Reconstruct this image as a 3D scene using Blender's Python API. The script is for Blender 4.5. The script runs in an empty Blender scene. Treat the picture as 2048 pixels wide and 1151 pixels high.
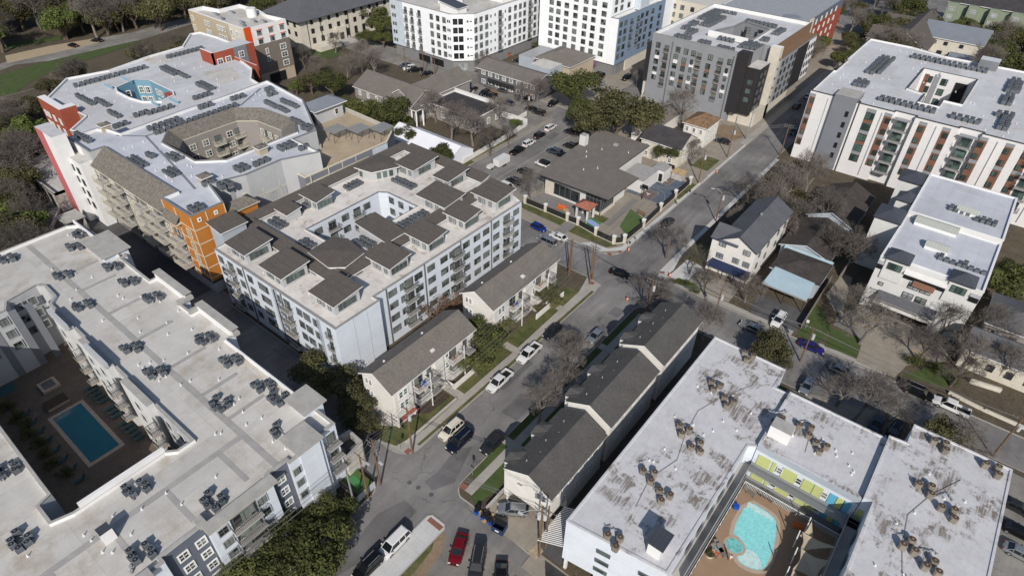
import bpy, math, random
from mathutils import Vector, Matrix
from mathutils.geometry import tessellate_polygon
R = math.radians
random.seed(7)
C = bpy.context.scene.collection
S = bpy.context.scene

# ---------------------------------------------------------------- camera, world, sun, exposure
# world: X runs along the cross streets, Y along the avenues, Z up; the drone hangs 85 m above the origin
F, PITCH, ROLL, YAW, H = 1269.4, R(38.6), R(1.097), R(37.95), 85.0
cp, sp, cr, sr = math.cos(PITCH), math.sin(PITCH), math.cos(ROLL), math.sin(ROLL)
XD = Vector((math.cos(YAW), -math.sin(YAW), 0)); YD = Vector((math.sin(YAW), math.cos(YAW), 0)); ZD = Vector((0, 0, 1))
V2W = lambda v: Vector((XD.dot(v), YD.dot(v), ZD.dot(v)))
FW = V2W(Vector((0, cp, -sp))); U0 = Vector((0, sp, cp)); R0 = Vector((1, 0, 0))
RT = V2W(cr*R0 + sr*U0); UP = V2W(-sr*R0 + cr*U0)
CAM = Vector((0, 0, H))
cam = bpy.data.objects.new('camera', bpy.data.cameras.new('camera')); C.objects.link(cam)
cam.matrix_world = Matrix(((RT.x, UP.x, -FW.x, 0), (RT.y, UP.y, -FW.y, 0), (RT.z, UP.z, -FW.z, H), (0, 0, 0, 1)))
cam.data.sensor_width = 36; cam.data.lens = F/2048*36; cam.data.clip_start = 1; cam.data.clip_end = 3000
S.camera = cam
S.render.resolution_x = 1024; S.render.resolution_y = 575

EL, AZ = R(35.0), R(142.0)
w = bpy.data.worlds.new('World'); S.world = w; w.use_nodes = True
sky = w.node_tree.nodes.new('ShaderNodeTexSky'); sky.sky_type = 'NISHITA'; sky.sun_disc = False
sky.sun_elevation = EL; sky.sun_rotation = AZ
w.node_tree.links.new(sky.outputs[0], w.node_tree.nodes['Background'].inputs[0])
w.node_tree.nodes['Background'].inputs[1].default_value = 0.085
sun = bpy.data.objects.new('sun', bpy.data.lights.new('sun', 'SUN')); C.objects.link(sun)
sdir = Vector((math.sin(AZ)*math.cos(EL), math.cos(AZ)*math.cos(EL), math.sin(EL)))
sun.rotation_euler = sdir.to_track_quat('Z', 'Y').to_euler(); sun.location = sdir*300
sun.data.energy = 4.0; sun.data.angle = R(0.5); sun.data.color = (1.0, 0.94, 0.86)
S.view_settings.view_transform = 'Standard'; S.view_settings.look = 'None'
S.view_settings.exposure = 0.1; S.view_settings.gamma = 1
S.cycles.max_bounces = 5; S.cycles.diffuse_bounces = 2; S.cycles.glossy_bounces = 2; S.cycles.transparent_max_bounces = 4

def U(px, py, z=0.0):                    # measured photo pixel -> point on the level plane z
    d = FW*F + RT*(px-1024) + UP*(575.5-py)
    return CAM + d*((z-H)/d.z)
def P(v):
    q = Vector(v)-CAM; k = q.dot(FW)
    return 1024+F*q.dot(RT)/k, 575.5-F*q.dot(UP)/k

# ---------------------------------------------------------------- materials
MATS = {}
def mat(name, col, rough=.85, var=.12, scale=.8, kind=None, bump=0.0, metal=0.0, spec=.3, p=None, rnd=0.0):
    if name in MATS: return MATS[name]
    m = bpy.data.materials.new(name); m.use_nodes = True; nt = m.node_tree; N = nt.nodes; L = nt.links
    b = N['Principled BSDF']; b.inputs['Roughness'].default_value = rough; b.inputs['Metallic'].default_value = metal
    b.inputs['Specular IOR Level'].default_value = spec
    g = N.new('ShaderNodeNewGeometry'); pos = g.outputs['Position']
    def noise(sc, det=3, r=.55, src=None, st=None):
        t = N.new('ShaderNodeTexNoise'); t.inputs['Scale'].default_value = sc; t.inputs['Detail'].default_value = det; t.inputs['Roughness'].default_value = r
        s = src or pos
        if st:
            mp = N.new('ShaderNodeMapping'); mp.inputs['Scale'].default_value = st; L.new(s, mp.inputs[0]); s = mp.outputs[0]
        L.new(s, t.inputs['Vector']); return t.outputs['Fac']
    def rng(x, a, b_, c, d):
        r = N.new('ShaderNodeMapRange'); r.inputs[1].default_value = a; r.inputs[2].default_value = b_; r.inputs[3].default_value = c; r.inputs[4].default_value = d
        L.new(x, r.inputs[0]); return r.outputs[0]
    def mix(f, a, b_, typ='MIX'):
        x = N.new('ShaderNodeMix'); x.data_type = 'RGBA'; x.blend_type = typ
        for i, v in ((0, f), (6, a), (7, b_)):
            if isinstance(v, (int, float)): x.inputs[i].default_value = v
            elif isinstance(v, tuple): x.inputs[i].default_value = (*v, 1)
            else: L.new(v, x.inputs[i])
        return x.outputs[2]
    def mth(op, a, b_=0.0):
        x = N.new('ShaderNodeMath'); x.operation = op
        for i, v in ((0, a), (1, b_)):
            if isinstance(v, (int, float)): x.inputs[i].default_value = v
            else: L.new(v, x.inputs[i])
        return x.outputs[0]
    def gray(x): 
        c_ = N.new('ShaderNodeCombineColor'); 
        for i in range(3): L.new(x, c_.inputs[i])
        return c_.outputs[0]
    def line(axis, period, width, dark):         # repeating joint lines along one axis
        sx = N.new('ShaderNodeSeparateXYZ'); L.new(pos, sx.inputs[0])
        fr = mth('FRACT', mth('DIVIDE', sx.outputs[axis], period))
        return rng(mth('LESS_THAN', fr, width/period), 0, 1, 1, dark)
    n1 = noise(scale, 4); n2 = noise(scale*7, 2)
    f = mth('MULTIPLY', rng(n1, .3, .7, 1-var, 1+var), rng(n2, .3, .7, 1-var*.5, 1+var*.5))
    c = mix(1.0, tuple(col), gray(f), 'MULTIPLY')
    if kind == 'shingle':
        a = noise(2.6, 2, .8); bb = noise(14, 1)
        c = mix(1.0, c, gray(mth('MULTIPLY', rng(a, .35, .65, .86, 1.13), rng(bb, .3, .7, .86, 1.14))), 'MULTIPLY')
        c = mix(1.0, c, gray(line(2, .16, .03, .92)), 'MULTIPLY')
    if kind == 'membrane':                       # p = (stain colour, low, high, stain noise scale, strength)
        sc_, lo, hi, ns, st = p
        a = rng(noise(ns, 7, .72), lo, hi, 0, st); d = rng(noise(ns*.28, 3), .42, .6, 0, 1)
        c = mix(mth('MULTIPLY', a, d), c, tuple(sc_))
        c = mix(1.0, c, gray(mth('MULTIPLY', line(0, 3.05, .09, .87), line(1, 9.7, .09, .9))), 'MULTIPLY')
        sn = N.new('ShaderNodeVectorMath'); sn.operation = 'SNAP'; sn.inputs[1].default_value = (3.05, 9.7, 50); L.new(pos, sn.inputs[0]); wv = N.new('ShaderNodeTexWhiteNoise'); L.new(sn.outputs[0], wv.inputs['Vector']); c = mix(1.0, c, gray(rng(wv.outputs['Value'], 0, 1, .95, 1.04)), 'MULTIPLY')
        c = mix(rng(noise(.16, 6, .75), .56, .64, 0, .22), c, tuple(sc_))
        e = rng(noise(.05, 3), .35, .65, .9, 1.06); c = mix(1.0, c, gray(e), 'MULTIPLY')
    if kind == 'worn':                           # old coated roof: dark blotches broken into strips
        a = rng(noise(.36, 8, .72), .50, .56, 0, 1); d = rng(noise(.11, 2), .44, .50, 0, 1); s_ = rng(noise(1.0, 3, .6, None, (3.2, .35, 1)), .42, .56, .3, 1)
        c = mix(mth('MULTIPLY', mth('MULTIPLY', a, d), s_), c, (.19, .165, .145))
        c = mix(rng(noise(1.3, 6, .8), .50, .72, 0, .6), c, (.38, .36, .34))
        c = mix(1.0, c, gray(line(0, .95, .05, .94)), 'MULTIPLY')
    if kind == 'asphalt':
        a = rng(noise(.09, 5, .6), .4, .62, .82, 1.2); d = rng(noise(30, 2), .3, .7, .85, 1.15)
        tr = rng(noise(.5, 3, .5, None, (1.6, .2, 1)), .4, .65, .94, 1.08)
        c = mix(1.0, c, gray(mth('MULTIPLY', mth('MULTIPLY', a, d), tr)), 'MULTIPLY')
        c = mix(rng(noise(.35, 6, .8), .60, .72, 0, .45), c, (.04, .04, .042))
        vo = N.new('ShaderNodeTexVoronoi'); vo.feature = 'DISTANCE_TO_EDGE'; vo.inputs['Scale'].default_value = .14
        nz = N.new('ShaderNodeTexNoise'); nz.inputs['Scale'].default_value = .5; nz.inputs['Detail'].default_value = 5; L.new(pos, nz.inputs['Vector'])
        c = mix(mth('MULTIPLY', rng(vo.outputs['Distance'], .0, .012, .55, 0), rng(noise(.2, 2), .45, .55, 0, 1)), c, (.03, .03, .03))
        wm = N.new('ShaderNodeMixRGB'); wm.inputs[0].default_value = .02; L.new(pos, wm.inputs[1]); L.new(nz.outputs['Color'], wm.inputs[2]); ad = N.new('ShaderNodeVectorMath'); ad.operation = 'MULTIPLY_ADD'; ad.inputs[1].default_value = (2.5, 2.5, 2.5); L.new(nz.outputs['Color'], ad.inputs[0]); L.new(pos, ad.inputs[2]); L.new(ad.outputs[0], vo.inputs['Vector'])
    if kind == 'grass':
        a = rng(noise(.45, 5, .7), .4, .62, 0, 1); c = mix(mth('MULTIPLY', a, p[1] if p else .7), c, tuple(p[0]) if p else (.15, .12, .06))
        c = mix(1.0, c, gray(rng(noise(9, 3, .8), .3, .7, .65, 1.35)), 'MULTIPLY')
    if kind == 'concrete':
        c = mix(1.0, c, gray(mth('MULTIPLY', line(0, 1.6, .06, .86), line(1, 1.6, .06, .86))), 'MULTIPLY')
        c = mix(rng(noise(.3, 5, .7), .5, .75, 0, .5), c, tuple(x*.72 for x in col))
    if kind == 'siding': c = mix(1.0, c, gray(line(2, .3, .05, .84)), 'MULTIPLY')
    if kind == 'panels': c = mix(1.0, c, gray(mth('MULTIPLY', line(2, 3.05, .06, .8), mth('MULTIPLY', line(0, 5.3, .05, .9), line(1, 5.3, .05, .9)))), 'MULTIPLY')
    if kind == 'seam': c = mix(1.0, c, gray(mth('MULTIPLY', line(p or 0, .55, .07, .72), 1.0)), 'MULTIPLY')
    if kind == 'brick':
        c = mix(1.0, c, gray(mth('MULTIPLY', line(2, .24, .05, .82), rng(noise(5, 2, .5, None, (1, 1, 2.5)), .3, .7, .8, 1.2))), 'MULTIPLY')
    if kind == 'litter':
        c = mix(rng(noise(.06, 5, .7), .45, .6, 0, 1), c, tuple(p)); c = mix(1.0, c, gray(rng(noise(2.2, 4, .8), .3, .7, .6, 1.35)), 'MULTIPLY')
    if kind == 'leaf':
        oi = N.new('ShaderNodeObjectInfo'); tc = N.new('ShaderNodeTexCoord')
        a = rng(noise(.9, 3, .6, tc.outputs['Object']), .35, .65, 0, 1); c = mix(a, c, tuple(p))
        wn = N.new('ShaderNodeTexWhiteNoise'); L.new(tc.outputs['Object'], wn.inputs['Vector'])
        c = mix(1.0, c, gray(rng(oi.outputs['Random'], 0, 1, .7, 1.4)), 'MULTIPLY')
    if rnd:
        oi = N.new('ShaderNodeObjectInfo'); c = mix(1.0, c, gray(rng(oi.outputs['Random'], 0, 1, 1-rnd, 1+rnd)), 'MULTIPLY')
    if kind == 'glass':                          # window glass: dark room or pale blind behind, by window
        oi = N.new('ShaderNodeObjectInfo'); vr = N.new('ShaderNodeTexWhiteNoise'); vr.noise_dimensions = '3D'
        q = N.new('ShaderNodeVectorMath'); q.operation = 'SNAP'; q.inputs[1].default_value = (1.3, 1.3, 1.5); L.new(pos, q.inputs[0]); L.new(q.outputs[0], vr.inputs['Vector'])
        c = mix(rng(vr.outputs['Value'], .15, .8, 0, 1), tuple(col), tuple(p))
    if kind == 'water':  # sunlight caustics painted into the water colour as a paler cell pattern
        v = N.new('ShaderNodeTexVoronoi'); v.inputs['Scale'].default_value = 4.6; v.feature = 'SMOOTH_F1'
        mp = N.new('ShaderNodeMixRGB'); mp.inputs[0].default_value = .25
        nz = N.new('ShaderNodeTexNoise'); nz.inputs['Scale'].default_value = 2; L.new(pos, nz.inputs['Vector']); L.new(pos, mp.inputs[1]); L.new(nz.outputs['Color'], mp.inputs[2]); L.new(mp.outputs[0], v.inputs['Vector'])
        c = mix(rng(v.outputs['Distance'], .15, .55, 0, p or .5), c, tuple(min(1, x*1.9+.06) for x in col))
    L.new(c, b.inputs['Base Color'])
    if bump:
        bp = N.new('ShaderNodeBump'); bp.inputs['Strength'].default_value = bump; bp.inputs['Distance'].default_value = .08; L.new(n2, bp.inputs['Height']); L.new(bp.outputs[0], b.inputs['Normal'])
    MATS[name] = m; return m
mat('roof_white', (.53, .54, .565), .75, .07, .5, 'membrane', p=((.33, .25, .18), .50, .66, .5, .55))
mat('roof_cool', (.50, .52, .57), .7, .06, .4, 'membrane', p=((.4, .36, .32), .56, .72, .4, .4))
mat('roof_grey', (.515, .50, .475), .75, .07, .5, 'membrane', p=((.34, .28, .21), .46, .66, .3, .7))
mat('roof_stained', (.62, .59, .56), .75, .08, .6, 'membrane', p=((.24, .16, .11), .53, .62, .55, .75))
mat('roof_worn', (.53, .53, .55), .7, .07, .5, 'worn')
mat('roof_patch', (.33, .32, .31), .85, .1, .8)
mat('shingle_brown', (.158, .142, .128), .9, .08, .4, 'shingle')
mat('shingle_grey', (.088, .084, .08), .9, .1, .4, 'shingle')
mat('shingle_taupe', (.10, .088, .079), .9, .08, .5, 'shingle')
mat('shingle_weathered', (.165, .15, .13), .95, .3, 1.6, 'shingle')
mat('shingle_slate', (.10, .104, .116), .9, .1, .4, 'shingle')
mat('shingle_black', (.05, .047, .05), .9, .2, .5, 'shingle')
mat('shingle_rust', (.2, .125, .075), .95, .4, 1.2, 'shingle')
mat('shingle_dark', (.055, .048, .045), .95, .25, .6, 'shingle')
mat('metal_seam', (.2, .22, .25), .45, .06, .4, 'seam', spec=.5)
mat('metal_dark', (.055, .06, .075), .45, .08, .4, 'seam', spec=.5)
mat('metal_grey', (.3, .31, .33), .5, .08, .5)
mat('tile_red', (.33, .13, .085), .8, .15, 1.5, 'brick')
mat('white', (.72, .72, .72), .8, .04, .5)
mat('white_warm', (.68, .66, .625), .85, .06, .6, 'siding')
mat('white_render', (.6, .6, .59), .85, .05, .5)
mat('cream_panel', (.68, .67, .67), .8, .03, .3, 'panels')
mat('white_panel', (.82, .845, .87), .7, .03, .3, 'panels')
mat('ice_panel', (.50, .56, .62), .6, .08, .6, 'panels')
mat('blue_panel', (.20, .27, .37), .6, .06, .4, 'panels')
mat('pale_blue', (.36, .40, .45), .8, .05, .4)
mat('c_wall', (.60, .645, .71), .8, .05, .4, 'panels')
mat('grey_wall', (.25, .26, .28), .8, .05, .4)
mat('light_grey', (.44, .45, .46), .8, .05, .4, 'siding')
mat('mid_grey', (.19, .20, .225), .8, .05, .4, 'siding')
mat('slate_blue', (.115, .13, .165), .85, .06, .5)
mat('dark_panel', (.028, .026, .028), .6, .1, .5)
mat('taupe_siding', (.27, .25, .235), .85, .05, .5, 'siding')
mat('tan', (.42, .36, .27), .85, .05, .5, 'siding')
mat('brown_siding', (.19, .16, .135), .85, .05, .5, 'siding')
mat('orange', (.43, .165, .032), .8, .05, .5)
mat('red_orange', (.62, .08, .015), .75, .04, .5)
mat('brick_red', (.31, .075, .045), .85, .08, .6, 'brick')
mat('rust_panel', (.18, .09, .06), .8, .08, 1)
mat('wood_panel', (.19, .12, .075), .8, .1, 1)
mat('pink', (.47, .13, .14), .8, .04, .4)
mat('sky_blue', (.17, .32, .42), .75, .05, .5, 'siding')
mat('limestone', (.58, .54, .465), .9, .08, 1, 'brick')
mat('stone_tan', (.45, .36, .25), .9, .15, 1.5, 'brick')
mat('conc_wall', (.40, .385, .36), .9, .08, .6)
mat('grey_block', (.2, .2, .205), .9, .08, .6, 'brick')
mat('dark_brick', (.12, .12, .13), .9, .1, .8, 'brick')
mat('cap_grey', (.27, .265, .26), .8, .1, .8)
mat('cap_dark', (.06, .06, .06), .7, .1, .8)
mat('cap_conc', (.36, .35, .33), .85, .12, .8)
mat('trim_cream', (.58, .53, .42), .8, .05, .6)
mat('trim_white', (.74, .74, .73), .7, .03, .6)
mat('frame_grey', (.12, .125, .13), .6, .05, 1)
mat('frame_dark', (.03, .03, .032), .6, .05, 1)
mat('frame_navy', (.02, .03, .07), .6, .05, 1)
mat('glass', (.018, .022, .022), .12, 0, 1, 'glass', spec=.6, p=(.19, .215, .20))
mat('glass_dark', (.012, .014, .016), .1, 0, 1, 'glass', spec=.6, p=(.03, .035, .04))
mat('glass_blind', (.18, .2, .21), .25, 0, 1, 'glass', spec=.5, p=(.33, .35, .36))
mat('glass_green', (.03, .05, .045), .1, 0, 1, 'glass', spec=.6, p=(.10, .16, .14))
mat('asphalt', (.18, .173, .17), .9, .08, .3, 'asphalt')
mat('asphalt_old', (.20, .19, .175), .92, .1, .3, 'asphalt')
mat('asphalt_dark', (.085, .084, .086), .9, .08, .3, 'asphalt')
mat('patch', (.125, .122, .124), .9, .06, .5, 'asphalt')
mat('concrete', (.34, .32, .29), .9, .08, .5, 'concrete')
mat('concrete_new', (.50, .50, .49), .9, .05, .5, 'concrete')
mat('concrete_tan', (.27, .24, .2), .9, .1, .4, 'concrete')
mat('kerb', (.33, .31, .28), .9, .1, .8)
mat('paver', (.20, .19, .185), .9, .15, 2, 'brick')
mat('grass', (.062, .078, .024), .95, .2, .6, 'grass', p=((.14, .12, .055), .75))
mat('grass_bright', (.054, .074, .024), .95, .15, .6, 'grass', p=((.07, .11, .03), .6))
mat('turf', (.07, .115, .035), .95, .08, .5, 'grass', p=((.09, .12, .045), .6))
mat('terrace_tan', (.38, .31, .22), .9, .12, .4)
mat('carport_blue', (.36, .47, .53), .7, .06, .4)
mat('play_blue', (.25, .34, .55), .8, .05, .5)
mat('turf_green', (.06, .2, .07), .95, .08, .5)
mat('dirt', (.26, .18, .12), .95, .15, .5, 'grass', p=((.17, .14, .09), .7))
mat('litter', (.085, .07, .05), .95, .2, .5, 'litter', p=(.1, .08, .055))
mat('creek_floor', (.06,.06,.035), .95, .2, .4, 'litter', p=(.06, .075, .028))
mat('gravel', (.36, .29, .2), .95, .3, 4)
mat('mulch', (.06, .045, .035), .95, .3, 3)
mat('pool_deck', (.30, .205, .135), .9, .06, .6)
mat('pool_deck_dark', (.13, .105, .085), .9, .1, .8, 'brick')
mat('coping', (.42, .34, .27), .9, .1, 1.5)
mat('water', (.22, .60, .62), .05, .03, .6, 'water', spec=.6, p=.28)
mat('water_shallow', (.42, .62, .60), .08, .03, .6, 'water', spec=.5, p=.3)
mat('water_spa', (.12, .36, .36), .08, .03, .6, 'water', spec=.5, p=.5)
mat('water_deep', (.015, .12, .16), .06, .03, .6, spec=.6)
mat('court_blue', (.085, .11, .145), .9, .1, .5, 'litter', p=(.10, .125, .15))
mat('court_brown', (.15, .11, .10), .9, .06, .5)
mat('line_white', (.6, .6, .6), .9, .1, 1)
mat('line_faded', (.3, .3, .3), .9, .2, 1)
mat('yellow', (.6, .36, .03), .8, .1, 1)
mat('brick_pad', (.22, .1, .075), .9, .1, 2)
mat('bark', (.12, .095, .075), .95, .2, 3)
mat('bark_grey', (.18, .16, .145), .95, .2, 3)
mat('twig', (.155, .135, .12), .95, .1, 2)
mat('twig_brown', (.10, .088, .078), .95, .1, 2)
mat('leaf_oak', (.036, .046, .012), .8, .25, 1, 'leaf', p=(.08, .085, .024))
mat('leaf_olive', (.058, .06, .024), .8, .25, 1, 'leaf', p=(.10, .095, .04))
mat('leaf_fresh', (.045, .07, .016), .8, .25, 1, 'leaf', p=(.10, .12, .03))
mat('leaf_rust', (.20, .12, .07), .85, .25, 1, 'leaf', p=(.11, .07, .05))
mat('leaf_pink', (.34, .14, .30), .8, .2, 1, 'leaf', p=(.26, .1, .25))
mat('ac_body', (.13, .145, .165), .6, .05, 1, rnd=.15)
mat('ac_dark', (.02, .022, .026), .6, .1, 1)
mat('ac_tan', (.22, .195, .165), .7, .1, 1, rnd=.15)
mat('ac_brown', (.08, .05, .032), .7, .15, 2)
mat('steel', (.36, .37, .38), .4, .05, 1, metal=.4)
mat('sage', (.23,.27,.2), .85, .05, .5, 'siding')
mat('wood_pole', (.15, .09, .055), .9, .2, 3)
mat('wire', (.02, .02, .02), .7, 0, 1)
mat('wire_light', (.16, .16, .16), .6, 0, 1)
mat('black', (.012, .012, .013), .6, .1, 1)
mat('tyre', (.012, .012, .012), .85, .1, 1)
mat('rim', (.35, .35, .36), .35, .02, 1, metal=.6)
mat('car_glass', (.008, .010, .012), .05, 0, 1, spec=.8)
mat('lamp_red', (.4, .01, .01), .3, 0, 1)
mat('lamp_clear', (.6, .62, .65), .15, 0, 1)
mat('fence_dark', (.02, .021, .02), .8, .1, 1)
mat('fence_wood', (.21, .18, .155), .9, .15, 1.5, 'siding')
mat('sail', (.43, .36, .26), .9, .04, .5)
mat('lime', (.46, .50, .2), .7, .03, .5)
mat('door_blue', (.11, .38, .55), .7, .03, .5)
mat('bin_blue', (.012, .075, .38), .5, .05, 1)
mat('bin_navy', (.02, .04, .09), .5, .1, 1)
mat('cardboard', (.42, .3, .16), .9, .1, 1)
mat('plastic_orange', (.5, .13, .04), .6, .05, 1)
mat('skin', (.45, .26, .18), .6, .02, 1)
mat('hair', (.05, .03, .02), .8, .1, 1)
mat('hivis', (.45, .75, .12), .7, .03, 1)
mat('denim', (.05, .08, .16), .9, .1, 1)
mat('cloth_white', (.7, .7, .72), .9, .05, 1)
mat('tent_white', (.72, .73, .78), .6, .03, .4)
mat('navy_awning', (.018, .028, .07), .7, .1, 1)
mat('lounge_teal', (.03, .085, .10), .8, .1, 1)
mat('lounge_grey', (.16, .15, .145), .8, .1, 1)
mat('sky_light', (.42, .44, .40), .35, .05, .6, 'seam', spec=.5)

# ---------------------------------------------------------------- mesh builder
WORLD = set()
def inset(poly, d):
    n = len(poly); r = []
    for i in range(n):
        a, b, c = Vector(poly[i-1][:2]), Vector(poly[i][:2]), Vector(poly[(i+1) % n][:2])
        e1 = (b-a).normalized(); e2 = (c-b).normalized(); n1 = Vector((-e1.y, e1.x)); n2 = Vector((-e2.y, e2.x))
        m = n1+n2; k = m.dot(n1)
        m = m/(k if abs(k) > .3 else .3); r.append((b.x+m.x*d, b.y+m.y*d))
    return r
def ccw(poly):
    a = sum(poly[i-1][0]*poly[i][1]-poly[i][0]*poly[i-1][1] for i in range(len(poly)))
    return list(poly) if a > 0 else list(poly)[::-1]
class MB:
    def __init__(s): s.v = []; s.f = []; s.m = []; s.mats = []
    def mi(s, m):
        if m not in s.mats: s.mats.append(m)
        return s.mats.index(m)
    def face(s, pts, m):
        b = len(s.v); s.v += [tuple(p) for p in pts]; s.f.append(tuple(range(b, b+len(pts)))); s.m.append(s.mi(m)); return s
    def box(s, x0, x1, y0, y1, z0, z1, m, top=None, M=None):
        if x0 > x1: x0, x1 = x1, x0
        if y0 > y1: y0, y1 = y1, y0
        p = [(x0, y0, z0), (x1, y0, z0), (x1, y1, z0), (x0, y1, z0), (x0, y0, z1), (x1, y0, z1), (x1, y1, z1), (x0, y1, z1)]
        if M: p = [tuple(M @ Vector(q)) for q in p]
        b = len(s.v); s.v += p
        for k, f in enumerate(((0, 3, 2, 1), (4, 5, 6, 7), (0, 1, 5, 4), (1, 2, 6, 5), (2, 3, 7, 6), (3, 0, 4, 7))):
            s.f.append(tuple(b+i for i in f)); s.m.append(s.mi(top if (k == 1 and top) else m))
        return s
    def rbox(s, cx, cy, ang, l, w_, z0, z1, m, top=None):
        return s.box(-l/2, l/2, -w_/2, w_/2, z0, z1, m, top, Matrix.Translation((cx, cy, 0)) @ Matrix.Rotation(ang, 4, 'Z'))
    def flat(s, poly, z, m, holes=(), down=False):
        loops = [[Vector((x, y, 0)) for x, y in poly]]+[[Vector((x, y, 0)) for x, y in h] for h in holes]
        tri = tessellate_polygon(loops); pts = [(q.x, q.y, z) for l in loops for q in l]; b = len(s.v); s.v += pts
        for t in tri:
            a, c, d = (Vector(pts[i]) for i in t); up = (c-a).cross(d-a).z > 0
            s.f.append(tuple(b+i for i in (t if up != down else t[::-1]))); s.m.append(s.mi(m))
        return s
    def sides(s, poly, z0, z1, m, inward=False):
        n = len(poly)
        for i in range(n):
            a, b = poly[i], poly[(i+1) % n]
            q = [(*a, z0), (*b, z0), (*b, z1), (*a, z1)]
            s.face(q[::-1] if inward else q, m)
        return s
    def prism(s, poly, z0, z1, m, top=None):
        poly = ccw(poly); s.sides(poly, z0, z1, m); s.flat(poly, z1, top or m); return s
    def tube(s, a, b, r0, r1, m, n=6, cap=False):
        a, b = Vector(a), Vector(b); d = (b-a)
        if d.length < 1e-6: return s
        d.normalize(); x = d.orthogonal().normalized(); y = d.cross(x); k = len(s.v)
        for c, r in ((a, r0), (b, r1)):
            for i in range(n):
                t = 2*math.pi*i/n; s.v.append(tuple(c+x*(math.cos(t)*r)+y*(math.sin(t)*r)))
        mi = s.mi(m)
        for i in range(n): s.f.append((k+i, k+(i+1) % n, k+n+(i+1) % n, k+n+i)); s.m.append(mi)
        if cap: s.f.append(tuple(k+n+i for i in range(n))); s.m.append(mi); s.f.append(tuple(k+i for i in range(n))[::-1]); s.m.append(mi)
        return s
    def cyl(s, x, y, z0, z1, r, m, top=None, n=14, r1=None):
        s.tube((x, y, z0), (x, y, z1), r, r1 or r, m, n); k = len(s.v)-n
        s.f.append(tuple(k+i for i in range(n))); s.m.append(s.mi(top or m))
        if Vector(s.v[k]).z and (Vector(s.v[k+1])-Vector(s.v[k])).cross(Vector(s.v[k+2])-Vector(s.v[k])).z < 0: s.f[-1] = s.f[-1][::-1]
        return s
    def mesh(s, name, off=(0, 0, 0)):
        me = bpy.data.meshes.new(name); o = Vector(off)
        me.from_pydata([(x-o.x, y-o.y, z-o.z) for x, y, z in s.v], [], s.f)
        for m in s.mats: me.materials.append(MATS[m])
        me.polygons.foreach_set('material_index', s.m); me.update(); return me
    def build(s, name, parent=None):
        off = Vector((0, 0, 0)); q = parent
        while q is not None: off += q.location; r = q; q = q.parent
        if parent is None or r.name not in WORLD: off = Vector((0, 0, 0))     # parts of buildings are written in world coordinates
        o = bpy.data.objects.new(name, s.mesh(name, off)); C.objects.link(o); o.parent = parent; return o
def tag(o, label=None, cat=None, group=None, kind=None):
    if label: o['label'] = label
    if cat: o['category'] = cat
    if group: o['group'] = group
    if kind: o['kind'] = kind
    return o
def thing(name, label, cat, loc=(0, 0, 0), rz=0, group=None):
    o = bpy.data.objects.new(name, None); C.objects.link(o); o.empty_display_size = .1
    o.location = loc; o.rotation_euler = (0, 0, rz); return tag(o, label, cat, group)
def inst(name, me, parent, loc, rz=0, sc=None):
    o = bpy.data.objects.new(name, me); C.objects.link(o); o.parent = parent; o.location = loc; o.rotation_euler = (0, 0, rz)
    if sc: o.scale = sc
    return o
def dup(root, loc=None, rz=None, label=None, group=None, sc=None, mats=None):
    r = root.copy(); C.objects.link(r)
    if loc is not None: r.location = loc
    if rz is not None: r.rotation_euler = (0, 0, rz)
    if sc is not None: r.scale = sc
    if label: r['label'] = label
    if group: r['group'] = group
    for ch in root.children:
        c = ch.copy(); C.objects.link(c); c.parent = r
        for g in ch.children:
            d = g.copy(); C.objects.link(d); d.parent = c
    return r

# ---------------------------------------------------------------- buildings kit
WM = {}
def win_mesh(w_, h, n, fm, gm, trim):
    k = ('w', w_, h, n, fm, gm, trim)
    if k not in WM:
        b = MB(); t = .07
        if trim:
            for x0, x1, z0, z1 in ((-w_/2-.14, w_/2+.14, h/2, h/2+.14), (-w_/2-.14, w_/2+.14, -h/2-.14, -h/2), (-w_/2-.14, -w_/2, -h/2, h/2), (w_/2, w_/2+.14, -h/2, h/2)):
                b.box(x0, x1, -.08, 0, z0, z1, trim)
        b.box(-w_/2, w_/2, -.1, 0, h/2-t, h/2, fm).box(-w_/2, w_/2, -.1, 0, -h/2, -h/2+t, fm)
        for i in range(n+1):
            x = -w_/2+t/2+(w_-t)*i/n; b.box(x-t/2, x+t/2, -.1, 0, -h/2+t, h/2-t, fm)
        if h > 1.1: b.box(-w_/2+t, w_/2-t, -.08, -.02, -.03, .03, fm)
        g = MB(); g.face([(-w_/2+t, -.03, -h/2+t), (w_/2-t, -.03, -h/2+t), (w_/2-t, -.03, h/2-t), (-w_/2+t, -.03, h/2-t)], gm)
        both = MB(); 
        WM[k] = (b.mesh('window'), g.mesh('pane'), b, g)
    return WM[k]
def balc_mesh(w_, d, hm, rm):
    k = ('b', w_, d, hm, rm)
    if k not in WM:
        b = MB(); b.box(-w_/2, w_/2, -d, 0, -.2, 0, hm, 'conc_wall')
        r = MB(); r.box(-w_/2, w_/2, -d, -d+.05, .98, 1.05, rm)
        for sx in (-1, 1): r.box(sx*w_/2-.025, sx*w_/2+.025, -d, 0, .98, 1.05, rm)
        n = max(4, int(w_/.22))
        for i in range(n+1): x = -w_/2+w_*i/n; r.box(x-.015, x+.015, -d+.01, -d+.04, .05, .98, rm)
        for i in range(1, max(2, int(d/.22))):
            for sx in (-1, 1): r.box(sx*w_/2-.015, sx*w_/2+.015, -d*i/max(2, int(d/.22))-.015, -d*i/max(2, int(d/.22))+.015, .05, .98, rm)
        WM[k] = (b.mesh('balcony'), r.mesh('railing'))
    return WM[k]
FACE = {'y': 0, 'x': math.pi/2, 'X': -math.pi/2, 'Y': math.pi}
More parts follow.
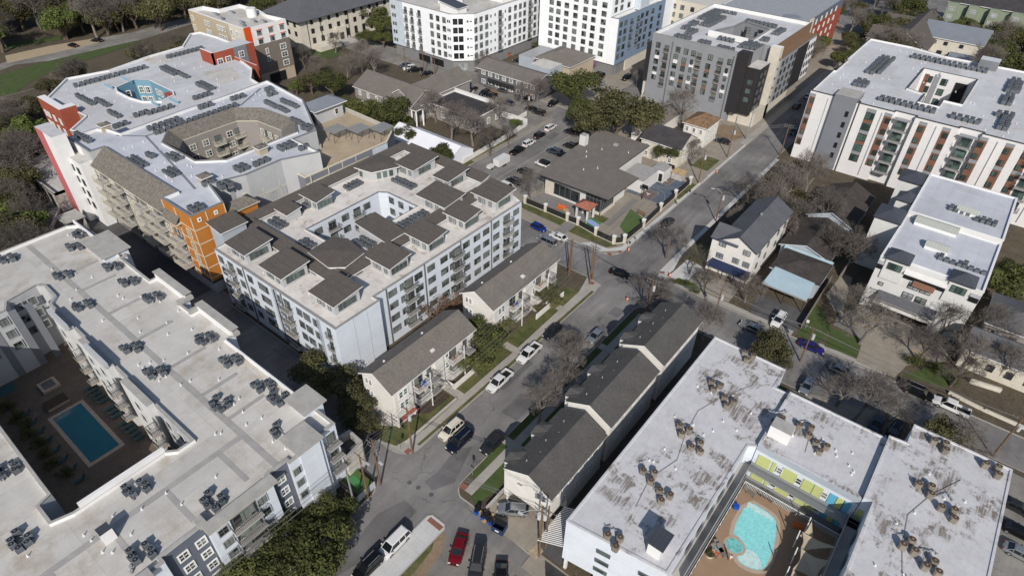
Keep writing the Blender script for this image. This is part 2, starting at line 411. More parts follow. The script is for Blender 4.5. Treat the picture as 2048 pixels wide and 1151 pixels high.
class Bld:
    def __init__(s, name, label, cat, x, y):
        s.root = thing(name, label, cat, (x, y, 0)); WORLD.add(s.root.name); s.w = []; s.o = Vector((x, y, 0))
    def part(s, name, mb, label=None):
        o = mb.build(name, s.root)
        if label: o['label'] = label
        return o
    def loc(s, face, pos, u, z):
        p = Vector((u, pos, z)) if face in 'yY' else Vector((pos, u, z)); return p
    def win(s, face, pos, us, zs, w_=1.5, h=1.5, n=2, fm='frame_grey', gm='glass', trim=None, pane=False, name='window'):
        for u in (us if hasattr(us, '__iter__') else [us]):
            for z in (zs if hasattr(zs, '__iter__') else [zs]):
                s.w.append((s.loc(face, pos, u, z), FACE[face], w_, h, n, fm, gm, trim, pane, name))
    def winp(s, p, rz, w_=1.5, h=1.5, n=2, fm='frame_grey', gm='glass', trim=None, pane=False, name='window'):
        s.w.append((Vector(p), rz, w_, h, n, fm, gm, trim, pane, name))
    def balc(s, face, pos, us, zs, w_=2.6, d=1.2, hm='conc_wall', rm='frame_dark', door=True, gm='glass', fm='frame_grey', dw=1.8):
        for u in (us if hasattr(us, '__iter__') else [us]):
            for z in (zs if hasattr(zs, '__iter__') else [zs]):
                a, b = balc_mesh(w_, d, hm, rm); o = inst('balcony', a, s.root, s.loc(face, pos, u, z)-s.o, FACE[face])
                inst('railing', b, o, (0, 0, 0))
                if door: s.win(face, pos, [u], [z+1.1], dw, 2.1, 2, fm, gm, name='door')
    def done(s, cap=96):
        s.w.sort(key=lambda t: (t[0]-CAM).length); rest = {}
        for i, (p, rz, w_, h, n, fm, gm, trim, pane, name) in enumerate(s.w):
            wm, gmh, b, g = win_mesh(w_, h, n, fm, gm, trim)
            if i < cap:
                if pane:
                    o = inst(name, wm, s.root, p-s.o, rz); inst('pane', gmh, o, (0, 0, 0))
                else:
                    k = ('one', w_, h, n, fm, gm, trim)
                    if k not in WM:
                        q = MB()
                        for src in (b, g):
                            off = len(q.v); q.v += src.v
                            for f, m in zip(src.f, src.m): q.f.append(tuple(off+j for j in f)); q.m.append(q.mi(src.mats[m]))
                        WM[k] = q.mesh('window')
                    inst(name, WM[k], s.root, p-s.o, rz)
            else:
                M = Matrix.Translation(p) @ Matrix.Rotation(rz, 4, 'Z'); q = rest.setdefault(0, MB())
                for src in (b, g):
                    off = len(q.v); q.v += [tuple(M @ Vector(v)) for v in src.v]
                    for f, m in zip(src.f, src.m): q.f.append(tuple(off+j for j in f)); q.m.append(q.mi(src.mats[m]))
        for q in rest.values(): tag(q.build('window', s.root), kind='stuff')
        return s
    def shell(s, poly, z, wall, roof, z0=0, ph=.7, t=.35, cap='cap_grey', inner=None, holes=(), hz=0, hwall=None, over=0.0, name='wall'):
        """flat-roofed volume: outer walls, parapet ring, recessed roof sheet; holes are courtyards"""
        poly = ccw(poly); holes = [ccw(h) for h in holes]; inn = inset(poly, t)
        a = MB(); a.sides(poly, z0, z-.12, wall)
        if z0 > .5: a.flat(poly, z0, wall, down=True)
        for h in holes: a.sides(h, hz, z-.12, hwall or wall, inward=True)
        s.part(name, a)
        c = MB(); outer = inset(poly, -.05-over)
        c.flat(outer, z, cap, [inn]); c.sides(outer, z-.18, z, cap); c.sides(inn, z-ph, z, inner or 'white', inward=True)
        if over: c.flat(outer, z-.18, cap, [inn], down=True)
        hexp = [inset(h, -t) for h in holes]
        for h, e in zip(holes, hexp):
            c.flat(e, z-ph+.45 if ph > .6 else z, cap, [h]); c.sides(e, z-ph, z-ph+.45 if ph > .6 else z, inner or 'white')
            if ph > .6: c.sides(h, z-ph+.2, z-ph+.45, cap, inward=True)
        s.part('parapet', c)
        r = MB(); r.flat(inn, z-ph, roof, hexp); s.part('roof', r)
    def box(s, name, x0, x1, y0, y1, z0, z1, m, top=None): return s.part(name, MB().box(x0, x1, y0, y1, z0, z1, m, top))
    def gable(s, x0, x1, y0, y1, ze, zr, axis, wall, roof, z0=0, ov=.45, trim='trim_white', t=.22, ridge=None, soffit=None):
        """walls with gable ends plus a pitched roof; axis 'y' = ridge runs along Y; ridge = its x (or y)"""
        T = (lambda x, y, z: (x, y, z)) if axis == 'y' else (lambda x, y, z: (y, x, z))
        a0, a1, b0, b1 = (x0, x1, y0, y1) if axis == 'y' else (y0, y1, x0, x1)
        r = ridge if ridge is not None else (a0+a1)/2
        w = MB()
        def fc(pts, m, mb=w): 
            pts = [T(*q) for q in pts]; mb.face(pts if axis == 'y' else pts[::-1], m)
        fc([(a0, b0, z0), (a1, b0, z0), (a1, b0, ze), (r, b0, zr), (a0, b0, ze)], wall)
        fc([(a1, b1, z0), (a0, b1, z0), (a0, b1, ze), (r, b1, zr), (a1, b1, ze)], wall)
        fc([(a1, b0, z0), (a1, b1, z0), (a1, b1, ze), (a1, b0, ze)], wall); fc([(a0, b1, z0), (a0, b0, z0), (a0, b0, ze), (a0, b1, ze)], wall)
        if z0 > .5: fc([(a0, b0, z0), (a0, b1, z0), (a1, b1, z0), (a1, b0, z0)], wall)
        s.part('wall', w)
        q = MB(); sl0 = (zr-ze)/(r-a0); sl1 = (zr-ze)/(a1-r)
        l, rr, f, bk = a0-ov, a1+ov, b0-ov, b1+ov; zl = ze-ov*sl0; zrr = ze-ov*sl1
        for (xa, za, xb, zb) in ((l, zl, r, zr), (r, zr, rr, zrr)):
            fc([(xa, f, za+t), (xb, f, zb+t), (xb, bk, zb+t), (xa, bk, za+t)], roof, q)
            fc([(xa, f, za), (xa, bk, za), (xb, bk, zb), (xb, f, zb)], soffit or trim, q)
            fc([(xa, f, za), (xb, f, zb), (xb, f, zb+t), (xa, f, za+t)], trim, q); fc([(xb, bk, zb), (xa, bk, za), (xa, bk, za+t), (xb, bk, zb+t)], trim, q)
        fc([(l, bk, zl), (l, f, zl), (l, f, zl+t), (l, bk, zl+t)], trim, q); fc([(rr, f, zrr), (rr, bk, zrr), (rr, bk, zrr+t), (rr, f, zrr+t)], trim, q)
        s.part('roof', q)
    def hip(s, x0, x1, y0, y1, ze, zr, roof, wall=None, z0=0, ov=.5, trim='trim_white', t=.2, inset_=None, soffit='conc_wall', cap=None):
        if wall: s.box('wall', x0, x1, y0, y1, z0, ze, wall)
        X0, X1, Y0, Y1 = x0-ov, x1+ov, y0-ov, y1+ov; q = MB(); k = inset_ if inset_ is not None else min(X1-X0, Y1-Y0)/2
        if X1-X0 > Y1-Y0: A, B = (X0+k, (Y0+Y1)/2, zr), (X1-k, (Y0+Y1)/2, zr)
        else: A, B = ((X0+X1)/2, Y0+k, zr), ((X0+X1)/2, Y1-k, zr)
        c = [(X0, Y0, ze+t), (X1, Y0, ze+t), (X1, Y1, ze+t), (X0, Y1, ze+t)]
        if X1-X0 > Y1-Y0: fs = ([c[0], c[1], B, A], [c[1], c[2], B], [c[2], c[3], A, B], [c[3], c[0], A])
        else: fs = ([c[0], c[1], A], [c[1], c[2], B, A], [c[2], c[3], B], [c[3], c[0], A, B])
        for f_ in fs: q.face(f_, roof)
        q.sides([(X0, Y0), (X1, Y0), (X1, Y1), (X0, Y1)], ze, ze+t, trim); q.flat([(X0, Y0), (X1, Y0), (X1, Y1), (X0, Y1)], ze, soffit, down=True)
        s.part('roof', q)
    def shed(s, x0, x1, y0, y1, z0, zlo, zhi, high, wall, roof, ov=.5, t=.2, trim='trim_white', name='rooftop_room'):
        """box with one tilted roof plane; high = side that is higher: 'x','X','y','Y' (x = +X side, y = -Y side)"""
        zz = {'x': (zlo, zhi, zhi, zlo), 'X': (zhi, zlo, zlo, zhi), 'y': (zhi, zhi, zlo, zlo), 'Y': (zlo, zlo, zhi, zhi)}[high]
        w = MB(); c = [(x0, y0), (x1, y0), (x1, y1), (x0, y1)]
        for i in range(4):
            a, b = c[i], c[(i+1) % 4]; w.face([(*a, z0), (*b, z0), (*b, zz[(i+1) % 4]), (*a, zz[i])], wall)
        o = s.part(name, w)
        dx, dy = x1-x0, y1-y0
        def zat(x, y): return {'x': zlo+(zhi-zlo)*(x-x0)/dx, 'X': zhi-(zhi-zlo)*(x-x0)/dx, 'y': zhi-(zhi-zlo)*(y-y0)/dy, 'Y': zlo+(zhi-zlo)*(y-y0)/dy}[high]
        c2 = [(x0-ov, y0-ov), (x1+ov, y0-ov), (x1+ov, y1+ov), (x0-ov, y1+ov)]; q = MB()
        q.face([(x, y, zat(x, y)+t) for x, y in c2], roof); q.face([(x, y, zat(x, y)) for x, y in c2][::-1], trim)
        for i in range(4):
            a, b = c2[i], c2[(i+1) % 4]; q.face([(*a, zat(*a)), (*b, zat(*b)), (*b, zat(*b)+t), (*a, zat(*a)+t)], trim)
        q.build('room_roof', o)
        return o
    def vents(s, pts, z, h=.45, m='white'):
        k = ('vent', h, m)
        if k not in WM: WM[k] = MB().cyl(0, 0, 0, h, .07, m, n=6).cyl(0, 0, 0, .06, .18, m, n=8).mesh('vent_pipe')
        for x, y in pts: inst('vent_pipe', WM[k], s.root, Vector((x, y, z))-s.o)
# ---------------------------------------------------------------- the ground, streets, pavements
def arc(cx, cy, r, a0, a1, n=6): return [(cx+r*math.cos(R(a0+(a1-a0)*i/n)), cy+r*math.sin(R(a0+(a1-a0)*i/n))) for i in range(n+1)]
def rrect(x0, x1, y0, y1, r=(2, 2, 2, 2)):       # radii: SW, SE, NE, NW
    p = []
    for (cx, cy, a, q) in ((x0, y0, 180, 0), (x1, y0, 270, 1), (x1, y1, 0, 2), (x0, y1, 90, 3)):
        q = r[q]
        if q <= 0: p.append((cx, cy)); continue
        p += arc(cx+(q if cx == x0 else -q), cy+(q if cy == y0 else -q), q, a, a+90)
    return p
def struct(name, mb): return tag(mb.build(name), kind='structure')
def sheet(name, poly, z, m): return struct(name, MB().flat(ccw(poly), z, m))
def rc(x0, x1, y0, y1): return [(x0, y0), (x1, y0), (x1, y1), (x0, y1)]
struct('ground', MB().face([(-1500, -300, -.05), (900, -300, -.05), (900, 1500, -.05), (-1500, 1500, -.05)], 'litter'))
sheet('road', rc(-114, 70, -45, 620), 0, 'asphalt')
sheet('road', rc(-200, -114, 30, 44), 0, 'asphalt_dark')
sheet('road', [(-260, 163), (-114, 160), (-114, 171), (-156.6, 176), (-260, 173)], 0, 'asphalt_old')
def block(name, poly, top, h=.12, kerb=True):
    poly = ccw(poly); b = MB()
    if kerb:
        inn = inset(poly, .18); b.flat(poly, h, 'kerb', [inn]); b.sides(poly, -.04, h, 'kerb'); b.flat(inn, h, top)
    else: b.prism(poly, -.04, h, top)
    return struct(name, b)
block('pavement', rrect(-106.5, -50.9, 42.6, 97.6, (.5, .1, 3.5, 2)), 'litter')                                  # centre block
block('pavement', [(-62, 42.6), (-60.6, 40.6), (-59.2, 38.9), (-57, 38.4), (-53.5, 38.6)]+arc(-54.4, 42, 3.5, -70, 0)+[(-50.9, 42.6)], 'concrete')
block('pavement', rrect(-98.4, -53.9, 107.2, 330, (3, 4.2, 1, 1)), 'concrete_tan')
block('pavement', rrect(-44.0, 75, 107.2, 330, (3, 1, 1, 1)), 'litter')
block('pavement', [(-37.5, 39.2), (-22, 38.3), (75, 36), (75, 99.8), (10, 99.2), (-6, 94.0), (-14, 93.8), (-18, 96.6), (-40.6, 96.6)]+arc(-38.9, 94, 2.8, 120, 180)+[(-41.7, 60), (-41.5, 43)]+arc(-38.9, 41.6, 2.6, 180, 250), 'litter')
block('pavement', rrect(-150, -50.2, -60, 33.4, (1, 1, 3, 1)), 'litter')
block('pavement', [(-41.5, -40), (-37.9, -40), (-37.9, 33.9), (-38.5, 34.5), (-41.0, 34.5), (-41.5, 33.8)], 'concrete_new')
block('pavement', rrect(-260, -109.2, 114.5, 162, (1, 3, 3, 1)), 'litter')
block('pavement', [(-260, 44), (-106.6, 44), (-106.6, 108), (-260, 112)], 'litter')
block('pavement', [(-122, 170), (-106, 170), (-106, 240), (-152, 240), (-152, 182), (-122, 181)], 'concrete_tan')
Z1 = .13
# centre block: lawn, sidewalk along the avenue, paths to the doors, verge
sheet('grass_lawn', [(-60.4, 40.2), (-58.9, 38.9), (-56.8, 38.8), (-54.2, 39.6), (-53.0, 45), (-53.1, 53.4), (-56.0, 53.4), (-56.2, 44.2), (-57.5, 42.1)], Z1+.004, 'grass')
sheet('grass_lawn', [(-56.0, 55), (-53.1, 55), (-53.1, 68.6), (-56.0, 68.6)], Z1, 'grass')
sheet('grass_lawn', [(-56.5, 70.2), (-53.1, 70.2), (-53.6, 92), (-56.5, 92)], Z1, 'grass')
sheet('verge', [(-51.3, 42), (-51.1, 60), (-51.7, 60), (-51.8, 42)], Z1+.008, 'grass'); sheet('verge', rc(-51.7, -51.1, 62, 94), Z1+.008, 'grass')
sheet('sidewalk', [(-53.1, 39.6), (-51.1, 40.5), (-51.1, 97.0), (-55, 97.3), (-53.6, 92), (-53.1, 60)], Z1, 'concrete')
for y in (53.4, 68.6, 84.2): sheet('path', rc(-57, -53.1, y, y+1.6), Z1+.004, 'concrete')
sheet('mulch_bed', [(-57, 46), (-54.8, 48), (-54.6, 53), (-57, 53)], Z1+.008, 'mulch')
sheet('driveway', [(-63, 36), (-59.8, 37.5), (-60.6, 40.0), (-61.5, 42.5), (-66, 44.5), (-66, 38)], .135, 'asphalt_old')
sheet('ramp_pad', rc(-52.4, -51.5, 39.6, 40.6), .15, 'brick_pad'); sheet('ramp_pad', rc(-53.6, -52.6, 95.8, 96.8), .15, 'brick_pad')
sheet('ramp_pad', rc(-41.2, -40.0, 40.4, 41.4), .15, 'brick_pad'); sheet('ramp_pad', rc(-40.9, -38.3, 33.2, 34.0), .15, 'brick_pad')
sheet('ramp_pad', rc(-56.4, -55.4, 107.6, 108.4), .15, 'brick_pad'); sheet('ramp_pad', rc(-54.9, -54.1, 109.8, 110.8), .15, 'brick_pad'); sheet('ramp_pad', rc(-43.4, -42.6, 109, 110), .15, 'brick_pad')
# townhouse block: verge, sidewalk, lawn, carport slab, drive
sheet('verge', rc(-41.2, -40.1, 43, 92), Z1, 'grass_bright'); sheet('sidewalk', rc(-40.1, -38.6, 40.5, 94), Z1, 'concrete')
for y in (51, 66, 80): sheet('path', rc(-41.3, -34.4, y, y+1.6), Z1+.004, 'concrete')
sheet('grass_lawn', [(-38.6, 40.2), (-37.3, 39.7), (-36.0, 41.6), (-36.0, 92), (-38.6, 92)], Z1, 'grass_bright')
sheet('mulch_bed', [(-36.9, 40.3), (-35.4, 40.0), (-34.8, 46), (-36.0, 47), (-36.2, 43)], Z1+.008, 'mulch')
sheet('driveway', [(-35.2, 40.2), (-34.9, 45), (-26, 45), (-25.9, 38.9), (-31.8, 38.4), (-32.2, 40.0)], Z1, 'concrete_tan')
sheet('gravel_bed', [(-35.0, 39.6), (-32.2, 40.0), (-31.9, 38.5), (-34.0, 38.8)], Z1+.012, 'gravel'); sheet('gravel_bed', [(-26.4, 38.6), (-24.9, 38.5), (-24.8, 40.2), (-26.2, 40.6)], Z1+.012, 'gravel')
sheet('driveway', rc(-25.9, 22, 36.4, 39.6), Z1, 'concrete_tan')
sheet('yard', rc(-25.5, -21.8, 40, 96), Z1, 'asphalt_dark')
sheet('parking_lot', rc(22, 75, 37, 98), Z1, 'asphalt_old')
sheet('driveway', [(-9, 92.8), (-3, 94.6), (-4, 84), (-9, 84)], Z1, 'concrete_tan'); sheet('driveway', [(-3, 94.6), (9, 98.6), (9, 80), (-3, 80)], Z1, 'concrete_tan')
sheet('grass_lawn', [(-14, 93.2), (-9.2, 92.6), (-9.3, 84.2), (-14, 84.2)], Z1, 'grass_bright')
# lower right corner: dirt lot and parking strip
sheet('dirt_lot', [(-37.85, 33.6), (-37.2, 33.2), (-35.8, 31), (-35.4, 27.6), (-32, 26), (-32, -20), (-37.85, -20)], .05, 'dirt')
sheet('grass_strip', [(-37.85, 31.6), (-37.2, 30.4), (-36.8, 27), (-36.5, 18), (-37.85, 18)], .056, 'grass')
sheet('asphalt_patch', [(-43.9, 37.4), (-42.2, 40.6), (-44.6, 47.5), (-46.4, 45.2), (-45.6, 40.6), (-45.9, 37.8)], .004, 'patch')
sheet('asphalt_patch', [(-47.4, 29.4), (-46.0, 33.6), (-43.2, 33.4), (-43.0, 26), (-44.4, 20), (-46, 20)], .004, 'patch')
sheet('asphalt_patch', [(-45.5, 56), (-42.2, 56.2), (-42.2, 62), (-45.6, 61.6)], .004, 'patch')
sheet('parking_lot', [(-37.2, 33.2), (-31, 36), (-10, 35), (-10, -20), (-32, -20), (-32, 26), (-35.4, 27.6)], .008, 'asphalt_old')
random.seed(12)
for x0, y0, w_, h_ in ((-49.5, 60, 1.2, 9), (-46.5, 70, 3.2, 4.5), (-48, 84, 1.0, 8), (-45.2, 90, 2.4, 3), (-50, 100.6, 14, 1.1), (-44, 103.4, 9, 1.0), (-52.6, 118, 1.0, 14), (-49, 128, 4.2, 3.4), (-47.8, 140, 1.0, 16), (-51.2, 158, 2.6, 6), (-47.5, 172, 1.2, 12), (-34, 99.4, 3.6, 2.2), (-22, 104, 11, 1.0), (-6, 101, 3.4, 2.8), (4, 104.4, 9, 1.0), (-105.6, 130, 1.2, 12), (-103.8, 148, 2.4, 5), (-32, 35.6, 9, .9), (-26, 33.2, 4, 2.0), (-49.4, 2, 1.1, 12), (-47, 14, 2.6, 6)):
    sheet('asphalt_patch', [(x0, y0), (x0+w_, y0+.15), (x0+w_-.1, y0+h_), (x0+.12, y0+h_-.1)], .012 if (y0 > 40 or y0 < 30) else .014, 'patch' if random.random() < .5 else 'asphalt_old')
for x, y in ((-45.9, 36.4), (-43.5, 36.8), (-47.6, 36.2), (-47.6, 101.6), (-53, 46)): struct('manhole_cover', MB().cyl(x, y, 0, .012, .38, 'asphalt_dark', n=16))
# clubhouse block
sheet('sidewalk', [(-63.5, 107.6), (-62.0, 109.3), (-57.2, 109.6), (-55.3, 112.4), (-54.9, 132), (-54.6, 183), (-54.1, 183), (-54.1, 111.4), (-58.1, 107.5)], Z1, 'concrete_new')
sheet('sidewalk', rc(-56.2, -54.1, 183, 330), Z1, 'concrete')
sheet('grass_lawn', [(-86, 111), (-71.6, 110.5), (-71.6, 113.4), (-86, 113.6)], Z1+.004, 'grass')
sheet('grass_lawn', [(-68.6, 109.6), (-62.5, 109.6), (-58.0, 109.8), (-56.0, 112.0), (-57.6, 112.2), (-62.6, 112.3), (-68.6, 113.5)], Z1+.004, 'grass')
sheet('steps_path', rc(-71.4, -68.7, 107.6, 113.6), Z1+.008, 'paver')
sheet('terrace', [(-85.4, 113.4), (-71.5, 113.6), (-71.5, 121), (-84, 121)], Z1+.008, 'paver'); sheet('terrace', rc(-71.5, -68.4, 113.6, 121), Z1+.012, 'paver')
sheet('turf', [(-62.3, 128.5), (-57.1, 126.4), (-56.6, 116.9), (-60.2, 119.6)], Z1+.008, 'turf')
sheet('turf', [(-67.9, 114.2), (-64.6, 114), (-64.3, 118), (-67.9, 118.4)], Z1+.012, 'turf_green')
sheet('sand_play', [(-64.4, 113.4), (-58.2, 113.0), (-56.6, 116.9), (-60.2, 119.6), (-64.2, 119)], Z1+.004, 'concrete_tan')
sheet('path', [(-63.6, 118), (-62.0, 118), (-62.9, 133.5), (-64.6, 133.5)], Z1+.012, 'paver')
sheet('grass_lawn', rc(-67.8, -64.0, 118.2, 121), Z1+.008, 'grass')
sheet('ball_court', rc(-67.8, -57.3, 135.4, 150.2), Z1+.008, 'court_blue')
for y0, y1, s in ((135.6, 140.2, 1), (145.4, 150.0, -1)):
    sheet('court_key', rc(-64.6, -60.5, y0, y1), Z1+.014, 'court_brown')
    cy = y1 if s > 0 else y0; b = MB(); yb = y0 if s > 0 else y1
    for i in range(24):
        a0, a1 = math.pi*i/24, math.pi*(i+1)/24
        for rr in (6.0,):
            p = [(-62.5+rr*.84*math.cos(a)*k, yb+s*rr*1.15*math.sin(a)*k) for a, k in ((a0, 1), (a1, 1), (a1, .985), (a0, .985))]; b.face([(x, y, Z1+.02) for x, y in p], 'line_faded')
        p = [(-62.5+1.8*math.cos(a)*k, cy+s*1.8*math.sin(a)*k) for a, k in ((a0, 1), (a1, 1), (a1, .95), (a0, .95))]; b.face([(x, y, Z1+.02) for x, y in p], 'line_faded')
    for x in (-64.6, -60.5): b.box(x-.05, x+.05, y0, y1, Z1+.012, Z1+.022, 'line_faded')
    b.box(-64.6, -60.5, cy-.05, cy+.05, Z1+.012, Z1+.022, 'line_faded')
    m_ = (y0+y1)/2
    pts = [(-1.15, .55), (-.55, .25), (-.35, .2), (-.2, -.25), (-.25, -.7), (.25, -.7), (.2, -.25), (.35, .2), (.55, .25), (1.15, .55), (.6, .6), (0, .45), (-.6, .6)]
    b.flat(ccw([(-62.5-q*.3*s+p_*s*.75, m_+q*s*.9) for p_, q in pts]), Z1+.024, 'line_white')
    struct('court_lines', b)
sheet('driveway', [(-68, 157), (-54.5, 157), (-54.4, 152.5), (-62, 152), (-68, 154)], Z1+.004, 'concrete_tan')
sheet('grass_lawn', rc(-61, -56, 160, 168.5), Z1+.004, 'grass'); sheet('grass_strip', rc(-56.8, -54.9, 141, 151), Z1+.004, 'grass')
sheet('parking_strip', rc(-98.2, -86.5, 116, 158), Z1+.004, 'asphalt_old')
sheet('construction_dirt', [(-66, 183), (-58, 183), (-57, 189), (-62, 193), (-66, 193)], Z1+.004, 'dirt')
# right block
sheet('sidewalk', [(-43.8, 109.9), (-42, 108.4), (-41.6, 112), (-42.8, 118), (-42.8, 180), (-43.8, 180)], Z1, 'concrete_new')
sheet('sidewalk', rc(-43.4, -37, 107.5, 109.2), Z1+.004, 'concrete_new'); sheet('sidewalk', rc(-37, -13.5, 107.5, 109.0), Z1, 'concrete'); sheet('sidewalk', rc(-8.6, 4, 107.5, 108.8), Z1+.004, 'concrete')
sheet('driveway', [(-41.4, 109.2), (-37.6, 109.2), (-37.0, 117), (-41.0, 118.4)], Z1+.008, 'concrete_new')
sheet('driveway', [(-37.6, 109.2), (-27.4, 109.2), (-27.4, 116.4), (-37.0, 116.4)], Z1+.008, 'concrete_tan')
sheet('grass_island', [(-39.8, 107.9), (-33.6, 107.9), (-33.6, 109.7), (-36, 110.4), (-39.4, 110.1)], Z1+.016, 'grass_bright')
sheet('grass_lawn', rc(-41.8, -38.0, 117.5, 126), Z1+.012, 'grass')
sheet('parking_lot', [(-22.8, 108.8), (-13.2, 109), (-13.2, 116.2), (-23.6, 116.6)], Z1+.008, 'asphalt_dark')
sheet('grass_lawn', [(-12.6, 108.2), (-8.4, 108.6), (-7.9, 114.9), (-12.8, 121)], Z1+.004, 'grass_bright')
sheet('grass_lawn', [(-7.4, 108.5), (-1.6, 109.2), (-2.0, 115.4), (-7.9, 114.9)], Z1+.006, 'grass_bright')
sheet('path', [(-12.2, 125), (-9.2, 120.5), (-7.6, 121), (-9.6, 135), (-11.8, 135)], Z1+.008, 'concrete_tan')
sheet('driveway', [(-1.4, 108.2), (5.4, 108.2), (6.4, 113), (12, 119), (12, 126), (-6, 126), (-8, 116), (-2, 115.4)], Z1+.01, 'concrete_tan')
sheet('parking_lot', [(-8, 116), (-2, 115.4), (-1, 120), (-6.2, 124.5), (-8, 120)], Z1+.014, 'asphalt_old')
sheet('grass_lawn', [(6.4, 109.6), (13.6, 111.6), (13.4, 117.4), (9.6, 115)], Z1+.014, 'grass_bright')
sheet('garden_bed', [(14, 108.6), (40, 108.6), (40, 122), (14, 122)], Z1+.004, 'litter')
for (a, b_) in (((-5.2, 121.8), (-.9, 122.9)), ((-5.0, 119.4), (-1.5, 119.6)), ((7.4, 121.1), (10.3, 122.2)), ((6.2, 118), (9.2, 119.0))):
    d = Vector(b_)-Vector(a); struct('parking_line', MB().rbox((a[0]+b_[0])/2, (a[1]+b_[1])/2, math.atan2(d.y, d.x), d.length, .14, Z1+.012, Z1+.02, 'yellow'))
# frat lot, far lots, bridge street
sheet('parking_lot', [(-140.8, 144.6), (-110, 143), (-110, 161.5), (-158, 161.5), (-158, 158.5), (-141, 158.2)], Z1, 'asphalt_old')
sheet('parking_lot', [(-152, 183.5), (-138, 183.5), (-138, 230), (-152, 230)], Z1+.004, 'asphalt_old')
sheet('grass_lawn', [(-128, 115), (-109.6, 115), (-109.6, 119.6), (-110.8, 139), (-112.6, 139), (-112.4, 122), (-128, 119)], Z1, 'grass')
sheet('sidewalk', rc(-110.8, -109.4, 122, 160), Z1+.008, 'concrete_tan')
sheet('lawn', [(-222, 146), (-208, 146), (-208, 156), (-218, 158)], Z1, 'grass_bright')
# creek side: grass strip and the parkway
gs = [U(*p) for p in ((0, 150), (60, 133), (130, 112), (190, 92), (270, 76), (282, 84), (200, 112), (120, 135), (60, 165), (20, 195), (0, 215))]
sheet('grass_bank', [(p.x, p.y) for p in gs], .02, 'grass_bright')
gs = [U(*p) for p in ((-60, 150), (0, 128), (60, 108), (150, 84), (200, 76), (260, 66), (400, 28), (430, 34), (290, 78), (200, 98), (100, 122), (30, 130), (-60, 165))]
sheet('parkway', [(p.x, p.y) for p in gs], .04, 'asphalt_old')
gs = [U(*p) for p in ((10, 112), (100, 92), (190, 77), (205, 84), (110, 106), (15, 127))]
sheet('gravel_verge', [(p.x, p.y) for p in gs], .06, 'gravel')
gs = [U(*p) for p in ((0, 100), (60, 90), (140, 76), (136, 70), (40, 84), (0, 92))]
sheet('grass_bank', [(p.x, p.y) for p in gs], .02, 'grass_bright')
gs = [U(*p) for p in ((0, 300), (60, 292), (96, 330), (80, 420), (200, 470), (160, 560), (0, 520))]
# ---------------------------------------------------------------- buildings
Z4 = [11.4, 8.6, 5.8, 3.0]
# --- apartment block with the rectangular pool (bottom left)
B = Bld('apartment_building', 'sprawling pale flat-roofed apartment block around a rectangular swimming pool', 'apartment block', -90, 10)
out = [(-137, -60), (-54.4, -60), (-54.4, 5), (-55.3, 5), (-55.3, 10.3), (-54.3, 10.3), (-54.3, 19.4), (-55.3, 19.4), (-55.3, 22.4), (-54.6, 22.4), (-54.6, 27.8), (-55.3, 27.8), (-55.3, 30.6), (-82.4, 30.6), (-82.4, 32.1), (-92.8, 32.1), (-92.8, 30.6), (-96.7, 30.6), (-96.7, 32.2), (-107, 32.2), (-107, 30.6), (-117.6, 30.6), (-117.6, 31.6), (-135.3, 31.0), (-137, 28.8)]
court = [(-69.3, 1.2), (-69.3, 13), (-68.2, 14.2), (-68.2, 16.2), (-113.7, 16.2), (-115.4, 17.7), (-119.6, 17.8), (-120.9, 16.9), (-119.9, 12), (-117.5, 11), (-117.5, 1.1), (-77.3, .6), (-74, .6), (-73.4, -1), (-70, -1)]
B.shell(out, 13.5, 'c_wall', 'roof_grey', ph=.55, cap='cap_conc', holes=[court], t=.4, hwall='light_grey')
for x0, x1, y0, y1 in ((-63.6, -58.8, 28.2, 32.2), (-58.2, -53.8, 23.5, 27.7), (-127.2, -118.2, 27.6, 33.0)):
    B.box('stair_tower', x0+.5, x1-.5, y0+.5, y1-.5, 0, 14.3, 'c_wall'); B.box('roof_slab', x0, x1, y0, y1, 14.3, 14.55, 'cap_conc')
for (x0, x1, y0, y1) in ((-107.4, -96.3, 31.9, 32.9), (-97.2, -96.3, 30.2, 31.9), (-93.2, -82.0, 31.8, 32.8), (-93.4, -92.6, 30.2, 31.8), (-54.9, -53.4, 10, 19.7), (-56.4, -54.9, 9.8, 10.8), (-54.9, -53.6, -30, 3.4)):
    B.box('cornice', x0, x1, y0, y1, 13.3, 14.0, 'cap_conc')
for y0, y1 in ((10.32, 19.38), (22.42, 27.78), (-40, 4.95)): pass
for y0, y1 in ((5.02, 10.28), (19.42, 22.38)): B.box('wall_panel', -55.28, -55.18, y0, y1, 0, 13.2, 'slate_blue')
B.box('stone_base', -54.55, -54.4, 24.2, 27.4, 0, 5.2, 'stone_tan')
for y in (11.8, 17.4, 1.0, -2.5): B.win('x', -54.25, y, [11.2, 8.6, 6.1, 3.4], 1.25, 1.35, 2, 'frame_grey', trim='light_grey', pane=True)
B.win('x', -55.15, [7.0, 9.3, 20.9], [11.0, 8.4, 5.7, 3.2], 1.15, 1.3, 2, 'trim_white', trim='trim_white', pane=True)
B.win('x', -54.55, 23.1, [11.1, 8.5, 5.8], 1.1, 1.3, 2, 'frame_grey', trim='light_grey', pane=True); B.win('x', -54.5, 25.6, [10.2, 7.8, 5.0], 1.8, 1.7, 3, 'frame_grey', trim='light_grey', pane=True)
B.balc('x', -54.25, 14.7, [10.0, 7.4, 4.8], 4.0, 1.1, 'conc_wall', 'frame_dark', dw=3.0)
B.balc('x', -55.25, 29.4, [10.2, 7.4, 4.6], 2.2, 1.1, 'light_grey', 'frame_dark', dw=1.4)
for y in (13.0, 16.4): B.box('downpipe', -54.25, -54.1, y-.08, y+.08, 2, 12.9, 'frame_dark')
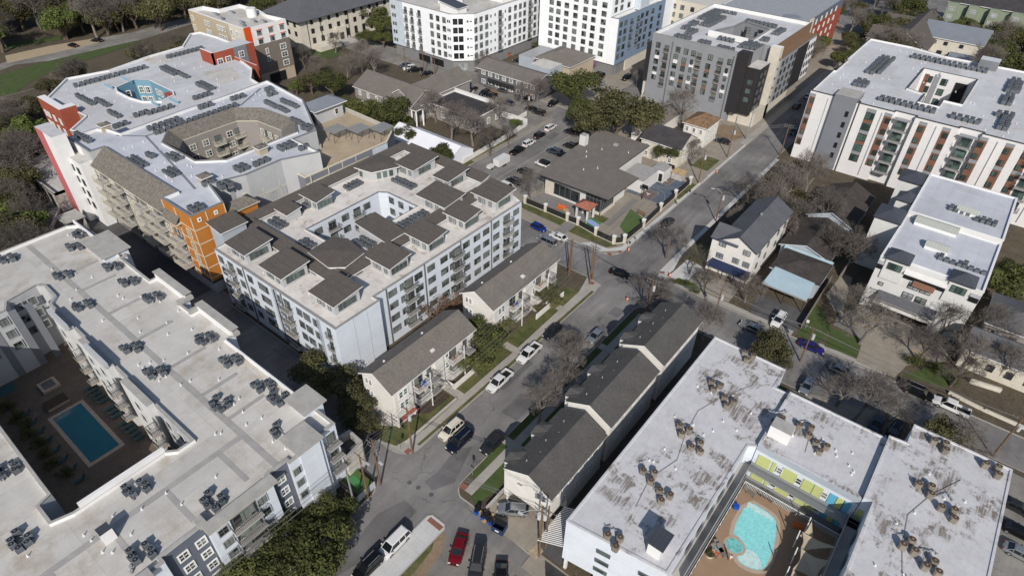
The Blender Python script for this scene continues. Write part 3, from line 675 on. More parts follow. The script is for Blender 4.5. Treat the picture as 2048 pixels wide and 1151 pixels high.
B.win('x', -117.4, [3.2, 6.2, 9.8], [11.6, 8.9, 6.2], 1.3, 1.5, 2, 'frame_grey', trim='light_grey'); B.win('x', -119.8, [13.0, 15.2], [11.6, 8.9, 6.2], 1.2, 1.5, 2, 'frame_grey', trim='light_grey')
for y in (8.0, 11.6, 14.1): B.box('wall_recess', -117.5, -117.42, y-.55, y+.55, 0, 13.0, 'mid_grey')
for x0, x1 in ((-110, -104), (-100, -90), (-86, -78)):
    B.box('court_bay', x0, x1, 15.2, 16.25, 0, 14.0, 'white_render', 'cap_conc')
B.win('y', 16.15, [-112, -102, -88, -75, -71.5], [11.4, 8.7, 6.0, 3.2], 1.3, 1.5, 2, 'frame_grey', trim='trim_white')
B.win('y', 15.15, [-107, -97, -93, -82], [11.4, 8.7, 6.0, 3.2], 1.3, 1.5, 2, 'frame_grey', trim='trim_white'); B.balc('y', 15.2, [-101.2, -89, -76.9], [9.9, 7.1, 4.3], 1.9, 1.4, 'stone_tan', dw=1.4)
for x0, x1, y in ((-136, -56, 21.3), (-136, -56, -8.4)): B.box('roof_walkway', x0, x1, y-.45, y+.45, 12.94, 12.99, 'roof_patch')
B.box('roof_walkway', -64.3, -63.4, -8, 21, 12.94, 12.985, 'roof_patch')
for x in (-121, -114, -104, -94, -84, -75, -68): B.box('roof_walkway', x-.35, x+.35, 21.75, 27.6, 12.94, 12.98, 'roof_patch')
for y in (-4, 3, 10, 17.5): B.box('roof_walkway', -63.4, -57, y-.35, y+.35, 12.94, 12.98, 'roof_patch')
B.box('parapet_wall', -69.5, -69.0, 2, 13, 13.5, 14.2, 'white')
for x0, x1 in ((-110.3, -103.6), (-97, -90)): B.box('parapet_wall', x0, x1, 15.0, 15.6, 13.9, 14.9, 'light_grey')
for x0, x1 in ((-106.9, -96.8), (-92.7, -82.5)): B.box('parapet_wall', x0, x1, 31.6, 31.88, 12.95, 14.6, 'white'); B.box('coping', x0-.3, x1+.3, 31.5, 32.9, 14.6, 14.75, 'cap_conc')
for x0, x1, y0, y1 in ((-137, -118, 30.2, 30.5), (-82, -60, 30.1, 30.25)): B.box('parapet_wall', x0, x1, y0, y1, 13.4, 14.1, 'white')
B.part('stair_bulkhead', MB().box(-63.4, -62.0, 1.7, 3.1, 12.95, 15.0, 'white', 'metal_dark'))
random.seed(3)
B.vents([(random.uniform(-135, -57), random.uniform(18.5, 29.5)) for _ in range(52)]+[(random.uniform(-68, -57), random.uniform(-6, 16)) for _ in range(16)], 12.95)
B.done()

# --- central white apartment block with tilted-roof rooms
B = Bld('apartment_building', 'white four-storey apartment block with many brown tilted-roof rooms on top', 'apartment block', -91, 70)
out = [(-107.2, 43.4), (-71, 43.4), (-71, 53.2), (-72.5, 53.2), (-72.5, 95.8), (-80, 98.4), (-111, 98.4), (-111, 50.5), (-107.2, 50.5)]
court = [(-99.2, 59), (-89.6, 59), (-85.6, 62.2), (-88.4, 72), (-88.4, 79.6), (-97.5, 79.6), (-99.2, 78.4)]
B.shell(out, 13.4, 'c_wall', 'roof_stained', ph=.22, cap='cap_grey', holes=[court], t=.3, hz=2)
us = [-104.4, -99.1, -95.9, -90.9, -87.2, -84, -80.9, -76.3]
B.win('y', 43.35, [-105.5, -99.2, -95.8, -92.4, -90.9, -87.3, -81.0, -76.4], [11.6, 8.7, 5.8, 2.9], 1.5, 1.6, 2, 'frame_grey', pane=True)
B.balc('y', 43.4, [-102.2, -84.6], [10.3, 7.4, 4.5, 1.6], 3.0, 1.0, 'light_grey'); B.balc('y', 43.4, [-72.9], [10.3, 7.4, 4.5, 1.6], 1.6, .5, 'light_grey', dw=1)
B.win('y', 43.35, [-78.9], [11.6, 8.7, 5.8, 2.9], 1.8, 1.6, 2, 'frame_grey', pane=True)
B.win('x', -72.45, [57.4, 64.0, 67.4, 71.0, 77.5, 80.8, 83.7, 87.0, 93.8], [11.6, 8.7, 5.8, 2.9], 2.0, 1.45, 2, 'frame_grey', pane=True)
B.win('x', -72.45, [59.7, 73.0], [11.6, 8.7, 5.8, 2.9], .9, 1.5, 1, 'frame_grey', pane=True)
B.balc('x', -72.5, [61.5, 74.6, 90.6], [10.3, 7.4, 4.5, 1.6], 2.9, 1.0, 'light_grey', dw=2.2)
for y in (47.2, 50.2): B.box('panel_joint', -71, -70.96, y-.03, y+.03, 1, 13.1, 'pale_blue')
for x in (-97.6, -86.0): B.box('downpipe', x-.1, x+.1, 43.22, 43.36, 0, 13.3, 'frame_grey')
for y in (56.0, 65.7, 75.9, 85.4): B.box('downpipe', -72.46, -72.3, y-.1, y+.1, 0, 13.3, 'frame_grey')
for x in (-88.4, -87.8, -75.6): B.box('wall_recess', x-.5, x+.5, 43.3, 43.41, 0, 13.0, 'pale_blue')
B.win('x', -99.1, [61.6, 68.6, 74.6], [11.6, 8.7], 1.8, 1.5, 2, 'frame_grey'); B.balc('x', -99.1, [65.1, 71.8], [10.3, 7.4], 2.6, .9, 'light_grey')
B.win('y', 79.5, [-96.4, -93.4, -90.0], [11.8, 8.9], 1.5, 1.6, 2, 'frame_grey')
# spine roofs
b = MB()
for (x0, x1, y0, y1, hi) in ((-109, -79.6, 50.7, 53.4, 'Y'), (-82.3, -79.6, 53.4, 92, 'X'), (-111, -108.9, 51, 97.6, 'X'), (-109, -84, 95.6, 98.2, 'Y')):
    B.shed(x0, x1, y0, y1, 13.1, 13.9, 14.5, hi, 'light_grey', 'shingle_taupe', .25, name='spine_roof')
for x in range(-106, -80, 4): B.win('y', 50.6, [x], [13.6], 1.4, .4, 3, 'frame_grey')
for y in range(56, 92, 5): B.win('x', -79.5, [y], [13.6], 1.4, .4, 3, 'frame_grey')
def room(x0, x1, y0, y1, hi='Y', lo=15.55, hz=16.1, win=True):
    B.shed(x0+.55, x1-.55, y0+.55, y1-.55, 13.1, lo, hz, hi, 'light_grey', 'shingle_taupe', .55)
    if win:
        cx, cy = (x0+x1)/2, (y0+y1)/2
        B.win('y', y0+.5, [cx+.9*k for k in (-1.5, -.3, 1.7)], [14.4], .8, 1.2, 1, 'frame_grey', 'glass_blind'); B.win('x', x1-.5, [cy-1.6, cy-.6, cy+.4, cy+1.4], [14.4], .85, 1.3, 1, 'frame_grey', 'glass_green')
for x0, x1, y0, y1 in ((-104.2, -97.4, 44.2, 50.6), (-93.1, -86.2, 44.2, 50.6), (-80, -73.1, 45.2, 51.7), (-80.2, -73.7, 58.4, 64), (-80.3, -73.8, 68.5, 73.8), (-80, -73.7, 78.8, 83.9), (-81, -73.7, 88.6, 95.4), (-108.5, -102.5, 64.5, 69.5), (-89.3, -80.6, 80.2, 86.8), (-103.4, -97, 87.2, 95.4), (-92.4, -87.5, 88.5, 95.6)): room(x0, x1, y0, y1)
B.shed(-108, -104.2, 58.4, 61.6, 13.1, 14.9, 15.3, 'Y', 'light_grey', 'shingle_taupe', .3)
B.shed(-111.2, -107, 45.6, 50.8, 0, 15.9, 16.5, 'X', 'pale_blue', 'shingle_taupe', .4, name='stair_tower')
B.shed(-89.9, -81.7, 65.0, 69.4, 2, 14.8, 15.6, 'X', 'light_grey', 'shingle_taupe', .5, name='rooftop_room')
def oct_room(oc, e, zw, zr, zl):
    oc = ccw(oc); o2 = inset(oc, -e); b = MB().sides(oc, 13.1, zw, 'light_grey'); B.part('rooftop_room', b)
    b = MB(); cx = sum(p[0] for p in oc)/len(oc); cy = sum(p[1] for p in oc)/len(oc); zz = lambda p: zl+(zr-zl)*max(0, 1-math.hypot(p[0]-cx, p[1]-cy)/7)
    b.flat(o2, zw+.2, 'shingle_taupe'); v0 = len(b.v)
    b.sides(o2, zw, zw+.2, 'trim_white'); b.flat(o2, zw, 'trim_white', down=True)
    for i in range(len(o2)): b.face([(*o2[i], zw+.21), (*o2[(i+1) % len(o2)], zw+.21), (cx, cy, zr)], 'shingle_taupe')
    B.part('room_roof', b)
oct_room([(-89.8, 53.2), (-83.4, 52.6), (-81.4, 54.4), (-82.2, 59.2), (-87.8, 60.2), (-90.2, 58.8)], .4, 15.0, 15.7, 15.2)
oct_room([(-108.2, 80.6), (-104.2, 81.3), (-101.8, 86.6), (-104.8, 88.2), (-108.6, 87.8)], .6, 15.4, 16.0, 15.6)
B.win('y', 80.5, [-107.3], [14.2], .8, 1.3, 1, 'frame_grey', 'glass_green')
for q in (.25, .5, .75): B.winp((-104.2+2.4*q+.05, 81.3+5.3*q-.05, 14.2), R(65), .9, 1.4, 1, 'frame_grey', 'glass_green')
B.vents([(-94, 47), (-93.4, 45), (-82, 46.5), (-81, 48), (-76, 54), (-75, 65), (-76, 75.6), (-75.6, 84.5), (-90, 84), (-105, 74), (-94, 56), (-70.0+-3, 55.5)], 13.2)
B.done()

# --- orange / grey courtyard apartments (upper left)
B = Bld('apartment_building', 'grey apartment block with bright orange corner tower and hexagonal shingled courtyard', 'apartment block', -140, 68)
out = [(-165, 43), (-154, 43), (-154, 46.2), (-122.8, 46.2), (-122.8, 43), (-112, 43), (-112, 50), (-120.6, 52.2), (-118.4, 59.2), (-118.4, 68), (-115, 76), (-125, 76.2), (-124.8, 82.6), (-142.4, 92), (-161, 94), (-159.9, 81), (-159.4, 66), (-158.2, 52), (-162, 51.4), (-165, 49.6)]
court = [(-146.6, 56), (-132.5, 56), (-128, 60.5), (-128, 79.2), (-134, 83), (-146, 82), (-151.5, 77.4), (-151.5, 60)]
B.shell(out, 19, 'light_grey', 'roof_cool', ph=.7, cap='mid_grey', holes=[court], t=.35, hwall='taupe_siding', hz=3)
b = MB(); b.face([(-154, 42.0, 15.9), (-122.9, 42.0, 15.9), (-122.9, 46.2, 19.1), (-154, 46.2, 19.1)], 'shingle_weathered')
b.face([(-154, 42.0, 15.7), (-154, 46.2, 15.7), (-122.9, 46.2, 15.7), (-122.9, 42.0, 15.7)], 'trim_cream'); b.sides(rc(-154, -122.9, 42, 46.2), 15.65, 15.9, 'trim_cream'); B.part('front_roof', b)
B.box('wall', -154, -122.9, 43, 46.1, 0, 15.7, 'taupe_siding')
for (x0, x1, y0, y1) in ((-122.9, -112, 43, 50),):
    b=MB(); b.box(x0-.02,x1+.06,y0-.08,y0,3.2,18.82,'orange').box(x1,x1+.06,y0,y1,3.2,18.82,'orange').box(x0,x1+.06,y0-.06,y1,2.6,3.2,'cap_dark'); B.part('orange_tower',b)
b = MB()
for z in (4, 6.6, 9.4, 12.4, 15.6): b.box(-122.9, -111.86, 42.84, 42.92, z-.08, z+.08, 'trim_cream'); b.box(-111.94, -111.86, 42.9, 50, z-.08, z+.08, 'trim_cream')
for x, y in ((-111.98, 42.86), (-118, 42.86), (-122.8, 42.86)): b.box(x-.08, x+.08, y-.04, y+.08, 3.2, 18.6, 'trim_cream')
for y in (46, 49.9): b.box(-111.94, -111.84, y-.08, y+.08, 3.2, 18.6, 'trim_cream')
B.part('trim_band', b)
B.win('y', 42.85, [-114.6], [14.1, 11.0, 8.2, 5.4], 1.5, 1.7, 2, 'trim_cream', trim='trim_cream', pane=True); B.win('y', 42.85, [-119.6, -121], [15.0, 12.2, 9.2], 1.0, 1.6, 1, 'frame_grey', trim='trim_cream')
B.win('x', -111.85, [44.4, 47.9], [17.6], .55, .6, 1, 'trim_white', trim='trim_white')
b = MB(); b.face([(-122.6, 41.6, 15.4), (-117, 41.6, 15.4), (-117, 43, 17), (-122.6, 43, 17)], 'shingle_weathered'); b.box(-122.6, -117, 41.6, 43, 15.2, 15.38, 'trim_cream'); B.part('tower_awning', b)
B.hip(-115.6, -112.4, 50.2, 57, 15.6, 17.2, 'shingle_weathered', 'orange', 3.2, .5, 'trim_cream')
B.box('chimney', -115.2, -114.5, 53.4, 54.1, 16, 18.4, 'metal_grey')
for x0, x1, c in ((-161.5, -155.5, 0), (-149, -143, 0), (-139.4, -133.4, 0), (-130, -124, 0)): pass
B.balc('y', 43.0, [-157.4, -150.6, -144.4, -133.4, -127.4], [13.0, 10.2, 7.4, 4.6], 4.4, 2.0, 'conc_wall', 'trim_cream', dw=2.4)
B.balc('y', 42.9, [-119.9], [10.4, 7.6, 4.9], 4.6, 2.2, 'conc_wall', 'trim_cream', dw=2.4)
B.win('y', 42.95, [-153.9, -147.4, -140.9, -138.4, -130.4, -124.2], [14.0, 11.4, 8.6, 5.8], 1.7, 1.5, 2, 'trim_white', trim='trim_cream')
for x in (-154.9, -141.9, -136.1): B.box('downpipe', x-.1, x+.1, 42.8, 42.98, 0, 15.6, 'frame_dark')
B.box('wall_panel', -165.02, -161.2, 42.9, 43.0, 0, 18.8, 'white'); B.box('wall_panel', -161.1, -158.6, 42.9, 43.0, 0, 18.8, 'white')
B.win('y', 42.88, [-163.6], [15.6, 12.6, 9.6, 6.6], 1.0, 1.7, 2, 'frame_dark', 'glass_green'); B.win('y', 42.88, [-159.9], [14.6, 11.6, 8.8, 6], 1.0, 1.5, 2, 'frame_dark')
for x0, x1 in ((-164, -162.9),): pass
B.box('pink_fin', -169.4, -165.0, 38.8, 41.8, 0, 21.8, 'pink', 'roof_white'); B.box('fin_link', -165.0, -160.4, 38.8, 41.8, 0, 21.8, 'white', 'roof_white')
B.box('wall', -165, -155, 40.4, 43, 0, 16.5, 'white', 'roof_grey')
B.win('y', 40.35, [-163.5, -160.4, -157.4], [14, 11, 8, 5], 1.2, 1.6, 2, 'frame_dark', 'glass_green')
# sloping roof round the courtyard
inn = [(-144.6, 58.2), (-134, 58.2), (-131, 61.4), (-131, 77), (-135, 79.6), (-144.4, 79.0), (-148.2, 75.6), (-148.2, 61.2)]
hc = court; b = MB()
for i in (3, 4, 5, 6, 7):
    j = (i+1) % 8; b.face([(*hc[i], 18.95), (*inn[i], 16.9), (*inn[j], 16.9), (*hc[j], 18.95)], 'shingle_weathered'); b.face([(*inn[i], 16.7), (*hc[i], 16.7), (*hc[j], 16.7), (*inn[j], 16.7)], 'trim_cream')
    b.face([(*inn[i], 16.9), (*inn[i], 16.7), (*inn[j], 16.7), (*inn[j], 16.9)], 'trim_cream')
B.part('courtyard_roof', b)
b = MB(); b.sides(ccw(inn), 2.5, 16.7, 'taupe_siding', inward=True); B.part('courtyard_wall', b)
B.win('y', 79.0, [-143, -139.8, -136.8], [14.3, 11.5, 8.7], 1.5, 1.5, 2, 'trim_white', trim='trim_cream'); B.balc('y', 79.1, [-141.4], [13.0, 10.2, 7.4], 2.6, 1.3, 'trim_cream', 'trim_cream', dw=1.5)
B.win('x', -148.1, [63, 66.4, 72.9], [14.3, 11.5, 8.7], 1.5, 1.5, 2, 'trim_white', trim='trim_cream'); B.balc('x', -148.15, [69.6, 75.2], [13.0, 10.2, 7.4], 2.8, 1.3, 'trim_cream', 'trim_cream', dw=1.7)
for x, y in ((-163.6, 51.0), (-123.0, 52.6), (-125.6, 68.0)): B.box('roof_hatch', x-1, x+1, y-1, y+1, 18.3, 19.7, 'tan'); B.hip(x-1, x+1, y-1, y+1, 19.7, 20.3, 'shingle_weathered', ov=.3)
for (a, b_) in (((-153.4, 55.4), (-128, 50.8)), ((-153.4, 55.4), (-152.6, 80)), ((-152.6, 80), (-158.6, 90)), ((-153.4, 55.4), (-159, 51.2)), ((-128, 50.8), (-122, 49.6))):
    d = Vector(b_)-Vector(a); B.part('roof_joint', MB().rbox((a[0]+b_[0])/2, (a[1]+b_[1])/2, math.atan2(d.y, d.x), d.length, .4, 18.3, 18.42, 'mid_grey'))
random.seed(5)
B.vents([(random.uniform(-151, -126), random.uniform(47.5, 54.5)) for _ in range(14)]+[(random.uniform(-157.5, -153), random.uniform(58, 88)) for _ in range(12)]+[(random.uniform(-126, -121), random.uniform(55, 75)) for _ in range(6)], 18.3)
# lower grey wing with roof terrace
B.done()
B = Bld('terrace_building', 'grey two-tone wing with a tan roof terrace and white framed panels', 'apartment block', -125, 88)
B.shell([(-123.5, 57.5), (-118.6, 57.5), (-118.6, 70.6), (-114.6, 70.6), (-114.2, 95), (-118.6, 101.3), (-139, 102), (-142.6, 92.6), (-125.2, 83), (-125.2, 76.4), (-123.5, 76)], 14.8, 'mid_grey', 'terrace_tan', ph=1.0, cap='trim_cream', inner='conc_wall')
b = MB()
for z in (10.2, 13.0):
    b.box(-118.55, -118.38, 57.5, 70.6, z-.1, z+.1, 'trim_cream'); b.box(-114.55, -114.3, 70.6, 95, z-.1, z+.1, 'trim_cream')
for y in (58, 62.2, 66.4, 70.4): b.box(-118.55, -118.38, y-.08, y+.08, 8, 14.6, 'trim_cream')
for y in (72, 77, 81, 85, 90, 94.6): b.box(-114.55, -114.3, y-.08, y+.08, 8, 14.6, 'trim_cream')
B.part('trim_band', b)
B.win('x', -118.5, [60, 64.4, 68.6], [11.6, 8.6], 1.5, 1.6, 2, 'trim_cream', trim='trim_cream', pane=True); B.win('x', -114.4, [74.5, 79, 83.2, 87.5, 92.4], [11.6, 8.6], 1.5, 1.6, 2, 'trim_cream', trim='trim_cream', pane=True)
B.box('wall_panel', -114.4, -114.2, 90.2, 95, 3, 14.4, 'ice_panel')
B.box('stair_tower', -141.6, -136.6, 91.2, 99.8, 0, 17.6, 'light_grey'); B.hip(-141.6, -136.6, 91.2, 99.8, 17.6, 19.4, 'metal_seam', ov=1.0)
B.win('y', 91.1, [-139.6, -138], [15.1], 1.0, 2.1, 1, 'frame_dark', name='door'); B.win('x', -136.5, [97.6], [15.6], 1.1, 1.5, 1, 'trim_cream', trim='trim_white')
B.box('fence_screen', -122.9, -122.8, 58.2, 66.5, 14, 16.6, 'fence_dark'); B.box('fence_screen', -122.9, -119, 58.1, 58.2, 14, 16.6, 'fence_dark')
B.done()
pg = None
for i, (cx, cy) in enumerate(((-126.0, 88.9), (-121.9, 92.9), (-118.0, 97.0))):
    t = thing('pergola', ('steel slatted pergola on the roof terrace, nearest the stepped white parapet', 'steel slatted pergola on the roof terrace, the middle one of three', 'steel slatted pergola on the roof terrace, at the outer corner')[i], 'pergola', (cx, cy, 13.8), 0, 'pergolas on the roof terrace')
    b = MB()
    for k in range(12): b.box(-1.9+k*.34, -1.8+k*.34, -2.3, 2.3, 2.9, 3.05, 'steel')
    b.build('slats', t)
    b = MB(); 
    for s_ in (-1, 1): b.box(-2.0, 2.0, s_*2.0-.06, s_*2.0+.06, 2.7, 2.9, 'metal_grey')
    b.build('beam', t)
    for sx in (-1, 1):
        for sy in (-1, 1): q = MB().tube((sx*1.2, sy*1.7, 0), (sx*1.8, sy*2, 2.7), .06, .06, 'frame_dark'); q.build('post', t)

# --- blue and red apartments behind
B = Bld('apartment_building', 'low pale-roofed apartment block with red corner walls and a sky-blue light well', 'apartment block', -190, 80)
out = [(-199, 49.4), (-186, 49.4), (-186, 53.2), (-182, 53.4), (-176.4, 47.2), (-165, 50.4), (-162, 52.2), (-159.9, 66), (-160.2, 81), (-161.4, 94.4), (-173, 96.0), (-180, 101), (-198.4, 105), (-198.4, 110.4), (-214.4, 110.7), (-223.8, 109.8), (-224.6, 106.6), (-214.4, 98), (-213.6, 86.5), (-210.4, 72.5), (-213, 61.7)]
court = [(-195.2, 67.6), (-192.4, 66.6), (-185.6, 66.6), (-180.4, 67.6), (-176.8, 70.8), (-178.6, 75.2), (-181, 76.2), (-193.6, 76.2), (-197.2, 73.6)]
B.shell(out, 16, 'taupe_siding', 'roof_white', ph=.5, cap='white', holes=[court], t=.35, hwall='sky_blue', hz=2)
B.box('red_wing', -199.2, -185.9, 49.3, 51.2, 0, 17.8, 'brick_red', 'white'); B.box('red_wing', -188.4, -185.9, 51.2, 53.4, 0, 17.8, 'brick_red', 'white')
B.win('y', 49.2, [-197, -195, -191.6, -188], [14, 11.2, 8], 1.2, 1.4, 2, 'trim_white', trim='trim_white')
B.win('y', 76.1, [-194.6, -190.2, -188, -184, -182], [13.4, 10.6, 7.8], 1.4, 1.6, 2, 'trim_white', trim='trim_white'); B.box('court_bay', -181.6, -178.9, 74.2, 75.6, 2, 15.9, 'brick_red')
for z in (13.2, 10.2):
    for q in (.3, .72): B.winp((-197.2+3.6*q+.06, 73.6+2.6*q-.08, z), R(36), 1.3, 1.8, 2, 'trim_white', 'glass', trim='trim_white')
    B.winp((-195.9, 70.4, z), R(72), 1.0, 1.5, 1, 'trim_white', 'glass', trim='trim_white')
for x0, x1, y in ((-203, -196.6, 72.6), (-178, -172.5, 73.4), (-200.5, -196, 66.8), (-180.4, -175, 69.0)): B.box('roof_fin', x0, x1, y-.15, y+.15, 15.4, 16.2, 'sky_blue', 'ice_panel')
for p in ([(-213, 84), (-205, 84), (-205, 90), (-214, 90)], [(-190, 90), (-176, 88), (-176, 95), (-186, 98)]): B.part('roof_patch', MB().flat(ccw(p), 15.51, 'roof_grey'))
B.box('red_wing', -198.4, -192, 96.2, 110, 12, 18.8, 'brick_red', 'roof_white'); B.box('red_wing', -198.4, -191.8, 95.6, 96.25, 0, 19.2, 'brick_red', 'white')
B.box('grey_bay', -192.1, -191.7, 103, 107.4, 8, 19.0, 'mid_grey'); B.box('red_wall', -192.05, -191.8, 95.6, 103.2, 4, 19.1, 'brick_red', 'white'); B.box('red_wall', -192.05, -191.85, 107.3, 110.2, 0, 19.1, 'brick_red', 'white')
B.box('red_wall', -192.0, -180, 102.6, 102.9, 0, 16.4, 'brick_red', 'white')
B.win('x', -191.68, [105.2], [16.6, 12.8], 1.6, 1.7, 2, 'trim_white', trim='trim_white'); B.win('x', -191.78, [97.8, 100.6], [16.2, 12.8], 1.7, 1.5, 2, 'trim_white', trim='trim_white')
B.box('stair_bulkhead', -201, -197, 98, 103, 15.4, 17.6, 'white', 'roof_grey')
random.seed(6)
B.vents([(random.uniform(-209, -163), random.choice((random.uniform(53, 65), random.uniform(78, 93)))) for _ in range(34)], 15.5)
B.done()
for i, (x0, x1, y0, y1) in enumerate(((-198, -178, 36, 44.2),)):
    B = Bld('parking_garage', 'concrete parking garage with tall arched openings beside the pink fin', 'garage', -188, 40)
    b = MB(); b.sides(rc(-196, -170, 36.6, 44.2), 0, 5.2, 'conc_wall'); b.flat(rc(-196, -170, 36.6, 44.2), 4.4, 'roof_grey'); b.sides(rc(-196, -170, 36.6, 44.2), 4.4, 5.2, 'conc_wall', inward=True); B.part('wall', b)
    B.box('coping', -196.2, -169.8, 36.4, 36.8, 5.2, 5.4, 'conc_wall')
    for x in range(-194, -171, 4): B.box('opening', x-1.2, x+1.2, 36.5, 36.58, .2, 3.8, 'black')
    B.done()
B = Bld('entrance_canopy', 'flat concrete canopy over the garage ramp by the pale block', 'canopy', -158.5, 35)
B.box('roof_slab', -161, -156, 32.6, 37.2, 3.8, 4.1, 'cap_conc'); B.box('wall', -160.8, -156.2, 36.8, 37.0, 0, 3.8, 'conc_wall')
for x, y in ((-160.6, 33), (-156.4, 33)): B.box('pillar', x-.15, x+.15, y-.15, y+.15, 0, 3.8, 'conc_wall')

# --- tan / red-orange building
B = Bld('apartment_building', 'tan and brown building with a bright red-orange vertical stripe and white upper corner', 'apartment block', -218, 122)
B.shell([(-237, 114.3), (-202.4, 114.3), (-202.4, 130), (-211.4, 128.8), (-218.4, 130.4), (-229.7, 130), (-229.4, 121.6), (-237, 120)], 20, 'tan', 'roof_grey', ph=1.2, cap='trim_white', inner='white')
B.box('wall_panel', -237.1, -229, 114.18, 114.3, 0, 19.7, 'stone_tan'); B.box('wall_panel', -212, -203.6, 114.2, 114.31, 0, 19.7, 'limestone')
B.box('white_corner', -202.42, -202.3, 116.1, 130.1, 14, 19.8, 'white'); B.box('brown_corner', -202.42, -202.3, 116.1, 130.1, 4.4, 14, 'brown_siding'); B.box('red_stripe', -202.6, -202.2, 113.9, 116.2, 2, 20.3, 'red_orange')
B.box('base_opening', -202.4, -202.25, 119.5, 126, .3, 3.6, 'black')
B.win('y', 114.1, [-235.1, -226.6, -224.7, -218.7, -216.9, -215.1, -210.8, -207.6], [17.5, 14.4, 11.4, 8.4], 1.2, 1.5, 2, 'trim_white', trim='trim_white')
B.win('x', -202.25, [119, 123.5, 127.9], [17.8, 15.0], 1.7, 1.5, 2, 'frame_grey', trim='trim_white'); B.win('x', -202.25, [127.0], [11.6, 8.9, 6.0], 2.2, 1.7, 2, 'trim_white', trim='trim_white'); B.win('x', -202.25, [120.6], [11.5, 8.9], .9, 1.6, 1, 'trim_white', trim='trim_white')
for z in (18.5, 15.7):
    for y in (119, 123.5, 127.9): B.box('window_hood', -202.3, -202.0, y-1.1, y+1.1, z+.3, z+.42, 'red_orange')
B.win('x', -202.15, [115.05], [13.3, 10.2, 7.2], .7, 1.5, 1, 'trim_white', trim='trim_white')
for x, y in ((-228, 119), (-226, 124), (-222, 117.5), (-213, 119.5), (-210, 118), (-211, 123), (-208.5, 125)): B.part('roof_unit', MB().rbox(x, y, .2, 1.5, 1.0, 18.8, 19.6, 'metal_grey').rbox(x+1.3, y+.3, .5, .7, .7, 18.8, 19.4, 'ac_body'))
B.part('water_tank', MB().cyl(-217, 126.5, 18.8, 21.6, 1.7, 'white', n=20)); B.done()

# --- limestone building with big grey hip roof
B = Bld('stone_hall', 'cream limestone hall with tall dark windows under a broad grey hipped roof', 'hall', -232, 172)
B.hip(-243, -222.5, 148.5, 206, 11.2, 17.5, 'shingle_slate', 'limestone', 0, 1.6, 'cap_dark')
B.win('x', -222.4, [154.1+4.25*i for i in range(12)], [10.0], 1.3, 1.7, 2, 'frame_dark', 'glass_dark'); B.win('x', -222.4, [154.1+4.25*i for i in range(12)], [6.6], 1.5, 1.8, 2, 'frame_dark', 'glass_dark'); B.win('x', -222.4, [154.1+4.25*i for i in range(12) if i not in (3,)], [2.6], 1.5, 2.8, 2, 'frame_dark', 'glass_dark')
B.win('y', 148.4, [-240, -235, -230, -225.5], [9.6, 6.2], 1.4, 1.8, 2, 'frame_dark', 'glass_dark')
B.box('portico', -222.5, -221.3, 164.6, 169.4, 0, 5.6, 'limestone'); B.win('x', -221.2, [167], [1.8], 1.8, 3.2, 2, 'frame_dark', 'glass_dark', name='door')
B.box('terrace_wall', -222.4, -216.5, 152, 163, 0, 1.8, 'limestone'); B.box('steps', -221.3, -216, 164, 170.5, 0, .8, 'conc_wall')
for y in (151.9, 158.2, 172, 188): B.box('downpipe', -222.45, -222.3, y-.1, y+.1, 0, 11, 'cap_dark')
B.done()

# --- white six-storey block with chamfered corner
B = Bld('apartment_building', 'white six-storey block with chamfered corner and grey ground floor', 'apartment block', -170, 190)
out = [(-193.6, 170.2), (-162.4, 170.2), (-156.6, 176), (-156.4, 262), (-193.6, 262)]
B.shell(out, 20.6, 'white_panel', 'roof_grey', z0=4.2, ph=.9, cap='metal_grey')
B.shell([(-193, 170.8), (-162.9, 170.8), (-157.2, 176.4), (-157, 262), (-193, 262)], 4.2, 'grey_block', 'cap_dark', ph=.1)
for x in (-177.5, -170.5): B.box('garage_door', x-2.9, x+2.9, 170.62, 170.78, .6, 3.0, 'black')
B.winp((-160.2, 173.2, 1.8), R(46), 3.4, 2.8, 1, 'metal_grey', 'glass_blind', name='garage_door')
B.box('ice_bay', -193.7, -186.9, 170.08, 170.2, 4.2, 20.4, 'ice_panel')
zs = [18.0, 15.0, 12.0, 9.0, 6.0]
B.win('y', 170.1, [-172.0, -168.8, -165.7], zs, 1.6, 1.9, 2); B.balc('y', 170.15, [-185.4, -182.2, -178.3], [z-1.1 for z in zs], 1.9, .5, 'grey_wall', 'frame_grey', dw=1.4)
B.win('y', 170.0, [-192.4, -191.2], zs, .8, 1.2, 1); B.win('y', 170.1, [-163.9, -163.0], zs, .55, .9, 1)
for k in (.18, .42): 
    for z in zs: B.winp((-162.4+5.8*k-.04, 170.2+5.8*k-.04, z), R(45), 1.7, 2.0, 2, 'frame_dark', 'glass_dark')
    
for z in zs: B.winp((-162.4+5.8*.72-.04, 170.2+5.8*.72-.04, z), R(45), .7, .8, 1); B.winp((-162.4+5.8*.86-.04, 170.2+5.8*.86-.04, z), R(45), .9, .4, 1)
B.win('x', -156.45, [176.6, 179.5, 182.6, 196.0, 199.4, 202.4, 205.2, 212, 215, 222, 225, 232, 236], zs, 1.6, 1.9, 2); B.win('x', -156.45, [185, 187.4, 193.4], zs, .6, .9, 1); B.balc('x', -156.45, [190.3, 208.6, 229], [z-1.2 for z in zs], 2.6, .6, 'grey_wall', 'frame_grey')
B.shed(-170, -161.5, 172.8, 177.6, 19.8, 22, 23.2, 'X', 'white', 'metal_dark', .5)
B.box('stair_bulkhead', -178, -171, 180, 186, 19.7, 23.6, 'white', 'metal_grey'); B.box('stair_bulkhead', -166, -160, 196, 204, 19.7, 23.4, 'white', 'metal_grey')
B.done()
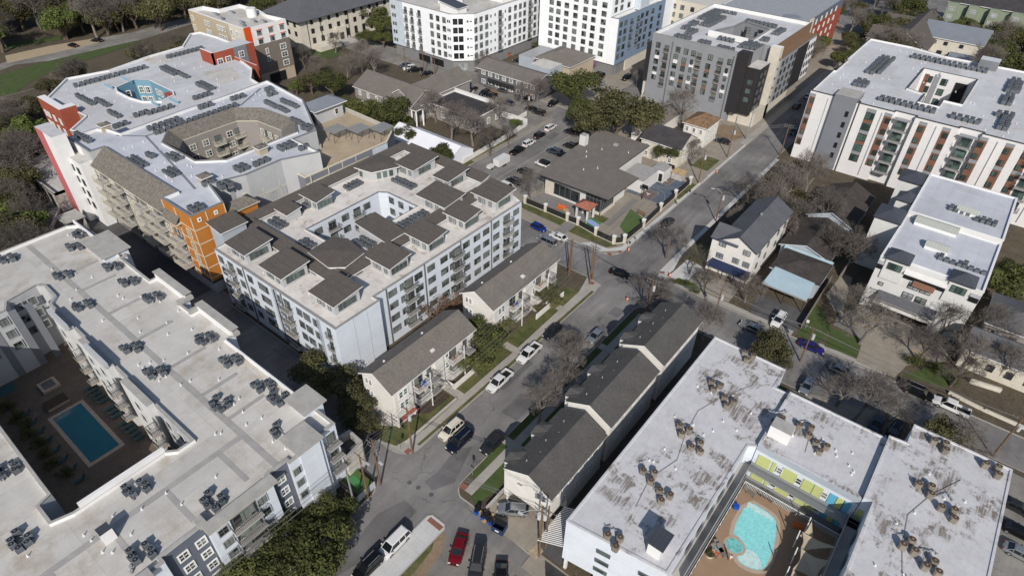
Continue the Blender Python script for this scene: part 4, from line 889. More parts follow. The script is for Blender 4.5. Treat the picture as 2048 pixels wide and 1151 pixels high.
# --- taller white and blue tower
B = Bld('apartment_building', 'tall bright white tower block with a blue side wall facing the avenue', 'apartment block', -130, 220)
B.shell([(-149.4, 205.4), (-118.2, 205.4), (-118.2, 255), (-149.4, 255)], 30, 'white_panel', 'roof_grey', z0=4.2, cap='metal_grey')
B.shell([(-118.15, 205.4), (-115, 205.4), (-115, 240), (-118.15, 240)], 20.5, 'white_panel', 'roof_white', z0=4.2, ph=.9, cap='mid_grey'); B.box('wall_panel', -115, -114.9, 205.5, 240, 4.2, 20.3, 'blue_panel')
B.box('base', -148.8, -115.5, 206, 239.5, 0, 4.2, 'grey_block'); B.box('stone_base', -115.6, -114.95, 214, 240, 0, 4.4, 'limestone')
B.box('blue_side', -149.5, -149.4, 205.5, 240, 4, 29, 'blue_panel'); B.box('ice_tower', -118.1, -115.6, 221.4, 228, 20, 27, 'ice_panel')
zs = [26.8, 24, 21.1, 18.3, 15.4, 12.7, 9.9, 7.1]
B.win('y', 205.3, [-143.9, -140.7, -137.1, -133.1, -128.9, -125.3], zs, 1.9, 1.75, 2); B.win('y', 205.3, [-121.1], zs, 2.0, 1.75, 2)
B.win('x', -114.85, [207.2, 210.4, 222.2, 225.8, 230.2, 236], [18.2, 15.3, 12.6, 9.8, 7], 1.8, 1.7, 2, 'frame_dark'); B.balc('x', -114.9, [214.6, 219.4], [16.6, 13.8, 11, 8.3], 1.8, .5, 'blue_panel', 'frame_dark', dw=1.4)
B.win('x', -118.1, [208, 212, 217], [28, 25, 22.4], 1.8, 1.7, 2, 'frame_dark')
B.done()
# --- grey and brown block
B = Bld('apartment_building', 'grey eight-storey block with wood and white panels and black corner screens', 'apartment block', -80, 218)
out = [(-96, 195), (-66.6, 195), (-66.6, 196.5), (-63.4, 196.5), (-63.4, 207), (-60.2, 207), (-60.2, 241), (-96, 241)]
court = [(-82, 207), (-78.8, 207), (-78.8, 209.4), (-69, 209.4), (-69, 226), (-79, 229), (-79.4, 221), (-82, 213)]
B.shell(out, 22, 'grey_wall', 'roof_white', ph=1.1, cap='cap_grey', holes=[court], hz=4, t=.35)
B.box('black_screen', -97.4, -95.9, 194.7, 199, 6.4, 18.6, 'dark_panel'); B.box('corner_stone', -97.4, -96.0, 195.6, 199.5, 0, 6.4, 'limestone')
B.box('black_corner', -66.7, -63.3, 194.2, 197.2, 3.8, 22.4, 'dark_panel'); B.box('black_corner', -63.4, -59.4, 195.2, 203.4, 3.8, 18.4, 'dark_panel', 'roof_grey'); B.box('cream_pier', -61.0, -57.8, 205.2, 207.6, 0, 22.6, 'limestone', 'white')
B.box('cream_base', -66, -57.8, 196.2, 225, 0, 4.6, 'limestone'); B.box('brown_terrace', -60.2, -57.4, 208, 241, 4.6, 18.8, 'grey_wall', 'wood_panel'); B.box('black_frame', -57.45, -57.2, 222, 233, 5, 18.4, 'dark_panel'); B.box('white_frame', -57.45, -57.25, 233, 240.8, 5, 18, 'white')
B.box('white_court_wall', -82.3, -69, 206.5, 206.9, 21.2, 22.9, 'white'); B.box('wood_wall', -60.5, -60.1, 208, 241, 18.6, 22.2, 'wood_panel')
zs = [18.6, 15.4, 12.8, 9.9, 7.1]
B.win('y', 194.9, [-93.5, -86.4, -81.0, -75.3, -68.9], [18.6], 1.5, 1.7, 2, 'frame_dark'); B.win('y', 194.9, [-83.6], [18.6], 1.4, 1.7, 2, 'frame_dark'); B.win('y', 194.9, [-93.5], [16.2, 13.4, 10.8, 8.2], 1.5, 1.6, 2, 'frame_dark')
B.balc('y', 194.95, [-90.4, -79.0, -71.9], [17.0, 14.2, 11.4, 8.6, 5.8], 1.7, .45, 'grey_wall', 'frame_dark', dw=1.5)
B.win('y', 194.9, [-86.8], [16.3, 13.4, 10.6, 7.8], 1.5, 1.6, 2, 'frame_dark'); B.win('y', 194.9, [-83.8, -75.6], [15.8, 13.1, 10.4, 7.6], 1.5, 1.6, 2, 'frame_dark'); B.win('y', 194.9, [-81.2, -69.4], [15.8, 13.4, 10.6, 8], .9, 1.6, 1, 'frame_dark')
b = MB()
for x, zz, m in ((-93.5, (14.8, 9.4), 'white'), (-90.4, (16.9, 14.0, 11.2, 8.4), 'wood_panel'), (-86.8, (14.8, 9.2), 'white'), (-83.8, (14.4, 9.0), 'wood_panel'), (-81.2, (14.6, 9.3), 'white'), (-79, (16.9, 14, 11.2, 8.4), 'wood_panel'), (-75.6, (14.4, 9), 'wood_panel'), (-71.9, (16.9, 14, 11.2, 8.4), 'wood_panel'), (-69.4, (14.6, 9.3), 'white')):
    for z in zz: B.box('wall_panel', x-.75, x+.75, 194.9, 194.99, z-.6, z+.6, m)
for x in (-88.6, -68.0): B.box('downpipe', x-.1, x+.1, 194.8, 194.98, 0, 20.6, 'frame_grey')
B.win('x', -59.35, [197.5, 200.6], [16, 13.4, 10.8, 8.2, 5.6], 1.4, 1.4, 2, 'frame_grey', 'glass_green'); B.win('y', 195.15, [-61.5], [14.0, 11.3, 8.6], 1.5, 1.4, 2, 'frame_grey', 'glass_green')
B.win('x', -57.3, [209.5, 213, 217, 220.4], [17, 14.2, 11.4, 8.6, 5.8], 1.4, 1.6, 2, 'frame_dark'); B.win('x', -57.2, [234.4, 237, 239.4], [16, 13, 10, 7], 1.2, 1.6, 2, 'frame_dark'); B.win('x', -57.7, [206.4], [19, 16, 13, 10, 7], .7, .6, 1, 'frame_dark')
B.win('y', 226.0, [-76.5, -72], [19.6], 2.0, 2.0, 2, 'frame_dark'); B.done()
# --- far blocks behind
B = Bld('apartment_building', 'cream stone apartments with arched ground floor behind the grey block', 'apartment block', -112, 262)
B.shell([(-140, 255), (-99, 255), (-99, 285), (-140, 285)], 17, 'limestone', 'roof_grey', cap='trim_cream'); B.box('stone_base', -120, -99, 254.7, 255, 0, 4.5, 'stone_tan')
for x in (-117.5, -114.5, -111.5, -103): B.win('y', 254.6, [x], [2.4], 1.8, 3.0, 1, 'frame_dark', 'black', name='arch')
B.win('y', 254.9, [-118, -114.4, -110, -100.8], [14.6, 11.4, 8.0], 1.6, 1.7, 2, 'frame_dark'); B.balc('y', 254.95, [-105.6], [13, 9.8, 6.4], 5, 1.4, 'trim_cream', 'frame_dark'); B.done()
B = Bld('apartment_building', 'slate blue apartments with a round balcony tower and brick end wall', 'apartment block', -80, 268)
B.shell([(-98.9, 256), (-65.4, 256), (-65.4, 300), (-98.9, 300)], 18.4, 'slate_blue', 'metal_grey', ph=.3, cap='metal_grey'); B.box('brick_end', -65.5, -65.2, 262, 300, 0, 15, 'brick_red'); B.box('cream_end', -65.6, -64.9, 258, 262, 0, 18.2, 'trim_cream')
b = MB()
for z in (14.2, 10.8): b.cyl(-71.5, 256.4, z, z+.3, 4.2, 'mid_grey', n=20)
b.cyl(-71.5, 256.4, 17.6, 18.8, 4.4, 'metal_seam', n=20, r1=3.0); B.part('round_balcony', b); B.part('round_wall', MB().cyl(-71.5, 257, 0, 17.5, 3, 'slate_blue', n=16))
B.win('y', 255.9, [-96, -84, -79.6], [15.6, 12, 8.6], 1.6, 1.7, 2, 'trim_white', trim='trim_white'); B.balc('y', 255.95, [-90.4], [14, 10.6, 7.2], 5, 1.2, 'mid_grey', 'frame_dark'); B.win('x', -65.1, [266, 272, 278, 284, 290], [16, 12.6, 9, 5.6], 1.5, 1.6, 2, 'trim_white', trim='trim_white'); B.done()

# --- big white block with terracotta panels (right)
B = Bld('apartment_building', 'large white seven-storey block with rust-red panel strips and a square light well', 'apartment block', -8, 214)
out = [(-41.2, 184.6), (-34.6, 184.6), (-34.6, 183.9), (-28.6, 183.9), (-28.6, 185.6), (-28.1, 183.9), (-19.5, 183.9), (-19.5, 184.9), (-14.6, 184.9), (-14.6, 183.9), (-4.6, 183.9), (-4.6, 184.9), (.4, 184.9), (.4, 183.9), (40, 183.9), (40, 243), (-18, 241.2), (-28.4, 244), (-41.4, 244), (-41.4, 216.8), (-40.9, 216.8), (-40.9, 205), (-41.5, 205)]
court = [(-16.2, 195.6), (-11.7, 195.6), (-11.7, 201.2), (-7.2, 201.2), (-7.2, 224.6), (-20.9, 224.6), (-20.9, 204), (-16.2, 202.6)]
B.shell(out, 20, 'cream_panel', 'roof_white', ph=.5, cap='cap_dark', holes=[court], hz=2, t=.35)
B.box('stair_tower', -34.7, -28.9, 183.7, 190, 0, 20.9, 'mid_grey', 'cap_conc')
B.win('y', 183.6, [-30.3], [16.4, 13.4, 10.4, 7.4, 4.4], .8, 1.5, 1, 'frame_dark', 'black')
zs = [17.3, 14.3, 11.3, 8.3, 5.3]
B.win('y', 183.8, [-24.8], zs, 2.1, 1.9, 3, 'frame_dark', 'glass_green', pane=True)
B.balc('y', 183.85, [-17.0, -2.1, 13], [z-1.6 for z in zs], 3.4, 1.3, 'grey_wall', 'frame_dark', gm='glass_green', dw=2.4)
B.win('y', 183.7, [-20.4, -12.6, -6.9, .9, 6.4, 10.2, 18], zs, 1.1, 1.3, 2, 'frame_dark', 'glass_green', pane=True)
B.win('y', 184.5, [-40.1], zs, .9, 1.3, 1, 'frame_dark', 'glass_green')
b = MB()
for x, w_, y in ((-20.7, .9, 183.82), (-12.4, .9, 183.82), (-7.1, .9, 183.82), (1.1, .9, 183.82), (6.6, .9, 183.82), (10.4, .9, 183.82), (18.2, .9, 183.82), (-24.8, 1.15, 183.82), (-40.3, .75, 184.52)):
    for i, z in enumerate(zs):
        B.box('wall_panel', x-w_, x+w_, y, y+.1, z-1.05, z+1.05, 'rust_panel' if (x != -24.8 or i in (2, 4)) else 'mid_grey')
        B.box('wall_panel', x-w_, x+w_, y-.01, y+.09, z+1.05, z+1.95, 'grey_wall' if i % 2 == 0 else 'rust_panel')
for x in (-17, -2.1, 13): B.box('canopy', x-2, x+2, 182.6, 183.9, 18.6, 18.8, 'metal_grey')
for x in (-36.2, -22.2, -9.4, 4, 15.6): B.box('downpipe', x-.08, x+.08, 183.7 if x > -30 else 184.45, 183.86 if x > -30 else 184.6, 1, 19, 'light_grey')
for i, z in enumerate(zs[:3]):
    B.win('y', 224.5, [-18.6, -14.6], [z], 1.7, 1.9, 2, 'frame_dark', 'glass_green')
b = MB(); b.box(-20, -18.9, 224.4, 224.58, 4, 18.6, 'rust_panel'); b.box(-17.4, -16.0, 224.4, 224.58, 4, 19, 'grey_wall'); B.part('court_panel', b)
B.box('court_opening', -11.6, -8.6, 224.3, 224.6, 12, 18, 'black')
B.box('stair_bulkhead', -9, -4, 237, 241, 19.4, 22.2, 'mid_grey', 'roof_white')
random.seed(8)
B.vents([(random.uniform(-39, 6), random.uniform(186, 240)) for _ in range(60)], 19.5); B.done()

# --- white stepped apartment building with small pyramid roofs
B = Bld('condominium', 'white stucco condominium with dark pyramid roofs and skylights over a garage entrance', 'apartment block', 3, 145)
B.shell([(-5.9, 126.4), (12.1, 126.4), (12.3, 147), (-5.6, 147)], 12.5, 'white_render', 'roof_cool', ph=.35, cap='white'); B.shell([(-5.6, 147.1), (12.3, 147.1), (12.2, 169), (-5.7, 169)], 13.3, 'white_render', 'roof_cool', ph=.35, cap='white')
for x0, x1, y0, y1 in ((-10.8, -5.95, 141, 147.4), (-10.9, -5.75, 162.5, 168.6), (-9, -5.8, 152, 156)):
    B.box('side_tower', x0, x1, y0, y1, 0, 12.6, 'white_render'); B.hip(x0, x1, y0, y1, 12.6, 14.2, 'metal_dark', ov=.35, trim='frame_dark')
for x0, x1 in ((-4.7, -.9), (6.5, 10.3)):
    B.box('front_tower', x0, x1, 126.1, 130, 8, 12.7, 'white_render'); B.hip(x0, x1, 126.1, 130, 12.7, 14.3, 'metal_dark', ov=.35, trim='frame_dark'); B.win('y', 126.0, [(x0+x1)/2], [11.3], 2.5, 1.5, 3, 'frame_dark', 'glass_green', pane=True)
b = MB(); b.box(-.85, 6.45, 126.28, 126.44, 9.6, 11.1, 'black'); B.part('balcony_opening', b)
b = MB(); b.face([(-.95, 125.6, 11.0), (6.5, 125.6, 11.0), (6.5, 127.6, 12.62), (-.95, 127.6, 12.62)], 'white_render'); b.box(-.95, 6.5, 125.6, 126.3, 10.85, 10.98, 'white_render'); B.part('awning', b)
b = MB(); b.face([(1.2, 125.5, 9.0), (5.0, 125.5, 9.0), (5.0, 126.3, 9.9), (1.2, 126.3, 9.9)], 'rust_panel'); B.part('rust_awning', b)
B.part('railing', MB().box(-.85, 6.45, 126.1, 126.16, 10.3, 10.36, 'frame_dark'))
for x0, x1 in ((-5.9, -4.8), (10.4, 12.1)): B.box('corner_balcony', x0+.05, x1-.05, 126.25, 126.42, 9.7, 11.0, 'black'); b = MB(); b.face([(x0, 125.7, 11.1), (x1, 125.7, 11.1), (x1, 127.2, 12.0), (x0, 127.2, 12.0)], 'metal_grey'); B.part('corner_canopy', b)
B.win('y', 126.3, [1.6, 3.8], [8.6], 1.9, 1.5, 2, 'frame_dark', 'glass_blind', pane=True); B.win('y', 126.3, [1.4], [6.1], 1.9, 1.4, 2, 'frame_dark', 'glass_blind', pane=True); B.win('y', 126.3, [3.8], [6.1], 1.9, 1.4, 2, 'frame_dark', 'glass', pane=True)
B.win('y', 126.3, [-3.8, 9.1], [9.5, 6.6], .9, .8, 1, 'frame_dark', 'glass_blind', pane=True)
b = MB(); b.face([(-3.6, 124.6, 3.9), (7.2, 124.6, 3.9), (7.2, 126.35, 5.2), (-3.6, 126.35, 5.2)], 'shingle_slate'); b.box(-3.6, 7.2, 124.6, 126.3, 3.75, 3.88, 'conc_wall'); B.part('garage_canopy', b)
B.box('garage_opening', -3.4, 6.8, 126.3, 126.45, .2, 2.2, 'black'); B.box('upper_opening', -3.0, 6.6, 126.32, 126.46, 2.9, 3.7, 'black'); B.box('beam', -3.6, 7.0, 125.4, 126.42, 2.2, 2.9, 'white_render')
for x in (-1.9, 4.6): B.box('pillar', x-.4, x+.4, 125.5, 126.4, 2.9, 3.8, 'white_render')
for cx, cy, w_, d in ((2.2, 136.6, 4.2, 2.6), (.4, 145.4, 8.0, 3.4), (4.4, 154.6, 4.2, 2.4)):
    z = 12.2 if cy < 147 else 13.0; b = MB(); b.box(cx-w_/2, cx+w_/2, cy-d/2, cy+d/2, z, z+.8, 'white'); b.face([(cx-w_/2-.1, cy-d/2-.1, z+.8), (cx+w_/2+.1, cy-d/2-.1, z+.8), (cx+w_/2+.1, cy+.0, z+1.4), (cx-w_/2-.1, cy+.0, z+1.4)], 'sky_light'); b.face([(cx-w_/2-.1, cy, z+1.4), (cx+w_/2+.1, cy, z+1.4), (cx+w_/2+.1, cy+d/2+.1, z+.8), (cx-w_/2-.1, cy+d/2+.1, z+.8)], 'sky_light'); B.part('skylight', b)
fc = bpy.data.curves.new('lettering', 'FONT'); fc.body = 'Brownstone Place\n  Condo Center'; fc.size = .62; fc.extrude = .02; fc.space_line = .9
to = bpy.data.objects.new('lettering', fc); C.objects.link(to); bpy.context.view_layer.update()
me = bpy.data.meshes.new_from_object(to.evaluated_get(bpy.context.evaluated_depsgraph_get())); bpy.data.objects.remove(to); me.materials.clear(); me.materials.append(MATS['frame_dark'])
o = inst('sign_lettering', me, B.root, Vector((-5.3, 126.36, 4.55))-B.o); o.rotation_euler = (R(90), 0, 0)
B.done()

# --- white walk-ups with brown roofs
for k, (x0, x1, y0, y1, lab) in enumerate(((-64.2, -57.0, 42.4, 62.0, 'white walk-up with brown gable roof nearer the corner lawn, balconies to the street'), (-65.4, -57.8, 68.5, 89.2, 'white walk-up with brown gable roof behind the oak, nearer the far intersection'))):
    B = Bld('walkup_house', lab, 'apartment house', (x0+x1)/2, (y0+y1)/2)
    B.gable(x0, x1, y0, y1, 8.4, 10.5, 'y', 'white_warm', 'shingle_brown', 0, .45, ridge=x0+3.4)
    B.win('y', y0-.05, [x0+1.15, x0+2.05], [7.4, 4.7], .75, 1.2, 1, 'trim_white', 'glass', trim='trim_white', pane=True)
    B.win('x', x1+.05, [y0+.9, y0+1.8, y0+12.6], [7.5, 5.0], .8, 1.4, 1, 'trim_white', 'glass_green', trim='trim_white', pane=True)
    B.box('corner_bay', x1-.2, x1+.5, y0+.1, y0+3.9, 2.2, 8.1, 'white_warm'); B.box('corner_bay', x1-.2, x1+.5, y0+9.4, y0+11.4, 2.2, 8.1, 'white_warm')
    B.win('x', x1+.55, [y0+1.3, y0+2.3], [7.3, 4.8], .85, 1.4, 1, 'trim_white', 'glass_green', trim='trim_white', pane=True)
    B.balc('x', x1+.02, [y0+5.7, y0+14.0], [5.7, 2.9], 2.9, 1.5, 'white_warm', 'trim_white', dw=1.8); B.balc('x', x1+.02, [y0+8.2, y0+17.2], [5.7, 2.9], 1.8, 1.9, 'conc_wall', 'frame_dark', dw=1.0)
    for y in (7.2, 15.6): B.box('post', x1+1.35, x1+1.5, y0+y-.08, y0+y+.08, .1, 8.2, 'trim_white')
    b = MB()
    for i in range(15): b.box(x1+.4+i*.06, x1+1.6, y0+8.4+i*.27, y0+8.67+i*.27, 5.5-i*.38-.15, 5.5-i*.38, 'conc_wall')
    B.part('stairs', b)
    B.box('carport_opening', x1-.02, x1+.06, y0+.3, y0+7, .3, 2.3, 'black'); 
    for y in (.2, 3.9): B.box('pillar', x1+.2, x1+.5, y0+y-.15, y0+y+.15, 0, 2.2, 'trim_white')
    b = MB()
    for q in range(4): b.cyl(x0+2.4+.5*(q % 2), y0+3+q*4.4, 9.7, 10.3, .2, 'white', n=8)
    B.part('roof_vent', b); B.box('chimney', x1-1.6, x1-.9, y0+10.1, y0+10.9, 8.6, 9.4, 'white_warm'); B.done()
    for q, (yy, m, nm) in enumerate(((5.0, 'wood_panel', 'wooden'), (6.2, 'bin_blue', 'blue'), (13.6, 'tile_red', 'red'), (14.6, 'cardboard', 'tan'))):
        t = tag(MB().rbox(x1+.9, y0+yy, .3*q, .6, .55, 5.72, 6.15, m).rbox(x1+.75, y0+yy+.1, .3*q, .12, .5, 6.15, 6.6, m).build('patio_chair'), '%s chair on the upper balcony of the walk-up %s' % (nm, ('near the corner lawn', 'behind the oak')[k]), 'chair')
B = None
tag(MB().face([(-57.2, 43.2, 2.3), (-56.0, 43.2, 1.6), (-56.0, 46.4, 1.6), (-57.2, 46.4, 2.3)], 'brick_red').box(-56.05, -56.0, 43.2, 46.4, 1.3, 1.62, 'trim_white').build('awning'), 'red awning over the ground-floor patio of the corner walk-up', 'awning')
b = MB(); b.box(-55.3, -55.1, 54.6, 62, 0, 1.4, 'white_warm').box(-57, -55.2, 54.6, 54.7, 0, 1.4, 'white_warm'); tag(b.build('garden_wall'), 'low white wall in front of the corner walk-up stairs', 'wall')
b = MB(); b.box(-55.4, -55.2, 79, 88.6, 0, 1.4, 'white_warm'); tag(b.build('garden_wall'), 'low white wall in front of the farther walk-up', 'wall')
tag(MB().box(-53.5, -53.2, 41.0, 53.2, 0, .55, 'conc_wall').build('retaining_wall'), 'low pale kerb wall along the walk-up lawn by the sidewalk', 'wall')

# --- three grey-roofed townhouses
for k, (y0, y1, dz, lab) in enumerate(((43.2, 57.0, 0, 'beige townhouse with charcoal roof and open carport, nearest the corner'), (58.5, 73.2, .8, 'beige townhouse with charcoal roof, middle one of the stepped row'), (75.2, 89.2, .9, 'beige townhouse with charcoal roof at the far end of the stepped row'))):
    B = Bld('townhouse', lab, 'townhouse', -30, (y0+y1)/2); B.root['group'] = 'stepped row of beige townhouses'
    B.gable(-34.0, -26.2, y0, y1, 8.2+dz, 10.2+dz, 'y', 'white_warm', 'shingle_grey', 3.0 if k == 0 else 0, .35, ridge=-30, t=.15)
    if k == 0:
        B.box('ground_floor', -34, -26.2, y0+4.5, y1, 0, 3.0, 'white_warm'); B.box('ceiling', -34, -26.2, y0, y0+4.5, 2.98, 3.1, 'conc_wall')
        for x, y in ((-33.85, y0+.15), (-26.35, y0+.15), (-30, y0+.15)):
            if x != -30: B.box('pillar', x-.14, x+.14, y-.14, y+.14, .1, 3.0, 'trim_white')
        B.win('y', y0-.05, [-28.1, -27.2], [7.0], .75, 1.3, 1, 'trim_white', 'glass', trim='trim_white', pane=True)
    B.win('x', -26.15, [y0+2.2+2.6*i for i in range(5)], [7.2+dz], 1.0, .9, 2, 'trim_white', 'glass', trim='trim_white', pane=True)
    B.win('x', -26.15, [y0+3.2+3.6*i for i in range(3)], [4.2], 1.0, 1.4, 2, 'trim_white', 'glass', trim='trim_white', pane=True)
    for yy in (y0+2.2, y0+8.6):                                             # small projecting front gables
        b = MB(); z = 8.2+dz
        b.box(-35.0, -34.0, yy-1.5, yy+1.5, 0 if k else 0, z-.15, 'white_warm')
        b.face([(-35.2, yy-1.6, z-.1), (-33.2, yy-1.6, z+.55), (-33.0, yy, z+.62), (-35.2, yy, z+.36)], 'shingle_grey'); b.face([(-35.2, yy, z+.36), (-33.0, yy, z+.62), (-33.2, yy+1.6, z+.55), (-35.2, yy+1.6, z-.1)], 'shingle_grey')
        b.face([(-35.2, yy+1.6, z-.14), (-35.2, yy-1.6, z-.14), (-35.2, yy, z+.34)], 'white_warm'); B.part('front_gable', b)
    b = MB()
    for q in range(5): b.cyl(-32+.7*(q % 2), y0+2+q*2.3, 9.0+dz, 9.75+dz, .06, 'light_grey', n=6)
    B.part('roof_vent', b)
    if k: B.win('y', y0-.05, [], [], 1, 1)
    B.done()
b = MB(); b.box(-35.35, -35.15, 40.0, 45.4, 0, 1.0, 'conc_wall'); tag(b.build('retaining_wall'), 'low pale wall beside the townhouse carport', 'wall')

# --- white-roofed U-shaped apartments with kidney pool
for nm, poly, z, lab in (('x', [(-21.5, 39.7), (-8.3, 41.6), (-8.2, 65.6), (-7.2, 66.2), (-7.2, 79.0), (-9.4, 79.0), (-9.4, 83.8), (-21.5, 83.8)], 12.0, 'long white stained-roof apartment wing beside the townhouses'), ('y', [(-7.1, 66.3), (6.8, 66.3), (6.8, 78.9), (-7.1, 78.9)], 12.6, 'white stained-roof middle wing with lime green doors on open galleries'), ('z', [(8.0, 38), (21.4, 38), (21.4, 83.4), (9.2, 83.4), (9.2, 79.2), (6.9, 78.9), (6.9, 66.2), (8.0, 66.2)], 13.3, 'white stained-roof apartment wing on the parking-lot side of the pool')):
    B = Bld('apartment_wing', lab, 'apartment block', sum(p[0] for p in poly)/len(poly), 62)
    B.shell(poly, z, 'c_wall', 'roof_worn', ph=.12, cap='roof_worn', t=.25, z0=3.0 if nm == 'x' else 0)
    if nm == 'x':
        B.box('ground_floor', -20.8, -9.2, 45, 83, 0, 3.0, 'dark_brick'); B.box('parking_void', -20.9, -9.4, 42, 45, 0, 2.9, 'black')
        for x, y in ((-21.1, 40.2), (-16.8, 40.8), (-12.6, 41.4), (-8.8, 42)): B.box('pillar', x-.2, x+.2, y-.2, y+.2, 0, 3.0, 'trim_white')
        for z_ in (9.2, 7.0, 4.9): B.winp((-16.1, 40.40, z_), R(8.3), 1.9, .75, 1, 'frame_grey', 'glass_green', pane=True)
        for z_ in (9.2, 7.0, 4.9): B.winp((-10.5, 41.2, z_), R(8.3), 1.9, .75, 1, 'frame_grey', 'glass_green', pane=True)
        B.part('roof_hatch', MB().box(-11.6, -9.9, 42.4, 44.9, 11.88, 14.2, 'white', 'metal_dark').box(-12.0, -9.6, 42.2, 45.1, 14.2, 14.35, 'metal_dark'))
        B.win('x', -8.1, [48+3.2*i for i in range(5)], [9.2, 6.2], 1.8, 1.4, 2, 'frame_grey')
        b = MB(); b.box(-8.2, -6.9, 44, 66, 8.0, 8.15, 'conc_wall').box(-8.2, -6.9, 44, 66, 5.0, 5.15, 'conc_wall'); B.part('gallery', b)
        b = MB(); b.box(-6.95, -6.9, 44, 66, 8.15, 9.2, 'metal_grey').box(-6.95, -6.9, 44, 66, 5.15, 6.2, 'metal_grey'); B.part('gallery_rail', b)
        b = MB()
        for i in range(22): b.tube((-25.2, 40.0+i*.3-1, 4.3+.01*i), (-21.6, 40.0+i*.3, 5.2), .07, .07, 'white', 4)
        B.part('slat_canopy', b)
        for q in range(9): B.box('panel_rib', -18.5+q*1.1, -18.47+q*1.1, 40.0, 40.02, 4, 11, 'pale_blue') if 0 else None
    if nm == 'y':
        for zf in (8.6, 5.4):
            b = MB(); b.box(-7.0, 8.0, 64.5, 66.3, zf-.2, zf, 'grey_wall'); B.part('gallery', b)
            r_ = MB(); r_.box(-7.0, 8.0, 64.48, 64.54, zf+1.0, zf+1.06, 'frame_grey')
            for i in range(75): r_.box(-7+.2*i, -6.97+.2*i, 64.49, 64.53, zf, zf+1.0, 'frame_grey')
            B.part('gallery_rail', r_)
            for x, m, w_ in ((-5.6, 'lime', 1.8), (-4.2, 'lime', .5), (-2.0, 'lime', 2.0), (.6, 'lime', 1.4), (2.0, 'lime', 1.2), (3.9, 'door_blue', .9), (4.9, 'lime', .9), (5.7, 'door_blue', .9), (7.4, 'lime', .8)):
                B.box('door', x-w_/2, x+w_/2, 66.18, 66.28, zf+.05, zf+2.15, m)
        B.win('y', 66.2, [-3.3, -.6, 2.9], [9.8, 6.6], .8, 1.2, 1, 'trim_white')
        B.part('roof_hatch', MB().box(-6.8, -3.9, 68.6, 70.8, 12.4, 14.6, 'white', 'cap_conc')); B.box('white_fascia', -7.1, 6.8, 66.2, 66.3, 11.4, 12.5, 'pale_blue')
    if nm == 'z':
        B.win('X', 7.9, [42+4*i for i in range(6)], [10, 7], 1.8, 1.4, 2, 'frame_grey'); b = MB(); b.box(6.5, 8.0, 38, 66, 8.4, 8.6, 'conc_wall').box(6.5, 6.55, 38, 66, 8.6, 9.6, 'metal_grey').box(6.5, 8, 38, 66, 5.2, 5.4, 'conc_wall'); B.part('gallery', b)
    random.seed(len(lab)); xs = [p[0] for p in poly]; ys = [p[1] for p in poly]
    B.vents([(random.uniform(min(xs)+2.6, max(xs)-2), random.uniform(max(44, min(ys)+3), max(ys)-5)) for _ in range(14)], z-.12, .35)
    b = MB(); random.seed(4)
    px = (min(xs)+max(xs))/2; pts = [(px+random.uniform(-2.5, 2.5), y) for y in range(int(max(44, min(ys)))+3, int(max(ys))-2, 5)]
    for a_, c_ in zip(pts, pts[1:]): b.tube((*a_, z-.02), (*c_, z-.02), .035, .035, 'cap_grey', 4)
    B.part('conduit', b); B.done()
struct('pool_deck', MB().box(-6.6, 7.9, 40, 64.4, 0, 5.3, 'pool_deck'))
struct('pool_deck_edge', MB().box(-6.6, 7.9, 39.6, 40, 0, 5.4, 'conc_wall'))
pool = [(-5.4, 65.6), (-1.7, 65.5), (-.7, 64.7), (.3, 61.3), (.65, 57.5), (.2, 56.2), (-1.2, 55.5), (-2.7, 55.5), (-3.2, 56.2), (-2.9, 57.4), (-3.7, 59.0), (-5.3, 59.0)]
def smooth(p, it=2):
    for _ in range(it):
        q = []
        for i in range(len(p)):
            a, b_ = p[i], p[(i+1) % len(p)]; q += [(a[0]*.75+b_[0]*.25, a[1]*.75+b_[1]*.25), (a[0]*.25+b_[0]*.75, a[1]*.25+b_[1]*.75)]
        p = q
    return p
KQ = .951; pool = smooth(ccw([(x*KQ, y*KQ) for x, y in pool]), 1)
struct('pool_coping', MB().flat(inset(pool, -.55), 5.315, 'coping').sides(inset(pool, -.55), 5.29, 5.315, 'coping'))
struct('pool_water', MB().flat(pool, 5.325, 'water')); struct('pool_ledge', MB().flat(ccw(smooth([(x*KQ, y*KQ) for x, y in ((-3.1, 56.4), (-2.7, 55.6), (-1.2, 55.6), (.1, 56.3), (.2, 56.9), (-.8, 58.0), (-2.0, 58.3), (-2.8, 57.5))], 2)), 5.335, 'water_shallow')); struct('pool_step', MB().flat(ccw([(x*KQ, y*KQ) for x, y in ((-5.3, 65.4), (-1.8, 65.3), (-1.2, 64.6), (-5.2, 64.4))]), 5.335, 'water_shallow'))
sp = [((-4.05+1.2*math.cos(a*.35))*KQ, (57.35+1.1*math.sin(a*.35))*KQ) for a in range(18)]; struct('pool_coping', MB().flat(inset(sp, -.35), 5.34, 'coping')); struct('spa_water', MB().flat(sp, 5.35, 'water_spa'))
b = MB()
for i in range(70): b.box(-6.6+i*.21, -6.55+i*.21, 64.3, 64.34, 5.3, 6.3, 'trim_white')
b.box(-6.6, 7.9, 64.28, 64.36, 6.3, 6.38, 'trim_white').box(-6.65, -6.58, 44, 64.3, 6.3, 6.38, 'trim_white')
for i in range(90): b.box(-6.63, -6.6, 44+i*.22, 44.04+i*.22, 5.3, 6.3, 'trim_white') if i % 5 == 0 else None
tag(b.build('pool_fence'), 'white slatted railing along the edge of the pool deck', 'fence')
